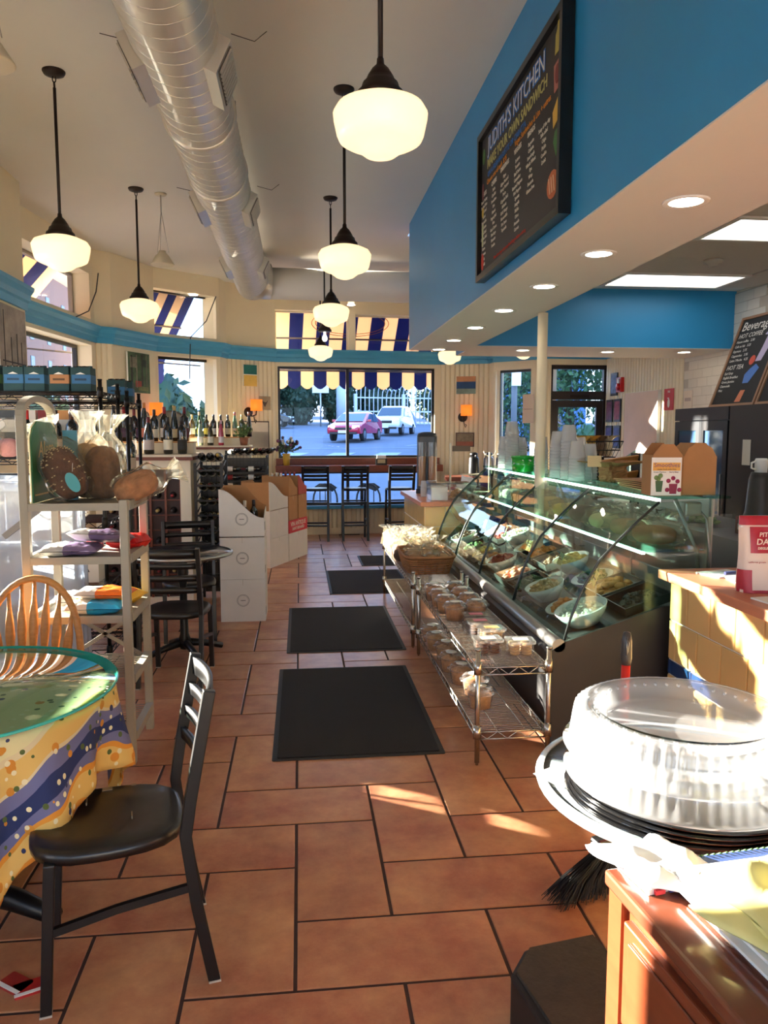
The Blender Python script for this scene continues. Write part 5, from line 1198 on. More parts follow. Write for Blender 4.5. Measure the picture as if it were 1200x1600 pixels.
# ---- left table
TC = (-1.13, 2.55); TRD = .507
t = thing('round_table', 'round pedestal table under the flowered cloth at left', 'table', (TC[0], TC[1], 0))
MB().lathe([(0, .715), (.49, .715), (.495, .725), (.49, .738), (0, .738)], 40).build('tabletop', M_WOOD, t); MB().cyl((0, 0, .04), (0, 0, .715), .04, 14).build('pedestal', M_BLACKMETAL, t)
for k in range(4):
    a = k*PI/2 - .35; MB().tube([(0, 0, .08), (.2*math.cos(a), .2*math.sin(a), .065), (.36*math.cos(a), .36*math.sin(a), .03)], [.04, .036, .026], 8).build('foot', M_BLACKMETAL, t)
    MB().cyl((.345*math.cos(a), .345*math.sin(a), 0), (.345*math.cos(a), .345*math.sin(a), .02), .022, 10).build('glide', M_BLACKMETAL, t)
# table cloth with bordered print
def cloth_mat():
    m = bpy.data.materials.new('provencal_cloth'); m.use_nodes = True; nt = m.node_tree; n = nt.nodes; l = nt.links; b = n['Principled BSDF']; b.inputs['Roughness'].default_value = .85
    uv = n.new('ShaderNodeUVMap'); sp = n.new('ShaderNodeSeparateXYZ'); l.new(uv.outputs[0], sp.inputs[0])
    def mth(op, a, b_=None):
        q = n.new('ShaderNodeMath'); q.operation = op
        for i, x in enumerate((a, b_)):
            if x is None: continue
            if isinstance(x, (int, float)): q.inputs[i].default_value = x
            else: l.new(x, q.inputs[i])
        return q.outputs[0]
    ax = mth('ABSOLUTE', mth('SUBTRACT', sp.outputs[0], .5)); ay = mth('ABSOLUTE', mth('SUBTRACT', sp.outputs[1], .5))
    r2 = mth('SQRT', mth('ADD', mth('MULTIPLY', ax, ax), mth('MULTIPLY', ay, ay))); d = mth('MULTIPLY', mth('MAXIMUM', ax, ay), 2.0)
    nz = n.new('ShaderNodeTexNoise'); nz.inputs['Scale'].default_value = 9; l.new(uv.outputs[0], nz.inputs[0]); 
    dw = mth('ADD', d, mth('MULTIPLY', mth('SUBTRACT', nz.outputs[0], .5), .035))
    sc = mth('MULTIPLY', mth('SINE', mth('MULTIPLY', mth('ADD', sp.outputs[0], sp.outputs[1]), 44)), .012); dw = mth('ADD', dw, sc)
    cr = n.new('ShaderNodeValToRGB'); cr.color_ramp.interpolation = 'CONSTANT'; l.new(dw, cr.inputs[0])
    Y_ = srgb(226, 186, 104); B_ = srgb(40, 52, 98); P_ = srgb(112, 112, 150); O_ = srgb(222, 148, 52); C_ = srgb(222, 204, 160)
    stops = [(0, srgb(226, 214, 160)), (.56, C_), (.585, Y_), (.66, C_), (.67, P_), (.72, B_), (.79, P_), (.83, O_), (.85, Y_), (.93, O_), (.95, P_), (.985, B_)]
    els = cr.color_ramp.elements
    els[0].position = 0; els[0].color = stops[0][1]; els[1].position = stops[1][0]; els[1].color = stops[1][1]
    for (p, c_) in stops[2:]: e_ = els.new(p); e_.color = c_
    cur = cr.outputs[0]
    for (scale, thr, rgb, rnd) in ((26, .26, (214, 140, 48), .9), (40, .22, (236, 224, 180), .5), (22, .15, (56, 60, 96), 1.0), (34, .20, (86, 100, 50), 1.0)):
        v = n.new('ShaderNodeTexVoronoi'); v.inputs['Scale'].default_value = scale; v.inputs['Randomness'].default_value = rnd; l.new(uv.outputs[0], v.inputs['Vector'])
        lt = mth('LESS_THAN', v.outputs['Distance'], thr)
        # only some cells carry the motif
        sv = n.new('ShaderNodeSeparateColor'); l.new(v.outputs['Color'], sv.inputs[0]); pick = mth('GREATER_THAN', sv.outputs[0], .45)
        mx = n.new('ShaderNodeMix'); mx.data_type = 'RGBA'; l.new(mth('MULTIPLY', lt, pick), mx.inputs[0]); l.new(cur, mx.inputs[6]); mx.inputs[7].default_value = srgb(rgb); cur = mx.outputs[2]
    l.new(cur, b.inputs['Base Color']); return m
HS = .80; PHI = R(-14)
mb = MB(); NA, NR = 120, 34; uvs = []
def cloth_pt(a, s):
    """a angle, s distance from the middle along the cloth"""
    if s <= TRD - .012: return (s*math.cos(a), s*math.sin(a), .741)
    drop = s - (TRD - .012); sw_ = .030*math.sin(9*a + .7) + .018*math.sin(17*a + 1.3)
    k = min(1, drop/.25); r_ = TRD - .004 + sw_*k + .02*k
    return (r_*math.cos(a), r_*math.sin(a), .741 - drop*.97)
vs = [(0, 0, .741)]; uvs.append((.5, .5))
for j in range(1, NR+1):
    for i in range(NA):
        a = 2*PI*i/NA; q = a - PHI; mx_ = HS*.94/max(abs(math.cos(q)), abs(math.sin(q)))
        mx_ = min(mx_, TRD + .52); s = mx_*j/NR if j/NR*mx_ < 9 else 0; vs.append(cloth_pt(a, s)); uvs.append((.5 + s*math.cos(q)/(2*HS), .5 + s*math.sin(q)/(2*HS)))
fs = [(0, 1+i, 1+(i+1) % NA) for i in range(NA)]
for j in range(NR-1):
    for i in range(NA): o0 = 1 + j*NA; fs.append((o0+i, o0+NA+i, o0+NA+(i+1) % NA, o0+(i+1) % NA))
mb._add(vs, fs, True)
o = mb.build('tablecloth', cloth_mat(), None, loc=(TC[0], TC[1], 0)); ul = o.data.uv_layers.new(name='UVMap')
for lp in o.data.loops: ul.data[lp.index].uv = uvs[lp.vertex_index]
tag(o, 'yellow and blue floral cloth hanging over the left round table', 'tablecloth')
q = o.modifiers.new('s', 'SOLIDIFY'); q.thickness = .003
t = thing('glass_tabletop', 'round clear glass plate with a green edge on the flowered cloth', 'glass top', (TC[0], TC[1], .7445))
MB().lathe([(0, .0), (TRD+.002, .0), (TRD+.002, .009), (0, .009)], 72).build('plate', glassy('plate_glass', (232, 246, 240), .004, 2.2, 1.5), t)
MB().lathe([(TRD+.002, .0), (TRD+.0065, .002), (TRD+.0065, .008), (TRD+.002, .010)], 72, caps=False).build('polished_edge', mat('glass_edge', (64, 190, 176), .1, coat=.6), t)
for i, (x, y, rz_, rgb) in enumerate(((-.78, 2.14, .4, (168, 36, 36)), (-.83, 2.16, -.6, (150, 44, 40)), (-.92, 2.02, .2, (176, 30, 34)))):
    t = thing('sauce_packet', ['red sauce packet under the table by the chair leg', 'red packet lying under the table foot', 'crushed red packet at the lower left floor'][i], 'packet', (x, y, .0), rz_); MB().rbox((-.045, -.03, 0), (.045, .03, .008), .006).build('packet', mat('packet_%d' % rgb[0], rgb, .4), t); MB().boxm((-.045, -.03, .008), (.045, -.018, .0095)).build('seam', M_WHITE, t)
# ---- windsor chair in oak
t = thing('windsor_chair', 'oak hoop-back windsor chair behind the flowered table', 'chair', (-1.18, 3.30, 0), R(2))
mb = MB(); pts = []
MB().lathe([(0, .425), (.19, .425), (.205, .44), (.2, .455), (.17, .452), (0, .446)], 28, sy=.85).build('seat', M_WOOD, t)
hp = []
for i in range(21):
    a = PI*i/20; hp.append((.205*math.cos(a)*(1 + .0*math.sin(a)), .155 + .10*math.sin(a)**.8*.9, .455 + .475*math.sin(a)**.62))
MB().tube(hp, .0155, 8).build('hoop', M_WOOD, t)
for k in range(7):
    u = (k-3)/3.6; zt = .455 + .475*max(.05, (1-u*u))**.31; yt = .155 + .09*(1-u*u)**.4
    sp_ = MB(); P0 = Vector((u*.15, .14, .45)); P1 = Vector((u*.195, yt, zt - .008))
    sp_.tube([P0.lerp(P1, f) for f in (0, .25, .42, .55, .7, .85, 1)], [.007, .010, .016, .021, .018, .010, .007], 8).build('spindle', M_WOOD, t)
for (x, y) in ((-.14, -.11), (.14, -.11), (-.13, .12), (.13, .12)):
    P0 = Vector((x*.85, y*.85, .43)); P1 = Vector((x*1.35, y*1.35, 0)); MB().tube([P0.lerp(P1, f) for f in (0, .2, .4, .55, .8, 1)], [.012, .018, .014, .02, .013, .011], 8).build('leg', M_WOOD, t)
MB().cyl((-.155, 0, .2), (.155, 0, .2), .011, 8).build('stretcher', M_WOOD, t)
# ---- grey bread rack
RX0, RX1, RY0, RY1 = -1.255, -.815, 3.66, 4.10
t = thing('bread_rack', 'grey metal bread rack with an arched side and snack shelves', 'rack', (0, 0, 0))
ps_ = .019
for (x, y, h) in ((RX0, RY0, 1.66), (RX1, RY0, 1.27), (RX0, RY1, 1.66), (RX1, RY1, 1.27)): MB().boxm((x-ps_, y-ps_, 0), (x+ps_, y+ps_, h)).build('post', M_GREYMETAL, t, bevel=.003)
yc = (RY0+RY1)/2; rr_ = (RY1-RY0)/2; ar = []
for i in range(17): a = PI*i/16; ar.append((yc - rr_*math.cos(a), 1.655 + .085*math.sin(a)**.8))
MB().prism(bend(ar, .03), RX0-ps_, RX0+ps_, 0).build('arch', M_GREYMETAL, t)
for z in (1.25, 1.0, .72): 
    sh_ = MB().boxm((RX0+ps_, RY0+.0, z-.012), (RX1-ps_, RY1, z)); sh_.build('shelf', M_GREYMETAL, t)
    MB().boxm((RX0+ps_, RY0-.018, z-.028), (RX1-ps_, RY0+.0, z+.006)).build('front_bar', M_GREYMETAL, t); MB().boxm((RX1-.012, RY0+ps_, z-.03), (RX1+.024, RY1-ps_, z+.014)).build('side_lip', M_GREYMETAL, t); MB().boxm((RX0-.012, RY0+ps_, z-.03), (RX0+.014, RY1-ps_, z+.012)).build('side_lip', M_GREYMETAL, t)
for z in (.42, .14):
    MB().boxm((RX1-.012, RY0+ps_, z-.03), (RX1+.024, RY1-ps_, z+.01)).build('side_lip', M_GREYMETAL, t); MB().boxm((RX0-.012, RY0+ps_, z-.03), (RX0+.014, RY1-ps_, z+.01)).build('side_lip', M_GREYMETAL, t)
    wd = MB()
    for k in range(14): y = RY0 + .02 + k*(RY1-RY0-.04)/13; wd.cyl((RX0, y, z), (RX1, y, z), .0028, 5)
    o = wd.build('wire_deck', M_GREYMETAL, t); o['kind'] = 'stuff'
for (a, b) in (((RX0, RY1+.02, .66), (RX1, RY1+.02, .38)), ((RX0, RY1+.02, .38), (RX1, RY1+.02, .66))):
    d = Vector(b)-Vector(a); MB().box((Vector(a)+Vector(b))/2, (d.length, .006, .02), (0, -math.atan2(d.z, d.x), 0)).build('cross_brace', M_GREYMETAL, t)
# green sign panel in the arched side
t = thing('bakery_sign', 'green arched metal bakery sign inside the rack side', 'sign', (RX0 + .024, yc, 1.256))
pp_ = [(-.19, 0), (.19, 0), (.19, .30), (.16, .345), (.1, .375), (0, .385), (-.1, .375), (-.16, .345), (-.19, .30)]
MB().prism(pp_, 0, .008, 0).build('panel', mat('sign_green', (44, 112, 66), .35), t); MB().prism([(p[0]*1.03, p[1]*1.015-.002) for p in pp_], -.004, .002, 0).build('border', mat('sign_cream', (222, 214, 186), .4), t)
text('Alem', .105, mat('sign_gold', (224, 190, 110), .4), t, frame_M((.0085, .01, .245), (0, 1, .05), (0, 0, 1)), ext=.0008, shear=.2); MB().boxm((.0082, -.17, .03), (.0095, .17, .038)).build('gold_line', mat('sign_gold', (224, 190, 110), .4), t)
# loaves in cellophane on the rack
def loafbag(x, y, z, rz_, lab, rgb, w_, d_, h, seed, seeds=None, tiltx=0, tilty=0):
    t = thing('bagged_loaf', lab, 'bread', (x, y, z), rz_, 'bagged loaves on the bread rack'); t.rotation_euler = (tiltx, tilty, rz_)
    mb = MB(); loaf(mb, w_*.9, d_*.9, h*.62, seed); o = mb.build('loaf', mat('crust_%d' % rgb[0], rgb, .75, var=.55, vs=22, bump=.8, bs=45), t)
    if seeds:
        rng = random.Random(seed); sd_ = MB()
        cand = [v for v in mb.v if v[2] > h*.12]
        for _ in range(260):
            v = rng.choice(cand); sd_.ico((v[0]*1.01 + rng.uniform(-.006, .006), v[1]*1.01 + rng.uniform(-.006, .006), v[2] + rng.uniform(-.004, .004)), .0038, 1, 1.4, .8, .8)
        q = sd_.build('seeds', col(*seeds), o); q['kind'] = 'stuff'
    bagmesh(w_, d_, h, seed+9, .28, .25).build('cellophane', G_BAG, t); 
    return t
loafbag(-1.06, 3.80, 1.275, .15, 'dark seeded loaf in cellophane leaning on the green sign', (92, 50, 30), .20, .17, .40, 3, (222, 196, 150), R(-6), R(-24))
loafbag(-.975, 3.96, 1.251, -.2, 'tall brown loaf in a gathered cellophane bag', (126, 82, 48), .20, .18, .42, 4)
loafbag(-.885, 3.82, 1.27, .1, 'low braided loaf in cellophane at the rack end', (176, 118, 76), .16, .15, .34, 5, None, 0, R(62))
loafbag(-1.06, 4.02, 1.251, .1, 'pale round loaf in a bag behind the seeded loaf', (196, 150, 100), .2, .13, .44, 6)
t = thing('bread_label', 'turquoise oval label hanging on the seeded loaf', 'label', (-1.05, 3.70, 1.30)); MB().prism(ell(0, .05, .028, .05, 16, .5), -.001, .001, 1).build('tag', mat('label_teal', (70, 160, 170), .4), t); MB().cyl((0, 0, .1), (.0, .01, .14), .001, 4).build('tie', M_WHITE, t)
t = thing('bread_label', 'blue printed paper band standing behind the loaves', 'label', (-1.12, 3.93, 1.251)); MB().boxm((-.035, -.002, .15), (.035, .002, .34)).build('tag', mat('label_blue', (74, 140, 164), .4), t); MB().boxm((-.03, -.004, 0), (.03, .0, .15)).build('stem', mat('label_blue', (74, 140, 164), .4), t)
# snack bags
def snack(x, y, z, rz_, rx, lab, c0, c1, w_=.20, l_=.26, h=.055, seed=0, grp='snack bags on the rack'):
    t = thing('snack_bag', lab, 'snack bag', (x, y, z), rz_, grp); t.rotation_euler = (rx, 0, rz_); rng = random.Random(seed); ph = [rng.uniform(0, 6) for _ in range(4)]
    def sf(sg, u0, u1):
        def fn(u, v):
            U_ = u0 + (u1-u0)*u; e = max(0, 1 - (2*U_-1)**4)*max(0, 1 - (2*v-1)**4); b_ = e**.5*h/2*(1 + .18*math.sin(11*U_+ph[0])*math.sin(7*v+ph[1])) + .0015
            ed = 1 - .06*math.sin(PI*v)
            return ((U_-.5)*l_, (v-.5)*w_*(1 - .05*math.sin(PI*U_)), h/2 + sg*b_)
        return fn
    a = mat('foil_%d_%d_%d' % c0, c0, .35, var=.06, vs=20); b = mat('foil_%d_%d_%d' % c1, c1, .3, var=.06, vs=20)
    def crk(mb):
        mb.v = [(x, y, max(.0005, z + rng.uniform(-.0035, .0035))) if abs(x) < l_*.44 and abs(x - (.42-.5)*l_) > .004 and abs(y) < w_*.44 else (x, y, z) for (x, y, z) in mb.v]; return mb
    crk(MB().grid(sf(1, 0, .42), 10, 14).grid(sf(-1, 0, .42), 10, 14)).build('plain_half', a, t); crk(MB().grid(sf(1, .42, 1), 12, 14).grid(sf(-1, .42, 1), 12, 14)).build('printed_half', b, t)
    MB().boxm((-l_/2-.008, -w_/2*.97, h/2-.001), (-l_/2+.004, w_/2*.97, h/2+.001)).build('seal', a, t); MB().boxm((l_/2-.004, -w_/2*.97, h/2-.001), (l_/2+.008, w_/2*.97, h/2+.001)).build('seal', b, t)
GW = (206, 202, 196)
snack(-1.09, 3.78, 1.002, .05, 0, 'grey and purple snack bag lying flat on the middle shelf', GW, (124, 104, 138), .2, .26, .05, 1)
snack(-.965, 3.84, 1.052, -.25, R(-12), 'grey and purple snack bag tilted on top of the flat one', (214, 210, 204), (116, 98, 130), .2, .26, .055, 2)
snack(-.865, 3.96, 1.002, 1.2, 0, 'glossy red snack bag at the right of the middle shelf', (200, 30, 30), (214, 46, 36), .18, .15, .07, 3)
snack(-1.10, 3.95, .722, .2, 0, 'grey and yellow snack bag on the lower shelf, left', GW, (236, 186, 40), .19, .25, .06, 4)
snack(-.945, 3.97, .722, -.3, R(3), 'grey and bright yellow snack bag slumped at the back of the lower shelf', GW, (240, 194, 48), .19, .26, .065, 5)
snack(-.955, 3.82, .782, -.1, 0, 'silver and orange snack bag stacked on the lower shelf', GW, (232, 112, 40), .17, .26, .045, 6)
snack(-.985, 3.745, .722, .0, 0, 'cream and turquoise snack bag at the front of the lower shelf', (224, 216, 200), (40, 150, 196), .15, .26, .058, 7)
# ---- plastic-wrapped cart at the far left
t = thing('covered_cart', 'bakery cart wrapped in clear plastic sheeting at the far left', 'cart', (0, 0, 0)); G_SHEET = glassy('plastic_sheet', (238, 242, 248), .15, 1.6, 1.45, haze=.42, hazecol=(226, 234, 246))
for (x, y) in ((-1.95, 4.77), (-1.36, 4.77), (-1.95, 4.91), (-1.36, 4.91)): MB().boxm((x-.015, y-.015, 0), (x+.015, y+.015, 1.30)).build('post', M_GREYMETAL, t)
for z in (.2, .55, .9, 1.28): MB().boxm((-1.95, 4.77, z), (-1.36, 4.91, z+.015)).build('shelf', M_WHITE, t)
def shf(u, v): return (-1.98 + .66*u, 4.75 + .006*math.sin(16*u + 3*v), .12 + v*1.21)
MB().grid(shf, 30, 12).build('front_sheet', G_SHEET, t, solid=.002)
def shs(u, v): return (-1.335 + .012*math.sin(14*u+4*v), 4.75 + .18*u, .12 + v*1.21)
MB().grid(shs, 24, 12).build('side_sheet', G_SHEET, t, solid=.002)
MB().box((-1.55, 4.73, 1.12), (.5, .02, .035), (0, R(-38), 0)).build('support_strut', col(120, 116, 112), t)
# ---- black wire shelving
SH = wire_rack('wire_shelving', 'tall black wire shelving unit loaded with drink packs', 'shelving', (-2.30, 4.95, 0), 1.08, .46, (.2, .62, 1.02, 1.42, 1.83), 1.90, M_BLACKMETAL, .03)
SH2 = wire_rack('wire_shelving', 'second black wire shelving unit just behind the first', 'shelving', (-2.30, 5.50, 0), 1.12, .40, (.2, .75, 1.28, 1.79), 1.86, M_BLACKMETAL, .03)
M_TEAL = mat('teal_card', (28, 66, 70), .7)
def sixpack(x, y, z, lab, lc, rz_=0, grp='drink packs on the top shelf'):
    t = thing('drink_pack', lab, 'drink pack', (x, y, z), rz_, grp); w_, d_, h = .118, .13, .16
    b = MB(); b.boxm((-w_/2, -d_/2, 0), (w_/2, d_/2, h*.93)); b.build('carton', M_TEAL, t)
    MB().prism([(-w_/2, h*.72), (w_/2, h*.72), (w_/2*.94, h), (w_/2*.3, h), (w_/2*.3, h*.9), (-w_/2*.3, h*.9), (-w_/2*.3, h), (-w_/2*.94, h)], -.006, .006, 1).build('handle', M_TEAL, t)
    MB().boxm((-w_/2+.006, -d_/2-.0015, h*.30), (w_/2+.0015, d_/2-.006, h*.64)).build('label_band', mat('pack_%d_%d' % lc[:2], lc, .6), t)
    MB().prism([(-.03, .105), (.03, .105), (.0, .118)], -d_/2-.002, -d_/2, 1).build('peak_print', M_WHITE, t); MB().boxm((-.035, -d_/2-.0025, h*.42), (.035, -d_/2-.001, h*.5)).build('name_print', mat('print_%d' % lc[0], tuple(int(v*.55) for v in lc), .6), t)
    for k in range(3): MB().cyl((-.036 + k*.036, .032, h*.72), (-.036 + k*.036, .032, h*1.02), .013, 8).build('bottle_neck', col(60, 34, 22, .2), t); MB().cyl((-.036 + k*.036, -.032, h*.72), (-.036 + k*.036, -.032, h*.98), .013, 8).build('bottle_neck', col(60, 34, 22, .2), t)
OR_, GR_, BL_ = (176, 124, 80), (80, 128, 76), (44, 104, 152)
for i, (x, c_, nm) in enumerate(((-2.03, OR_, 'orange-labelled dark green drink pack at the left picture edge'), (-1.885, GR_, 'green-labelled drink pack on the top wire shelf'), (-1.745, BL_, 'blue-labelled drink pack right of the green-labelled one'), (-1.622, BL_, 'blue-labelled drink pack left of the lone orange one'), (-1.475, OR_, 'orange-labelled drink pack in the middle of the top shelf'), (-1.345, BL_, 'blue-labelled drink pack at the shelf corner post'))):
    sixpack(x, 5.06, 1.834, nm, c_)
sixpack(-1.27, 5.62, 1.794, 'blue-labelled drink pack on the second shelving unit, front', BL_, .1); sixpack(-1.255, 5.80, 1.794, 'blue-labelled drink pack at the back of the second shelving unit', BL_, .1)
sixpack(-1.28, 5.16, 1.424, 'orange-labelled drink pack one shelf below the others', OR_, 0)
# ---- bottles
BC = {}
def bottle(x, y, z, lab, glass=(20, 24, 20), foil=(30, 26, 28), lcol=(226, 218, 200), s=1.0, kind='b', rot=None, grp=None, name='wine_bottle', cat='bottle'):
    t = thing(name, lab, cat, (x, y, z), random.uniform(0, 6.28) if rot is None else 0, grp); t.scale = (s, s, s)
    if rot is not None: t.rotation_euler = rot
    gk = ('g', glass, kind)
    if gk not in BC:
        pr = {'b': [(0, .003), (.030, 0), (.0365, .006), (.037, .185), (.034, .205), (.020, .225), (.0145, .240), (.0135, .295), (0, .296)],
              'p': [(0, .003), (.036, 0), (.041, .006), (.041, .13), (.034, .18), (.021, .225), (.015, .25), (.0135, .295), (0, .296)],
              'h': [(0, .003), (.030, 0), (.035, .006), (.035, .14), (.029, .20), (.019, .26), (.0145, .29), (.0135, .33), (0, .331)]}[kind]
        BC[gk] = MB().lathe(pr, 18).mesh('glass', mat('btl_%d_%d_%d' % glass, glass, .08, coat=.6, spec=.8))
        top = pr[-1][1]; BC[('f', foil, kind)] = None
    fk = ('f', foil, kind); top = .331 if kind == 'h' else .296
    if BC.get(fk) is None: BC[fk] = MB().lathe([(.0150, top-.065), (.0150, top-.004), (.013, top+.002), (0, top+.002)], 14).mesh('foil', mat('foilcap_%d_%d_%d' % foil, foil, .35))
    lk = ('l', lcol, kind); r_ = {'b': .0374, 'p': .0414, 'h': .0354}[kind]
    if lk not in BC: BC[lk] = MB().lathe([(r_, .035), (r_, .115)], 20, caps=False).mesh('label', mat('lbl_%d_%d_%d' % lcol, lcol, .7))
    inst(BC[gk], 'glass', t); inst(BC[fk], 'foil', t); inst(BC[lk], 'label_wrap', t)
    return t
DK, GRN, PNK, AMB, CLR = (16, 18, 18), (46, 84, 40), (190, 60, 84), (96, 70, 24), (150, 170, 140)
# ---- cream cabinets with wine cubbies
def cabinet(lab, x0, x1, y0, y1, zt, cub=True):
    t = thing('wine_cabinet', lab, 'cabinet', (0, 0, 0))
    MB().boxm((x0, y0+.04, 0), (x1, y1, zt-.04)).build('carcass', mat('cubby_dark', (52, 30, 24), .6) if cub else M_CREAM, t)
    MB().boxm((x0, y0, 0), (x0+.07, y0+.06, zt-.05)).build('stile', M_CREAM, t); MB().boxm((x1-.09, y0, 0), (x1+.004, y1+.002, zt-.05)).build('stile', M_CREAM, t); MB().boxm((x0+.07, y0, zt-.13), (x1-.09, y0+.05, zt-.05)).build('top_rail', M_CREAM, t); MB().boxm((x0+.07, y0, 0), (x1-.09, y0+.05, .1)).build('bottom_rail', M_CREAM, t)
    MB().boxm((x0-.03, y0-.03, zt-.05), (x1+.03, y1+.02, zt-.02)).build('wood_edge', M_REDWOOD, t); MB().boxm((x0-.02, y0-.02, zt-.02), (x1+.02, y1+.02, zt)).build('top', M_CREAM, t)
    if cub:
        n = max(2, round((x1-x0-.16)/.14)); w_ = (x1-.09-x0-.07)/n
        for k in range(n+1): MB().boxm((x0+.07+k*w_-.009, y0+.012, .1), (x0+.07+k*w_+.009, y0+.045, zt-.13)).build('divider', M_REDWOOD, t)
        for k in range(n):
            for j in range(7):
                z = .22 + j*.135
                MB().boxm((x0+.08+k*w_, y0+.02, z-.055), (x0+.06+(k+1)*w_, y0+.04, z-.047)).build('cradle', M_REDWOOD, t)
    return t
cabinet('cream wine cabinet with red wood cubbies behind the bread rack', -1.80, -.975, 7.0, 7.58, 1.385)
CABN = [0]
for k in range(5):
    for j in range(7):
        if (k*7 + j*3) % 4 == 1: continue
        xx = -1.73 + .133*(k+.5); 
        if xx > -1.08: continue
        CABN[0] += 1
        bottle(xx, 7.25, .22 + j*.135 - .006, 'dark wine bottle lying in the cubbies, %s column, %s shelf from the floor' % (NTH[k], NTH[j]), DK, [(30, 26, 28), (120, 24, 30), (190, 160, 90)][(k+j) % 3], s=1.0, rot=(R(90), 0, 0), grp='bottles in the wine cubbies')
cabinet('cream wine cabinet with stepped top behind the slanted rack', -1.50, -.66, 10.36, 10.68, 1.41, False)
t = thing('display_riser', 'cream step riser carrying the second row of bottles', 'riser', (-1.35, 7.44, 1.3855)); MB().boxm((-.42, -.09, 0), (.36, .12, .10)).build('step', M_CREAM, t); MB().boxm((-.43, -.1, .10), (.37, .13, .112)).build('tread', M_WOOD, t)
t = thing('display_riser', 'cream step riser on the farther cabinet', 'riser', (-1.06, 10.58, 1.4105)); MB().boxm((-.40, -.06, 0), (.38, .09, .10)).build('step', M_CREAM, t); MB().boxm((-.41, -.07, .10), (.39, .095, .112)).build('tread', M_WOOD, t)
ROWA = [(-1.64, (20, 20, 22), 'dark bottle with a black label at the left end of the front row', (28, 24, 26), (40, 34, 36), 'b'), (-1.505, DK, 'dark bottle with white label behind the shelf post', (24, 22, 26), (228, 224, 216), 'b'), (-1.355, DK, 'wide dark bottle with a pink-grey label and maroon foil', (96, 20, 30), (196, 182, 176), 'p'), (-1.185, DK, 'dark bottle with a big white and gold label', (26, 24, 26), (232, 226, 200), 'b'), (-1.06, DK, 'dark bottle at the right end of the front row', (30, 26, 28), (40, 36, 34), 'b')]
for (x, g_, lab, f, lc, k) in ROWA: bottle(x, 7.16, 1.386, lab, g_, f, lc, 1.12, k, grp='bottles on the near wine cabinet')
FO = [(30, 26, 30), (150, 30, 36), (120, 22, 34), (206, 128, 60), (36, 30, 34), (150, 34, 50), (188, 160, 96), (96, 20, 30)]
for i in range(8):
    bottle(-1.72 + i*.092, 7.44, 1.4985, 'wine bottle on the near riser, %s from the left' % NTH[i], [DK, DK, (30, 18, 24), DK, DK, DK, (24, 30, 20), DK][i], FO[i], [(220, 200, 180), (60, 40, 60), (70, 50, 90), (200, 120, 100), (220, 214, 200), (230, 226, 216), (226, 210, 170), (90, 30, 40)][i], 1.08 if i % 2 else 1.0, 'b' if i % 3 else 'h', grp='bottles on the near riser')
ROWB = [(-1.07, CLR, 'pale bottle with white label on the farther cabinet', (60, 70, 60), (232, 230, 222), 'h'), (-.965, (60, 56, 30), 'olive bottle with cream label on the farther cabinet', (200, 170, 130), (230, 224, 206), 'p'), (-.85, PNK, 'pink rose bottle on the farther cabinet', (206, 170, 190), (232, 224, 222), 'h')]
for (x, g_, lab, f, lc, k) in ROWB: bottle(x*1.22, 10.43, 1.411, lab, g_, f, lc, 1.0, k, grp='bottles on the far wine cabinet')
for i in range(9):
    bottle(-1.43 + i*.094, 10.59, 1.5235, 'wine bottle on the farther riser, %s from the left' % NTH[i], [AMB, GRN, (60, 60, 24), DK, (70, 64, 26), DK, (96, 128, 100), (50, 70, 34), DK][i], [(206, 176, 110), (226, 206, 160), (60, 50, 40), (40, 40, 46), (30, 30, 34), (40, 40, 60), (170, 90, 90), (190, 170, 110), (150, 90, 70)][i], [(226, 220, 204), (216, 206, 96), (222, 200, 90), (230, 226, 216), (210, 200, 160), (200, 190, 160), (220, 200, 170), (190, 160, 80), (60, 50, 46)][i], 1.0, 'h' if i in (1, 6, 8) else 'b', grp='bottles on the far riser')
for i, (x, y, z) in enumerate(((-1.72, 5.12, 1.424), (-1.55, 5.14, 1.424), (-1.44, 5.10, 1.424), (-1.4, 5.66, 1.284), (-1.26, 5.62, 1.284), (-1.22, 5.75, 1.284))):
    bottle(x, y, z, 'dark wine bottle inside the black wire shelving, %s from the left' % NTH[i], DK, [(190, 40, 40), (24, 22, 26), (60, 30, 20)][i % 3], (190, 176, 160), 1.0, 'b', grp='bottles in the wire shelving')
for i, (x, y, z, c_) in enumerate(((-1.98, 5.1, 1.424, (214, 170, 130)), (-1.86, 5.2, 1.424, (226, 196, 160)), (-2.02, 5.1, 1.024, (232, 196, 120)), (-1.84, 5.1, 1.024, (220, 214, 204)), (-1.66, 5.12, 1.024, (206, 150, 110)), (-1.48, 5.12, 1.024, (150, 96, 70)))):
    wrap_item(x, y, z, 'bagged bread loaf on the black wire shelving, %s' % ['upper shelf far left', 'upper shelf next to the bottles', 'lower shelf far left', 'lower shelf pale bag', 'lower shelf middle', 'lower shelf right'][i], 140+i, .16, inner=c_, name='bread_bag', cat='bread', grp='bread bags on the wire shelving', tall=1.35)
for i in range(7):
    c_ = [(44, 36, 40), (150, 40, 40), (52, 56, 60), (206, 202, 196), (120, 30, 34), (214, 150, 90), (60, 50, 60)][i]
    t = thing('drink_carton', '%s drink carton under the top wire shelf, %s from the left' % (['black', 'red', 'dark grey', 'white', 'dark red', 'orange', 'violet grey'][i], NTH[i]), 'carton', (-2.12 + i*.125, 5.26, 1.424), 0, 'cartons on the wire shelving'); MB().boxm((-.055, -.06, 0), (.055, .06, .30)).build('carton', mat('ctn_%d_%d' % c_[:2], c_, .6), t); MB().boxm((-.05, -.062, .16), (.05, -.06, .24)).build('print_panel', col(220, 214, 204), t)
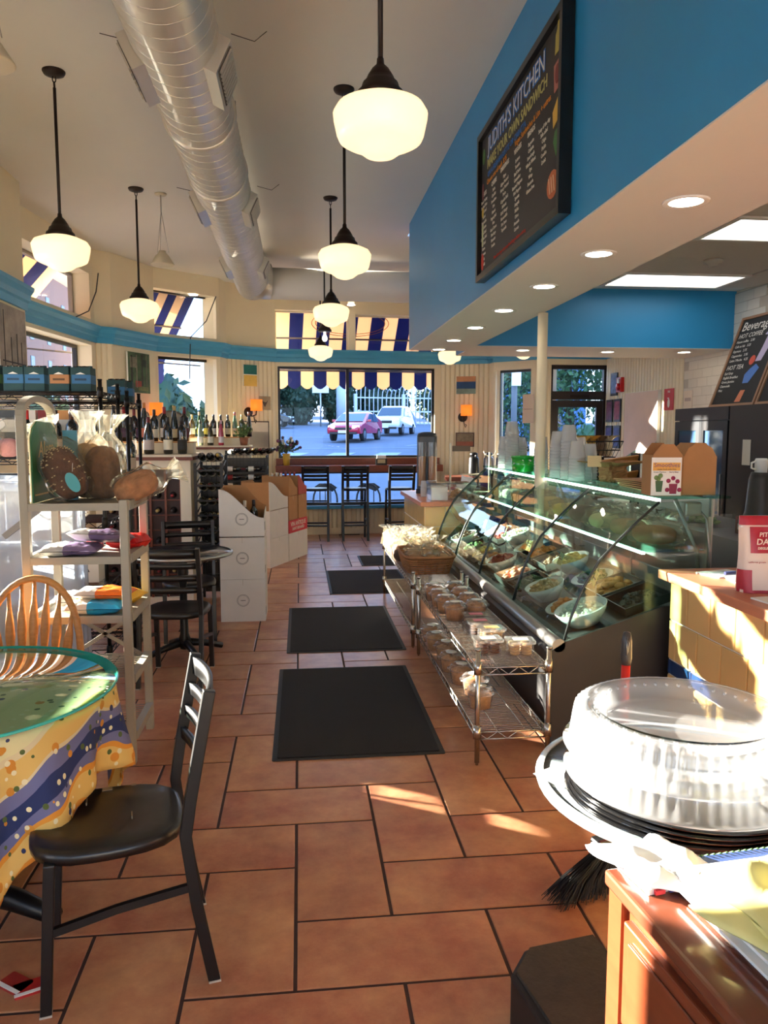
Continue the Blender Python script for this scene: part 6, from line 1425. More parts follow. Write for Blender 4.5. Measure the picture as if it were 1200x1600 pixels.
t = thing('beer_carton', 'white carton printed IPA on the shelving behind the rack', 'carton', (-1.42, 5.12, .624)); MB().boxm((-.13, -.09, 0), (.13, .09, .24)).build('carton', M_CARD, t); MB().boxm((-.132, -.092, .19), (.132, .092, .242)).build('red_top', mat('ipa_red', (190, 36, 50), .6), t); text('IPA', .10, col(24, 24, 28), t, frame_M((.0, -.0915, .10), (1, 0, 0), (0, 0, 1)), bold=.002)
# ---- small round table between the two black chairs
t = thing('cafe_table', 'small dark round table between two black chairs', 'table', (-.83, 5.47, 0)); MB().lathe([(0, .725), (.335, .725), (.34, .735), (.335, .748), (0, .748)], 40).build('tabletop', mat('dark_marble', (58, 58, 62), .15, var=.5, vs=12, coat=.4), t); MB().lathe([(.335, .722), (.35, .728), (.35, .745), (.335, .75)], 40, caps=False).build('rim', M_STEEL, t)
MB().lathe([(.03, .05), (.05, .1), (.03, .16), (.025, .5), (.04, .6), (.028, .72)], 14).build('pedestal', M_BLACKMETAL, t)
for k in range(4): a = k*PI/2 + .5; MB().tube([(0, 0, .1), (.15*math.cos(a), .15*math.sin(a), .07), (.28*math.cos(a), .28*math.sin(a), .03)], [.03, .024, .022], 8).build('foot', M_BLACKMETAL, t); 
# ---- cartons with wavy cut-out display tops
def carton(name, lab, loc, rz_, W_, D_, H_, m, cut=False, circle=True, grp='wine cartons', inner=None, txt=None, band=None):
    t = thing(name, lab, 'carton', loc, rz_, grp); m2 = inner or M_KRAFT; th = .006
    if not cut:
        MB().boxm((-W_/2, -D_/2, 0), (W_/2, D_/2, H_-.003)).build('box', m, t)
        MB().boxm((-.002, -D_/2-.001, H_-.05), (.002, D_/2+.001, H_-.002)).build('tape_seam', col(200, 190, 170), t)
    else:
        lo = H_*.40; N_ = 16
        def wave(f): return lo + (H_-lo)*(.5 + .5*math.cos(PI*min(1, f*1.02)))
        fr_ = [(-W_/2 + W_*i/N_, wave(i/N_)) for i in range(N_+1)]
        for (y, nm) in ((-D_/2, 'front_panel'), (D_/2-th, 'back_panel')):
            top = fr_ if y < 0 else [(x, min(H_*1.02, z + .14*(1 - abs(x)/(W_/2)*.5))) for (x, z) in fr_]
            MB().prism([(W_/2, 0), (-W_/2, 0)][::-1] + [(p[0], p[1]) for p in reversed(top)], y, y+th, 1).build(nm, m if y < 0 else m2, t)
        MB().prism([(-W_/2+th, .0), (W_/2-th, 0)] + [(p[0]*.96, p[1]-.003) for p in reversed(fr_)], -D_/2+th, -D_/2+th+.002, 1).build('inner_face', m2, t)
        MB().boxm((-W_/2, -D_/2+th, 0), (-W_/2+th, D_/2-th, H_*.98)).build('left_panel', m2, t); MB().prism([(-D_/2+th, 0), (D_/2-th, 0), (D_/2-th, lo+.06), (0, lo+.04), (-D_/2+th, lo)], W_/2-th, W_/2, 0).build('right_panel', m, t); MB().boxm((-W_/2, -D_/2, 0), (W_/2, D_/2, .006)).build('base', m2, t)
    if circle:
        for (r_, tb_) in ((.05, .0015), (.043, .001)):
            pts = [(r_*math.cos(2*PI*i/28), -D_/2-.0008, H_*.5*(1 if not cut else .75) + r_*math.sin(2*PI*i/28)) for i in range(28)]; MB().tube(pts, tb_, 4, closed=True).build('printed_ring', col(120, 112, 104), t)
        MB().boxm((-.02, -D_/2-.001, H_*.5*(1 if not cut else .75)-.003), (.02, -D_/2, H_*.5*(1 if not cut else .75)+.003)).build('printed_line', col(120, 112, 104), t)
    if txt:
        for (s, sz, z) in txt: text(s, sz, col(226, 216, 200) if band else col(120, 100, 80), t, frame_M((0, -D_/2-.001, z), (1, 0, 0), (0, 0, 1)), bold=.001)
    MB().boxm((W_/2, -D_/2+.05, H_*.12), (W_/2+.001, -D_/2+.12, H_*.3)).build('printed_marks', col(70, 64, 58), t)
    return t
carton('wine_carton', 'bottom white carton of the near stack, printed with a ring', (-.485, 6.62, 0), 0, .37, .40, .36, M_CARD)
carton('wine_carton', 'middle white carton of the near stack', (-.485, 6.62, .36), 0, .37, .40, .355, M_CARD)
carton('display_carton', 'white cut-out display carton on top of the near stack', (-.485, 6.62, .715), 0, .37, .40, .40, M_CARD, True)
for i, (x, y) in enumerate(((-.57, 6.55), (-.57, 6.66), (-.47, 6.60), (-.40, 6.68))): bottle(x, y, .722, 'wine bottle inside the near white display carton, %s' % ['front left', 'back left', 'middle', 'right'][i], DK, [(196, 110, 80), (200, 120, 90), (220, 214, 206), (40, 36, 40)][i], (200, 190, 170), .95, grp='bottles in the near display carton')
AN = math.atan2(.93, .40) - 0
def dcart(s, off, z, **k): # along the diagonal row of cartons
    d = Vector((.40, .93)).normalized(); n = Vector((d.y, -d.x)); p = Vector((-.36, 8.95)) + d*s - n*off; return (p.x, p.y, z)
RZD = math.atan2(.93, .40)
carton('wine_carton', 'white carton on the floor, nearest of the diagonal row', dcart(.27, .18, 0), RZD, .52, .36, .34, M_CARD, circle=False); carton('wine_carton', 'white carton second up in the diagonal row', dcart(.27, .18, .34), RZD, .52, .36, .33, M_CARD, circle=False)
carton('display_carton', 'white wavy display carton on the nearest diagonal stack', dcart(.27, .18, .67), RZD, .52, .36, .34, M_CARD, True, False)
carton('wine_carton', 'white carton on the floor, farther of the diagonal row', dcart(.84, .18, 0), RZD, .58, .36, .34, M_CARD, circle=False)
carton('wine_carton', 'red carton with white lettering in the diagonal row', dcart(.84, .18, .34), RZD, .58, .36, .16, mat('carton_red2', (196, 44, 52), .6), circle=False, txt=[('VIN ANTIQUE', .075, .105), ('SAINT BERNARD', .05, .045)], band=True)
carton('wine_carton', 'kraft carton on the red one, nearer', dcart(.69, .18, .50), RZD, .27, .36, .30, M_KRAFT, circle=False); carton('wine_carton', 'kraft carton on the red one, farther', dcart(.985, .18, .50), RZD, .27, .36, .30, M_KRAFT, circle=False)
carton('display_carton', 'kraft wavy display carton holding bottles, nearer', dcart(.69, .18, .80), RZD, .27, .36, .25, M_KRAFT, True, False); carton('display_carton', 'kraft wavy display carton holding bottles, farther with red trim', dcart(.985, .18, .80), RZD, .27, .36, .25, mat('kraft_red', (170, 70, 56), .7), True, False)
for i in range(8):
    bottle(*dcart(.60 + (i//2)*.135, .12 + .12*(i % 2), .807), 'red wine bottle standing in the kraft display cartons, %s along' % NTH[i], DK if i < 3 else (60, 14, 26), [(220, 216, 206), (224, 220, 210), (120, 24, 40), (226, 222, 214), (140, 26, 46), (150, 30, 50), (130, 24, 44), (140, 28, 46)][i], (230, 224, 210), .92, grp='bottles in the kraft cartons')
# ---- slanted black wine racks
def wine_rack(name, lab, x0, x1, y0, y1, zt, tiers, nb, grp):
    t = thing(name, lab, 'wine rack', (0, 0, 0)); m = M_BLACKMETAL
    for (x, y) in ((x0, y0), (x1, y0), (x0, y1), (x1, y1)): MB().boxm((x-.012, y-.012, 0), (x+.012, y+.012, zt + (.0 if y == y0 else .06))).build('upright', m, t)
    for k in range(tiers):
        z = zt - .06 - k*(.105 if nb > 5 else .135) - (.05 if nb > 5 and k else 0); dz = .10
        for (y, zz) in ((y0, z), (y1, z+dz*.7)): MB().boxm((x0, y-.008, zz-.015), (x1, y+.008, zz)).build('cross_bar', m, t)
        for x in (x0, x1): MB().cyl((x, y0, z), (x, y1, z+dz*.7), .006, 6).build('side_bar', m, t)
        w_ = (x1-x0)/nb
        if nb > 5 and k > 0:
            for i in range(2):
                bottle(x0 + .01 + i*.265, y0 + .06 + .02*(k % 2), z + .045, 'bottle lying sideways in the wide slanted rack, %s tier from top, %s half' % (NTH[k], ['left', 'right'][i]), [DK, (22, 26, 18)][(i+k) % 2], [(30, 26, 28), (120, 24, 34), (60, 50, 30)][(i*2+k) % 3], [(232, 228, 214), (220, 206, 180), (150, 40, 40), (236, 232, 224)][(i+3*k) % 4], .86, 'b', rot=(0, R(90), 0), grp=grp)
            continue
        for i in range(nb):
            g_ = [DK, (22, 26, 18), DK, (60, 56, 24)][(i+k) % 4]
            ang = math.atan2(dz*.7, y1-y0)
            bottle(x0 + (i+.5)*w_, y0 + .34, z + .052 + dz*.35, 'bottle lying in the %s rack, %s tier from top, %s from left' % ('wide slanted' if nb > 5 else 'tall wire', NTH[k], NTH[i]), g_, [(30, 26, 28), (120, 24, 34), (190, 150, 60), (40, 40, 44)][(i*3+k) % 4], [(228, 222, 206), (214, 200, 170), (230, 226, 214)][(i+2*k) % 3], .98, 'b', rot=(R(90) - ang, 0, R(32) if nb > 5 else 0), grp=grp)
    MB().boxm((x0, y1+.012, .05), (x1, y1+.02, zt-.04)).build('back_board', M_BLACK, t)
    wv_ = MB(); n = int((x1-x0)/.045)
    for i in range(n+1): wv_.cyl((x0 + i*(x1-x0)/n, y1+.006, .1), (x0 + i*(x1-x0)/n, y1+.006, zt+.04), .002, 4)
    o = wv_.build('wire_back', m, t); o['kind'] = 'stuff'
wine_rack('wine_rack', 'wide black slanted wine rack full of bottles beside the window', -.96, -.42, 9.86, 10.24, 1.29, 11, 6, 'bottles in the wide slanted rack')
wine_rack('wine_rack', 'tall black wire wine rack between cabinet and white cartons', -.93, -.70, 7.0, 7.45, 1.31, 8, 3, 'bottles in the tall slanted rack')
# ================================================================== FAR WALL AND KITCHEN
# ---- bar counter along the wide window
t = thing('window_bar', 'reddish brown wooden bar counter under the wide window', 'bar counter', (0, 0, 0))
MB().prism([(-.36, 11.56), (2.2, 11.72), (2.2, 12.03), (-.36, 11.86)], 1.045, 1.085).build('top', M_REDWOOD, t); MB().prism([(-.36, 11.845), (2.2, 12.015), (2.2, 12.035), (-.36, 11.865)], 1.085, 1.185).build('backsplash', M_REDWOOD, t); MB().prism([(-.36, 11.555), (2.2, 11.715), (2.2, 11.74), (-.36, 11.58)], .985, 1.045).build('apron', M_REDWOOD, t)
for x in (-.3, .95, 2.1): MB().boxm((x-.02, 11.82 + .065*x, .45), (x+.02, 11.85 + .065*x, .985)).build('bracket', M_BLACK, t)
t = thing('napkin_holder', 'black napkin holder with white napkins on the window bar', 'napkin holder', (1.24, 11.74, 1.0855)); MB().boxm((-.085, -.05, 0), (.085, .05, .012)).boxm((-.085, -.05, .012), (.085, -.042, .10)).boxm((-.085, .042, .012), (.085, .05, .10)).build('holder', M_BLACK, t); MB().boxm((-.07, -.04, .012), (.07, .04, .15)).build('napkins', M_WHITE, t); MB().boxm((-.06, -.052, .03), (.06, -.05, .09)).build('label_panel', col(190, 176, 140), t)
# ---- outside seats behind the glass
for i, x in enumerate((.42, 1.15)):
    t = thing('patio_chair', 'ornamental dark iron chair outside behind the %s bar stool gap' % ['left', 'right'][i], 'patio chair', (x, 12.75, -.2)); m = mat('iron_dark', (44, 50, 62), .5)
    MB().lathe([(0, .45), (.2, .45), (.2, .47), (0, .475)], 20).build('seat', m, t)
    for (a, b) in ((-.15, -.15), (.15, -.15), (-.15, .15), (.15, .15)): MB().cyl((a*.8, b*.8, .45), (a, b, 0), .014, 8).build('leg', m, t)
    pts = [(.2*math.cos(PI*k/10), .18, .66 + .26*math.sin(PI*k/10)) for k in range(11)]
    MB().tube([(.2, .16, .46)] + pts + [(-.2, .16, .46)], .016, 8).build('back_frame', m, t); MB().prism([(-.2, .86), (-.1, .80), (0, .84), (.12, .79), (.2, .86), (.1, .93), (-.1, .93)], .175, .19, 1).build('back_ornament', m, t)
    for k in range(3): MB().cyl((-.09+.09*k, .17, .47), (-.09+.09*k, .18, .85), .009, 6).build('back_bar', m, t)
# ---- pictures and lamps on the piers
def on_wall(p0, p1, u, z, off=.014):
    p0 = Vector((p0[0], p0[1], 0)); d = Vector((p1[0], p1[1], 0)) - p0; ang = math.atan2(d.y, d.x); n = Vector((math.sin(ang), -math.cos(ang), 0)); q = p0 + d.normalized()*u + n*off; return (q.x, q.y, z), ang
def picture(lab, p0, p1, u, z, W_, H_, bands, frame=None, cat='painting', name='painting', off=.014, th=.025, grp=None):
    loc, ang = on_wall(p0, p1, u, z, off); t = thing(name, lab, cat, loc, ang, grp); f = frame or M_WHITE
    MB().boxm((-W_/2, -th, 0), (W_/2, 0, H_)).build('panel', f, t)
    b = .015 if frame else .0
    for (a0, a1, m) in bands: MB().boxm((-W_/2+b, -th-.0015, b + a0*(H_-2*b)), (W_/2-b, -th, b + a1*(H_-2*b))).build('painted_area', m, t)
    return t
def art(n, rgb, v=.5, s=8): return mat('art_' + n, rgb, .6, var=v, vs=s)
picture('green forest painting on the pier left of the middle bay', P[2], P[3], .45, 2.08, .44, .50, [(0, 1, art('forest', (58, 84, 50), .8, 9))])
fp = [o for o in bpy.data.objects if o.name.startswith('painting')][0]
for (x, z, w_, h_, c_) in ((-.15, .0, .03, .46, (40, 36, 30)), (-.05, .05, .02, .42, (120, 116, 96)), (.06, .08, .025, .4, (44, 40, 34)), (.15, .02, .02, .46, (96, 100, 80)), (-.02, .06, .12, .09, (150, 66, 50)), (.08, .02, .2, .06, (110, 120, 70)), (-.12, .3, .12, .14, (120, 140, 110)), (.1, .32, .1, .1, (36, 52, 36))): MB().boxm((x-w_/2, -.0285, z+.01), (x+w_/2, -.0267, min(.49, z+h_))).build('painted_detail', art('fd%d' % c_[0], c_, .4, 20), fp)
picture('small abstract canvas, teal above sand yellow', P[5], P[6], .36, 2.26, .22, .31, [(0, .52, art('sand', (226, 186, 90), .15)), (.56, 1, art('teal', (20, 104, 100), .25))])
picture('small seascape painting on the right far pier', P[7], P[8], .40, 2.18, .30, .27, [(0, .3, art('foam', (120, 140, 130), .4)), (.3, .7, art('sea', (24, 64, 110), .4)), (.7, 1, art('dusk', (190, 130, 90), .3))])
picture('dark framed old photograph below the right wall lamp', P[7], P[8], .39, 1.36, .29, .22, [(0, .35, art('brickp', (140, 80, 60), .4)), (.35, 1, art('oldph', (120, 106, 86), .5, 20))], mat('frame_brown', (70, 44, 30), .5), 'picture', 'framed_picture')
picture('grey plaque with a dark bird beside the left wall lamp', P[5], P[6], .60, 1.92, .20, .20, [(0, 1, art('plaq', (170, 150, 120), .2))], None, 'plaque', 'wall_plaque')
b_l, b_a = on_wall(P[5], P[6], .60, 2.0, .042); MB().prism([(-.06, .05), (.0, -.05), (.06, .06), (.02, .02), (-.02, .03)], -.002, .0, 1).build('bird', col(80, 70, 60), [o for o in bpy.data.objects if o.name.startswith('wall_plaque')][0], loc=(0, -.027, .09))
picture('large pale framed picture behind the plant', P[5], P[6], .42, 1.25, .50, .50, [(0, 1, art('pale', (222, 212, 194), .08)), (.2, .7, art('palein', (206, 196, 184), .1))], M_BLACK, 'picture', 'framed_picture', th=.02)
picture('black and white photograph of ship masts on the left wall', (-2.37, 0), (-2.37, 7.15), 6.76, 2.03, .60, .58, [(0, 1, art('ships', (150, 140, 130), .6, 5))], None, 'photograph', 'photograph', .0)
ph_ = [o for o in bpy.data.objects if o.name.startswith('photograph')][0]
for (x, h) in ((-.2, .5), (-.05, .3), (.08, .34), (.18, .28)): MB().boxm((x-.006, -.029, .03), (x+.006, -.0265, .03+h)).build('mast_print', col(40, 36, 34), ph_)
MB().boxm((-.25, -.029, .12), (.27, -.0265, .132)).build('mast_print', col(40, 36, 34), ph_)
def sconce(lab, p0, p1, u, z):
    loc, ang = on_wall(p0, p1, u, z, .0); t = thing('wall_lamp', lab, 'wall lamp', loc, ang, 'orange shaded wall lamps')
    MB().lathe([(0, 0), (.07, 0), (.075, -.01), (.06, -.02), (0, -.024)], 20).tf(Matrix.Rotation(R(-90), 4, 'X') @ Matrix.Rotation(PI, 4, 'X')).tf(Matrix.Translation((-.03, -.026, -.08))).build('back_plate', M_IRON, t)
    MB().tube([(-.03, -.03, -.08), (-.02, -.10, -.14), (.03, -.13, -.12), (.04, -.13, -.05)], .010, 8).build('arm', M_IRON, t)
    MB().tube([(.0, -.12, -.14), (.01, -.12, -.2), (.03, -.12, -.24), (.045, -.12, -.21), (.025, -.12, -.19)], .007, 6).build('scroll', M_IRON, t)
    MB().lathe([(.085, -.06), (.085, .105)], 24, (.04, -.13, 0), caps=False).build('shade', mat('amber_shade', (240, 140, 50), .6, emit=.55, ecol=(255, 130, 40)), t, solid=.004)
sconce('wall lamp with orange shade left of the wide window', P[5], P[6], .36, 1.96); sconce('wall lamp with orange shade right of the wide window', P[7], P[8], .38, 1.90); sconce('wall lamp with orange shade behind the wine bottles', P[2], P[3], .62, 1.86)
# metal disc, plant, flowers
t = thing('metal_disc', 'round grey metal platter standing behind the bottles', 'platter', (-1.45, 9.05, 1.42), R(20)); MB().lathe([(0, 0), (.17, .004), (.2, .012), (.205, .016), (.17, .012), (0, .008)], 36).tf(Matrix.Translation((0, 0, .21)) @ Matrix.Rotation(R(80), 4, 'X')).build('disc', mat('disc_grey', (120, 114, 104), .5, metal=.3), t); MB().boxm((-.06, -.05, -.01), (.06, .05, .012)).build('stand', M_BLACK, t)
t = thing('display_stand', 'dark stand under the grey metal platter', 'stand', (-1.45, 9.05, 0)); MB().boxm((-.15, -.12, 1.37), (.15, .12, 1.405)).build('top', M_BLACK, t); MB().boxm((-.13, -.1, 0), (.13, .1, 1.37)).build('column', M_BLACK, t)
def plant(lab, loc, r, n, leafrgb, seed, flowers=(), pot=(190, 120, 60), pr_=.06, ph=.1):
    t = thing('potted_plant', lab, 'plant', loc); rng = random.Random(seed); MB().lathe([(0, 0), (pr_*.75, 0), (pr_, ph), (pr_*.9, ph), (pr_*.7, .01), (0, .01)], 16).build('pot', col(*pot), t)
    st_ = MB(); lf = MB(); fl_ = MB()
    for k in range(n):
        a = rng.uniform(0, 6.28); e = rng.uniform(.3, 1.3); d = Vector((math.cos(a)*math.cos(e), math.sin(a)*math.cos(e), math.sin(e))); b = Vector((0, 0, ph)); tip = b + d*r*rng.uniform(.6, 1); st_.tube([b, b.lerp(tip, .6) + Vector((0, 0, .02)), tip], .002, 4)
        for q in range(5):
            p = b.lerp(tip, .4 + .15*q); s = r*.16; Rm = Euler((rng.uniform(0, 6), rng.uniform(0, 6), rng.uniform(0, 6))).to_matrix(); lf._add([p + Rm @ Vector(v) for v in ((-s, 0, 0), (0, -s*.4, 0), (s, 0, 0), (0, s*.4, 0))], [(0,1,2,3)])
        if flowers: fl_.cur = k % len(flowers); fl_.ico(tip, r*.10, 1, jit=.2)
    o = st_.build('stems', col(70, 90, 50), t); o['kind'] = 'stuff'; o = lf.build('leaves', mat('leafp_%d' % leafrgb[0], leafrgb, .6, var=.3), t); o['kind'] = 'stuff'
    if flowers: o = fl_.build('blossoms', [col(*f) for f in flowers], t); o['kind'] = 'stuff'
plant('feathery green plant on the farther wine cabinet', (-.74, 10.44, 1.411), .2, 22, (110, 140, 80), 5, pot=(150, 90, 60))
plant('vase of mixed flowers at the left end of the window bar', (-.20, 11.72, 1.086), .26, 24, (70, 90, 60), 6, ((230, 226, 220), (120, 60, 110), (60, 40, 70)), (206, 170, 70), .06, .18)
# hanging wires in the left bays
for i, pts in enumerate(([(-2.30, 9.45, 3.42), (-2.32, 9.40, 3.2), (-2.36, 9.2, 2.95), (-2.42, 8.9, 2.84)], [(-1.12, 10.98, 3.44), (-1.25, 10.92, 3.1), (-1.45, 10.78, 2.86), (-1.47, 10.74, 2.3)])):
    o = MB().tube([Vector(p) for p in pts], .007, 6).build('cable', M_BLACK); tag(o, ['black cable drooping beside the upper left bay window', 'black cable hanging across the middle bay window'][i], 'cable')
# ---- far coffee counter things
ZK = .916
t = thing('cup_dispenser', 'tall dark cup dispenser with clear front at the far counter', 'dispenser', (1.40, 8.42, ZK), R(-8)); MB().rbox((-.11, -.02, 0), (.11, .12, .62), .03).build('housing', mat('disp_dark', (46, 50, 54), .35), t); MB().lathe([(0, .62), (.11, .62), (.10, .655), (.05, .67), (0, .672)], 22, (0, .05, 0)).build('domed_cap', mat('disp_dark', (46, 50, 54), .35), t)
for s in (-.055, .055): MB().lathe([(.048, .06), (.048, .56)], 18, (s, -.06, 0), caps=False).build('clear_tube', G_LID, t); MB().lathe([(.036, .08), (.042, .40), (0, .41)], 14, (s, -.06, 0)).build('cup_column', M_KRAFT, t)
MB().boxm((-.12, -.12, 0), (.12, -.02, .05)).build('base', M_BLACK, t)
t = thing('cake_box', 'clear plastic box of cookies on the far counter corner', 'food box', (1.47, 7.52, ZK)); MB().boxm((-.2, -.12, 0), (.2, .12, .16)).build('box', G_LID, t); MB().boxm((-.19, -.11, .002), (-.03, .11, .13)).build('white_carton', M_WHITE, t)
ck = MB(); foodpile(ck, .1, 0, .02, .09, .09, 40, .028, .09); o = ck.build('cookies', mat('cookies', (176, 120, 70), .7, var=.3, vs=30), t); o['kind'] = 'stuff'
MB().boxm((-.205, -.125, .16), (.205, .125, .175)).build('lid', G_LID, t)
for i, x in enumerate((1.28, 1.34, 1.40)): cups(x, 7.9 + .02*i, 6, 'short stack of clear lids at the far counter, %s' % ['left', 'middle', 'right'][i], .035, .06, z=ZK, grp='small lid stacks at the far counter')
t = thing('sugar_stand', 'cream wire condiment stand with two posts', 'condiment stand', (1.86, 8.30, ZK)); m = mat('ivory', (232, 222, 196), .4)
for (x, h) in ((-.22, .55), (.22, .45)): MB().cyl((x, 0, 0), (x, 0, h), .012, 8).build('post', m, t)
MB().boxm((-.24, -.08, 0), (.24, .08, .015)).build('base', m, t); MB().boxm((-.1, -.06, .20), (.14, .06, .212)).build('tray', m, t); MB().boxm((-.2, -.006, .46), (.0, .006, .52)).build('grid_panel', mat('wiregrid', (110, 100, 84), .5), t)
MB().tube([(.22, 0, .40), (.27, 0, .42), (.29, 0, .46)], .006, 6).tube([(.22, 0, .40), (.17, 0, .42), (.15, 0, .46)], .006, 6).build('hook', m, t)
t = thing('paper_flower', 'white crumpled tissue bundle on the condiment stand', 'tissue', (1.80, 8.18, ZK)); MB().ico((0, 0, .10), .09, 2, jit=.35).build('bundle', M_WHITE, t); MB().cyl((0,0,0), (0,0,.05), .05, 10).build('cup', M_WHITE, t)
t = thing('bread_basket', 'small brown tray of rolls at the far counter', 'tray', (1.86, 7.66, ZK)); MB().lathe([(0, 0), (.11, 0), (.13, .03), (.12, .03), (.1, .008), (0, .008)], 20).build('tray', M_WICK, t); ck = MB(); foodpile(ck, 0, 0, .02, .08, .08, 10, .03, .03); o = ck.build('rolls', mat('rolls', (150, 84, 50), .6, var=.3), t); o['kind'] = 'stuff'
t = thing('red_jar', 'small red lidded jar beside the cup dispenser', 'jar', (1.62, 8.0, ZK)); MB().lathe([(0, 0), (.035, 0), (.035, .06), (.03, .07)], 14).build('jar', G_LID, t); MB().lathe([(.036, .07), (.036, .09), (0, .092)], 14).build('lid', col(190, 40, 50), t)
# back coffee station beyond
t = thing('coffee_station', 'dark wooden coffee station against the far right pier', 'cabinet', (2.60, 11.15, 0), R(-10)); MB().boxm((-.45, -.25, 0), (.45, .25, .90)).build('body', M_REDWOOD, t); MB().boxm((-.47, -.27, .90), (.47, .27, .94)).build('top', M_REDWOOD, t)
for k in (0, 1): d = MB().boxm((-.42 + k*.43, -.265, .1), (-.02 + k*.43, -.25, .84)).build('door', M_REDWOOD, t); MB().cyl((-.06 + k*.12, -.28, .45), (-.06 + k*.12, -.28, .6), .008, 8).build('handle', M_STEEL, d)
for i, x in enumerate((2.55, 2.76, 2.94)):
    t = thing('coffee_urn', '%s steel and black coffee urn on the coffee station' % ['left', 'middle', 'right'][i], 'coffee urn', (x, 11.12 - .03*i, .941), 0, 'coffee urns'); MB().lathe([(0, 0), (.075, 0), (.078, .05), (.072, .26), (.05, .30)], 20).build('body', M_STEEL if i else M_BLACK, t); MB().lathe([(.055, .30), (.06, .33), (.03, .35), (0, .352)], 18).build('lid', M_BLACK, t); MB().tube([(.0, -.06, .30), (0, -.11, .31), (0, -.115, .26)], .01, 6).build('spout', M_BLACK, t); MB().box((0, -.085, .02), (.1, .03, .03)).build('tap_base', M_BLACK, t)
# notices by the narrow window
t = thing('notice_sheet', 'pale paper notice taped to the narrow right window', 'notice', (3.35, 11.10, 1.72), R(-45)); MB().boxm((-.09, -.004, 0), (.09, 0, .42)).build('sheet', col(222, 200, 176), t); MB().boxm((-.07, -.005, .2), (.07, -.004, .21)).build('print_line', col(170, 140, 120), t)
# ---- right wall things
def wr(lab, y, z, W_, H_, name, cat, parts, th=.02, grp=None):
    t = thing(name, lab, cat, (XR - .016, y, z), R(-90), grp)
    for (nm, u0, u1, z0, z1, m, e) in parts: MB().boxm((-W_/2 + u0*W_, -th-e, z0*H_), (-W_/2 + u1*W_, 0, z1*H_)).build(nm, m, t)
    return t
FRM = mat('thin_black_frame', (22, 20, 22), .4)
pics = [(10.60, 2.10, (90, 110, 150), 'top small framed picture beside the door'), (10.74, 1.73, (110, 60, 90), 'left small framed picture of the second row'), (10.46, 1.73, (150, 70, 80), 'right small framed picture of the second row'), (10.74, 1.36, (70, 60, 120), 'left small framed picture of the third row'), (10.46, 1.36, (60, 70, 130), 'right small framed picture of the third row'), (10.6, .80, (50, 90, 170), 'lowest small blue framed picture')]
for (y, z, c_, lab) in pics: wr(lab, y, z, .22, .32, 'framed_picture', 'picture', [('frame', 0, 1, 0, 1, FRM, 0), ('print', .1, .9, .1, .9, art('p%d' % c_[0], c_, .6, 18), .002)], .018, 'small framed pictures')
t = wr('large pale pink and green canvas on the beaded right wall', 9.66, 1.05, .98, 1.06, 'canvas', 'canvas', [('stretcher', 0, 1, 0, 1, M_WHITE, 0), ('painted_face', .004, .996, .004, .996, art('pinkc', (226, 200, 180), .08, 3), .002)], .04); MB().prism([(-.49, 0), (.2, 0), (.49, .3), (.49, .42), (.1, .16), (-.1, .3), (-.49, .18)], -.045, -.043, 1).build('green_stroke', art('greenst', (120, 150, 120), .3, 6), t)
t = wr('red fire alarm bell box beside the small pictures', 10.36, 2.14, .15, .2, 'fire_alarm', 'alarm', [('housing', 0, 1, 0, 1, mat('alarm_red', (190, 24, 32), .35), .02), ('strobe', .3, .7, .6, .9, M_WHITE, .03)], .03); MB().lathe([(0, 0), (.05, .0), (.05, .02), (.0, .03)], 16).tf(Matrix.Translation((0, -.05, .07)) @ Matrix.Rotation(R(90), 4, 'X')).build('horn', mat('alarm_red', (190, 24, 32), .35), t)
t = wr('red fire extinguisher sign on the beaded right wall', 8.96, 1.85, .24, .26, 'safety_sign', 'sign', [('plate', 0, 1, 0, 1, mat('sign_red', (198, 26, 36), .4), 0)], .006)
text('FIRE', .035, M_WHITE, t, frame_M((-.0, -.0066, .222), (1, 0, 0), (0, 0, 1)), ext=.0004, bold=.0006); MB().prism(ell(0, .085, .03, .055), -.0072, -.006, 1).build('extinguisher_symbol', M_WHITE, t); MB().boxm((-.035, -.0072, .14), (.01, -.006, .152)).build('symbol_nozzle', M_WHITE, t)
for i, (y, z, w_, h_) in enumerate(((8.50, 1.86, .20, .2), (8.54, 1.60, .2, .22), (8.22, 1.60, .28, .2))): wr(['tan notice on the white wall tiles', 'white notice above the left fridge corner', 'white notice sheet above the fridge'][i], y, z, w_, h_, 'wall_notice', 'notice', [('sheet', 0, 1, 0, 1, col(226, 210, 190) if i == 0 else M_WHITE, 0), ('print_block', .15, .85, .4, .6, col(180, 160, 150), .001)], .004)
wr('black thermostat plate on the beaded wall', 8.80, 1.22, .16, .07, 'thermostat', 'thermostat', [('plate', 0, 1, 0, 1, M_BLACK, .0), ('display', .3, .7, .25, .75, col(150, 150, 140), .002)], .015)
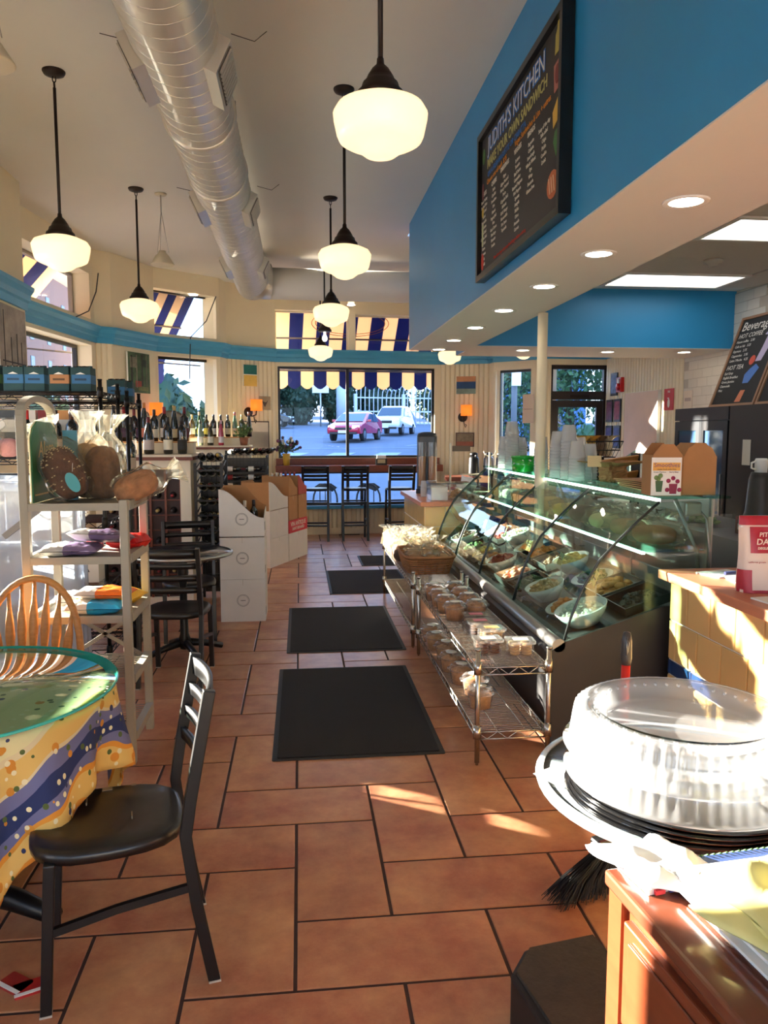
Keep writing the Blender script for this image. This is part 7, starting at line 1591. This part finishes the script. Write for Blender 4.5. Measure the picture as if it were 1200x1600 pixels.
# fridge with two glass doors, plain steel-dark cooler beside it
t = thing('drinks_fridge', 'black drinks fridge with two glass doors on the right wall', 'fridge', (0, 0, 0)); fx = 3.86
M_FR2 = mat('fridge_black', (24, 26, 32), .35)
MB().boxm((fx+.05, 6.62, .0), (4.44, 7.62, 1.82)).build('cabinet', M_FR2, t); MB().boxm((fx, 6.62, 1.70), (fx+.05, 7.62, 1.82)).build('header', M_FR2, t); MB().boxm((fx, 6.62, 0), (fx+.05, 7.62, .18)).build('kick_panel', M_FR2, t)
for k in (0, 1):
    y0 = 6.63 + k*.495; d = MB().boxm((fx, y0, .19), (fx+.04, y0+.07, 1.69)).boxm((fx, y0+.42, .19), (fx+.04, y0+.49, 1.69)).boxm((fx, y0+.07, 1.60), (fx+.04, y0+.42, 1.69)).boxm((fx, y0+.07, .19), (fx+.04, y0+.42, .28)).build('door', M_FR2, t); MB().boxm((fx+.015, y0+.07, .28), (fx+.022, y0+.42, 1.60)).build('glass', mat('fridge_glass', (58, 82, 112), .05, coat=.8), d); MB().boxm((fx-.03, y0+.03, .7), (fx-.015, y0+.05, 1.2)).build('handle', M_STEEL, d)
t = thing('dark_cooler', 'plain black cooler cabinet right of the glass-door fridge', 'cooler', (0, 0, 0)); MB().boxm((fx, 5.35, 0), (4.44, 6.60, 1.82)).build('cabinet', mat('cooler_black', (28, 22, 20), .4), t); MB().boxm((fx-.02, 5.4, .1), (fx, 6.55, 1.78)).build('door', mat('cooler_black', (28, 22, 20), .4), t); MB().cyl((fx-.05, 5.5, .8), (fx-.05, 5.5, 1.3), .012, 8).build('handle', M_STEEL, t); MB().boxm((fx-.022, 6.22, 1.30), (fx-.02, 6.34, 1.52)).build('sticker', col(206, 196, 180), t)
# chalk menu boards leaning above the fridges
def chalk(lab, y1, W_, lines, pics_):
    H_ = 1.06; t = thing('chalkboard', lab, 'chalkboard', (4.06, y1, 1.825)); t.scale = (.9, 1, .88); t.rotation_euler = (R(-20), 0, R(-90))
    M_CH = mat('chalk_slate', (34, 31, 30), .7, var=.1); M_WF = mat('chalk_frame', (150, 112, 84), .5)
    MB().boxm((0, 0, 0), (W_, .02, H_)).build('slate', M_CH, t)
    MB().boxm((0, -.012, 0), (.03, .0, H_)).boxm((W_-.03, -.012, 0), (W_, 0, H_)).boxm((.03, -.012, 0), (W_-.03, 0, .03)).boxm((.03, -.012, H_-.03), (W_-.03, 0, H_)).build('frame', M_WF, t)
    for (s, sz, x, z, c_, ax) in lines: text(s, sz, c_, t, frame_M((x, -.0015, z), (1, 0, 0), (0, 0, 1)), ax=ax, ext=.0006, shear=.12 if sz > .06 else 0)
    for (pts, c_) in pics_: MB().prism(pts, -.003, -.001, 1).build('chalk_drawing', c_, t)
    return t
CK = col(226, 222, 212, .8)
L_ = [('Beverages', .15, .06, .94, CK, 'LEFT'), ('HOT COFFEE', .075, .06, .83, CK, 'LEFT')]
for i, s in enumerate(('House coffee   2.50', 'Cafe au lait   3.25', 'Espresso   2.75', 'Cappuccino   3.95', 'Latte / Mocha   4.25')): L_.append((s, .042, .06, .765 - i*.055, CK, 'LEFT'))
L_.append(('HOT TEA', .075, .06, .46, CK, 'LEFT'))
for i, s in enumerate(('Earl Grey', 'English Breakfast', 'Green Jasmine', 'Chamomile', 'Mint')): L_.append((s, .042, .06, .395 - i*.05, CK, 'LEFT'))
Pp = [([(.56, .50), (.66, .50), (.72, .68), (.70, .80), (.76, .80), (.66, .90), (.56, .80), (.62, .79), (.60, .66)], col(190, 176, 206)), (ell(.50, .52, .05, .055), col(206, 84, 60)), ([(.48, .26), (.58, .26), (.68, .42), (.60, .47), (.52, .42), (.46, .36)], col(76, 116, 186)), ([(.46, .05), (.56, .05), (.58, .18), (.50, .18)], col(206, 120, 84))]
chalk('chalk beverage menu leaning on the tiled wall above the fridge', 7.32, .84, L_, Pp)
L2 = [('Smoothies', .12, .05, .93, CK, 'LEFT')] + [(s, .045, .05, .80 - i*.06, CK, 'LEFT') for i, s in enumerate(('Berry Blast', 'Mango Lassi', 'Green Machine', 'Banana Oat', 'Iced Tea', 'Lemonade', 'Iced Coffee', 'Seltzer'))]
chalk('second chalk menu board cut by the right picture edge', 6.54, .84, L2, [([(.3 + .1*(k % 3), .08 + .08*(k//3)), (.33 + .1*(k % 3), .08 + .08*(k//3)), (.35 + .1*(k % 3), .14 + .08*(k//3)), (.32 + .1*(k % 3), .14 + .08*(k//3))], col(190, 170, 130)) for k in range(9)])
# wire snack stand and back counter
t = thing('chip_stand', 'black wire stand with a basket of chip bags by the door', 'wire stand', (3.35, 8.6, 0)); MB().cyl((0, 0, .02), (0, 0, 1.5), .014, 8).build('pole', M_BLACKMETAL, t); MB().cyl((0, 0, 0), (0, 0, .02), .2, 20).build('base', M_BLACKMETAL, t)
bk = MB()
for z, s in ((1.30, .8), (1.38, .95), (1.48, 1.05)): bk.tube([(-.3*s, -.16*s, z), (.3*s, -.16*s, z), (.3*s, .16*s, z), (-.3*s, .16*s, z)], .006, 5, closed=True)
for k in range(13): x = -.3 + k*.05; bk.cyl((x*.8, -.128, 1.30), (x*1.05, -.168, 1.48), .003, 4); bk.cyl((x*.8, .128, 1.30), (x*1.05, .168, 1.48), .003, 4); bk.cyl((x*.8, -.128, 1.30), (x*.8, .128, 1.30), .003, 4)
o = bk.build('wire_basket', M_BLACKMETAL, t); o['kind'] = 'stuff'
for i in range(5):
    c_ = [(214, 176, 70), (226, 190, 90), (196, 150, 60), (120, 90, 60), (206, 186, 150)][i]
    t2 = thing('chip_bag', 'yellow-brown chip bag in the wire basket, %s from the left' % NTH[i], 'snack bag', (3.35 - .2 + i*.1, 8.6, 1.306), 0, 'chip bags in the wire basket'); bagmesh(.08, .13, .24, 30+i, .85, .05).build('bag', mat('chip_%d' % c_[0], c_, .35), t2); MB().boxm((-.03, -.055, .08), (.03, -.05, .16)).build('print', M_WHITE, t2)
t = thing('back_counter', 'low prep counter with pale shelves behind the deli case', 'counter', (0, 0, 0)); MB().boxm((2.85, 4.2, 0), (3.5, 7.9, .84)).build('carcass', M_STEEL, t); MB().boxm((2.82, 4.18, .84), (3.52, 7.92, .88)).build('top', M_STEEL, t)
for i, z in enumerate((.96, 1.10, 1.22)): pass
t = thing('plank_rack', 'tilted wooden slat rack behind the kraft boxes', 'rack', (3.05, 7.2, .881), R(8)); 
for x in (-.25, .25): MB().boxm((x-.015, -.1, 0), (x+.015, .1, .5)).build('side', M_BLACKMETAL, t)
for k in range(3): MB().box((0, -.02, .12 + k*.15), (.52, .02, .07), (R(25), R(-7), 0)).build('slat', M_WOOD, t)
t = thing('paper_roll', 'standing white paper roll catching the sun behind the poster box', 'paper roll', (2.98, 6.2, .881)); MB().lathe([(.03, 0), (.12, 0), (.12, .52), (.03, .52)], 26).build('roll', M_WHITE, t); MB().cyl((0, 0, -.0), (0, 0, .56), .025, 10).build('core', M_KRAFT, t)
t = thing('coffee_mug', 'white mug upside down on the dark grinder at right', 'mug', (3.12, 4.92, 1.311)); MB().lathe([(.04, 0), (.042, .08), (.036, .095), (0, .096)], 18).build('cup', M_WHITE, t); MB().tube([(-.04, 0, .02), (-.07, 0, .03), (-.07, 0, .065), (-.04, 0, .075)], .007, 6).build('handle', M_WHITE, t)
t = thing('coffee_grinder', 'dark tapered coffee grinder on the back counter', 'grinder', (3.12, 4.92, .881)); MB().lathe([(.11, .1), (.09, .16), (.075, .38), (.06, .43), (0, .43)], 18).build('hopper', mat('grind_grey', (56, 54, 52), .4), t); MB().boxm((-.1, -.11, 0), (.1, .11, .12)).build('base', mat('grind_brown', (110, 64, 50), .5), t); MB().box((-.12, -.02, .06), (.05, .06, .04)).build('spout', M_STEEL, t)
for i, (x, y) in enumerate(((2.95, 4.5), (3.05, 5.5), (3.1, 5.8))):
    t = thing('plastic_bin', ['clear plastic bin of greens behind the case', 'clear plastic bin of lettuce on the back counter', 'clear bin with pale contents on the back counter'][i], 'food bin', (x, y, .881), .1*i); MB().boxm((-.12, -.16, 0), (.12, .16, .10)).build('bin', G_LID, t); ck = MB(); foodpile(ck, 0, 0, .015, .10, .13, 40, .025, .08, .4); o = ck.build('contents', mat('bin_%d' % i, [(96, 130, 60), (120, 150, 80), (220, 200, 170)][i], .7, var=.3, vs=20), t); o['kind'] = 'stuff'
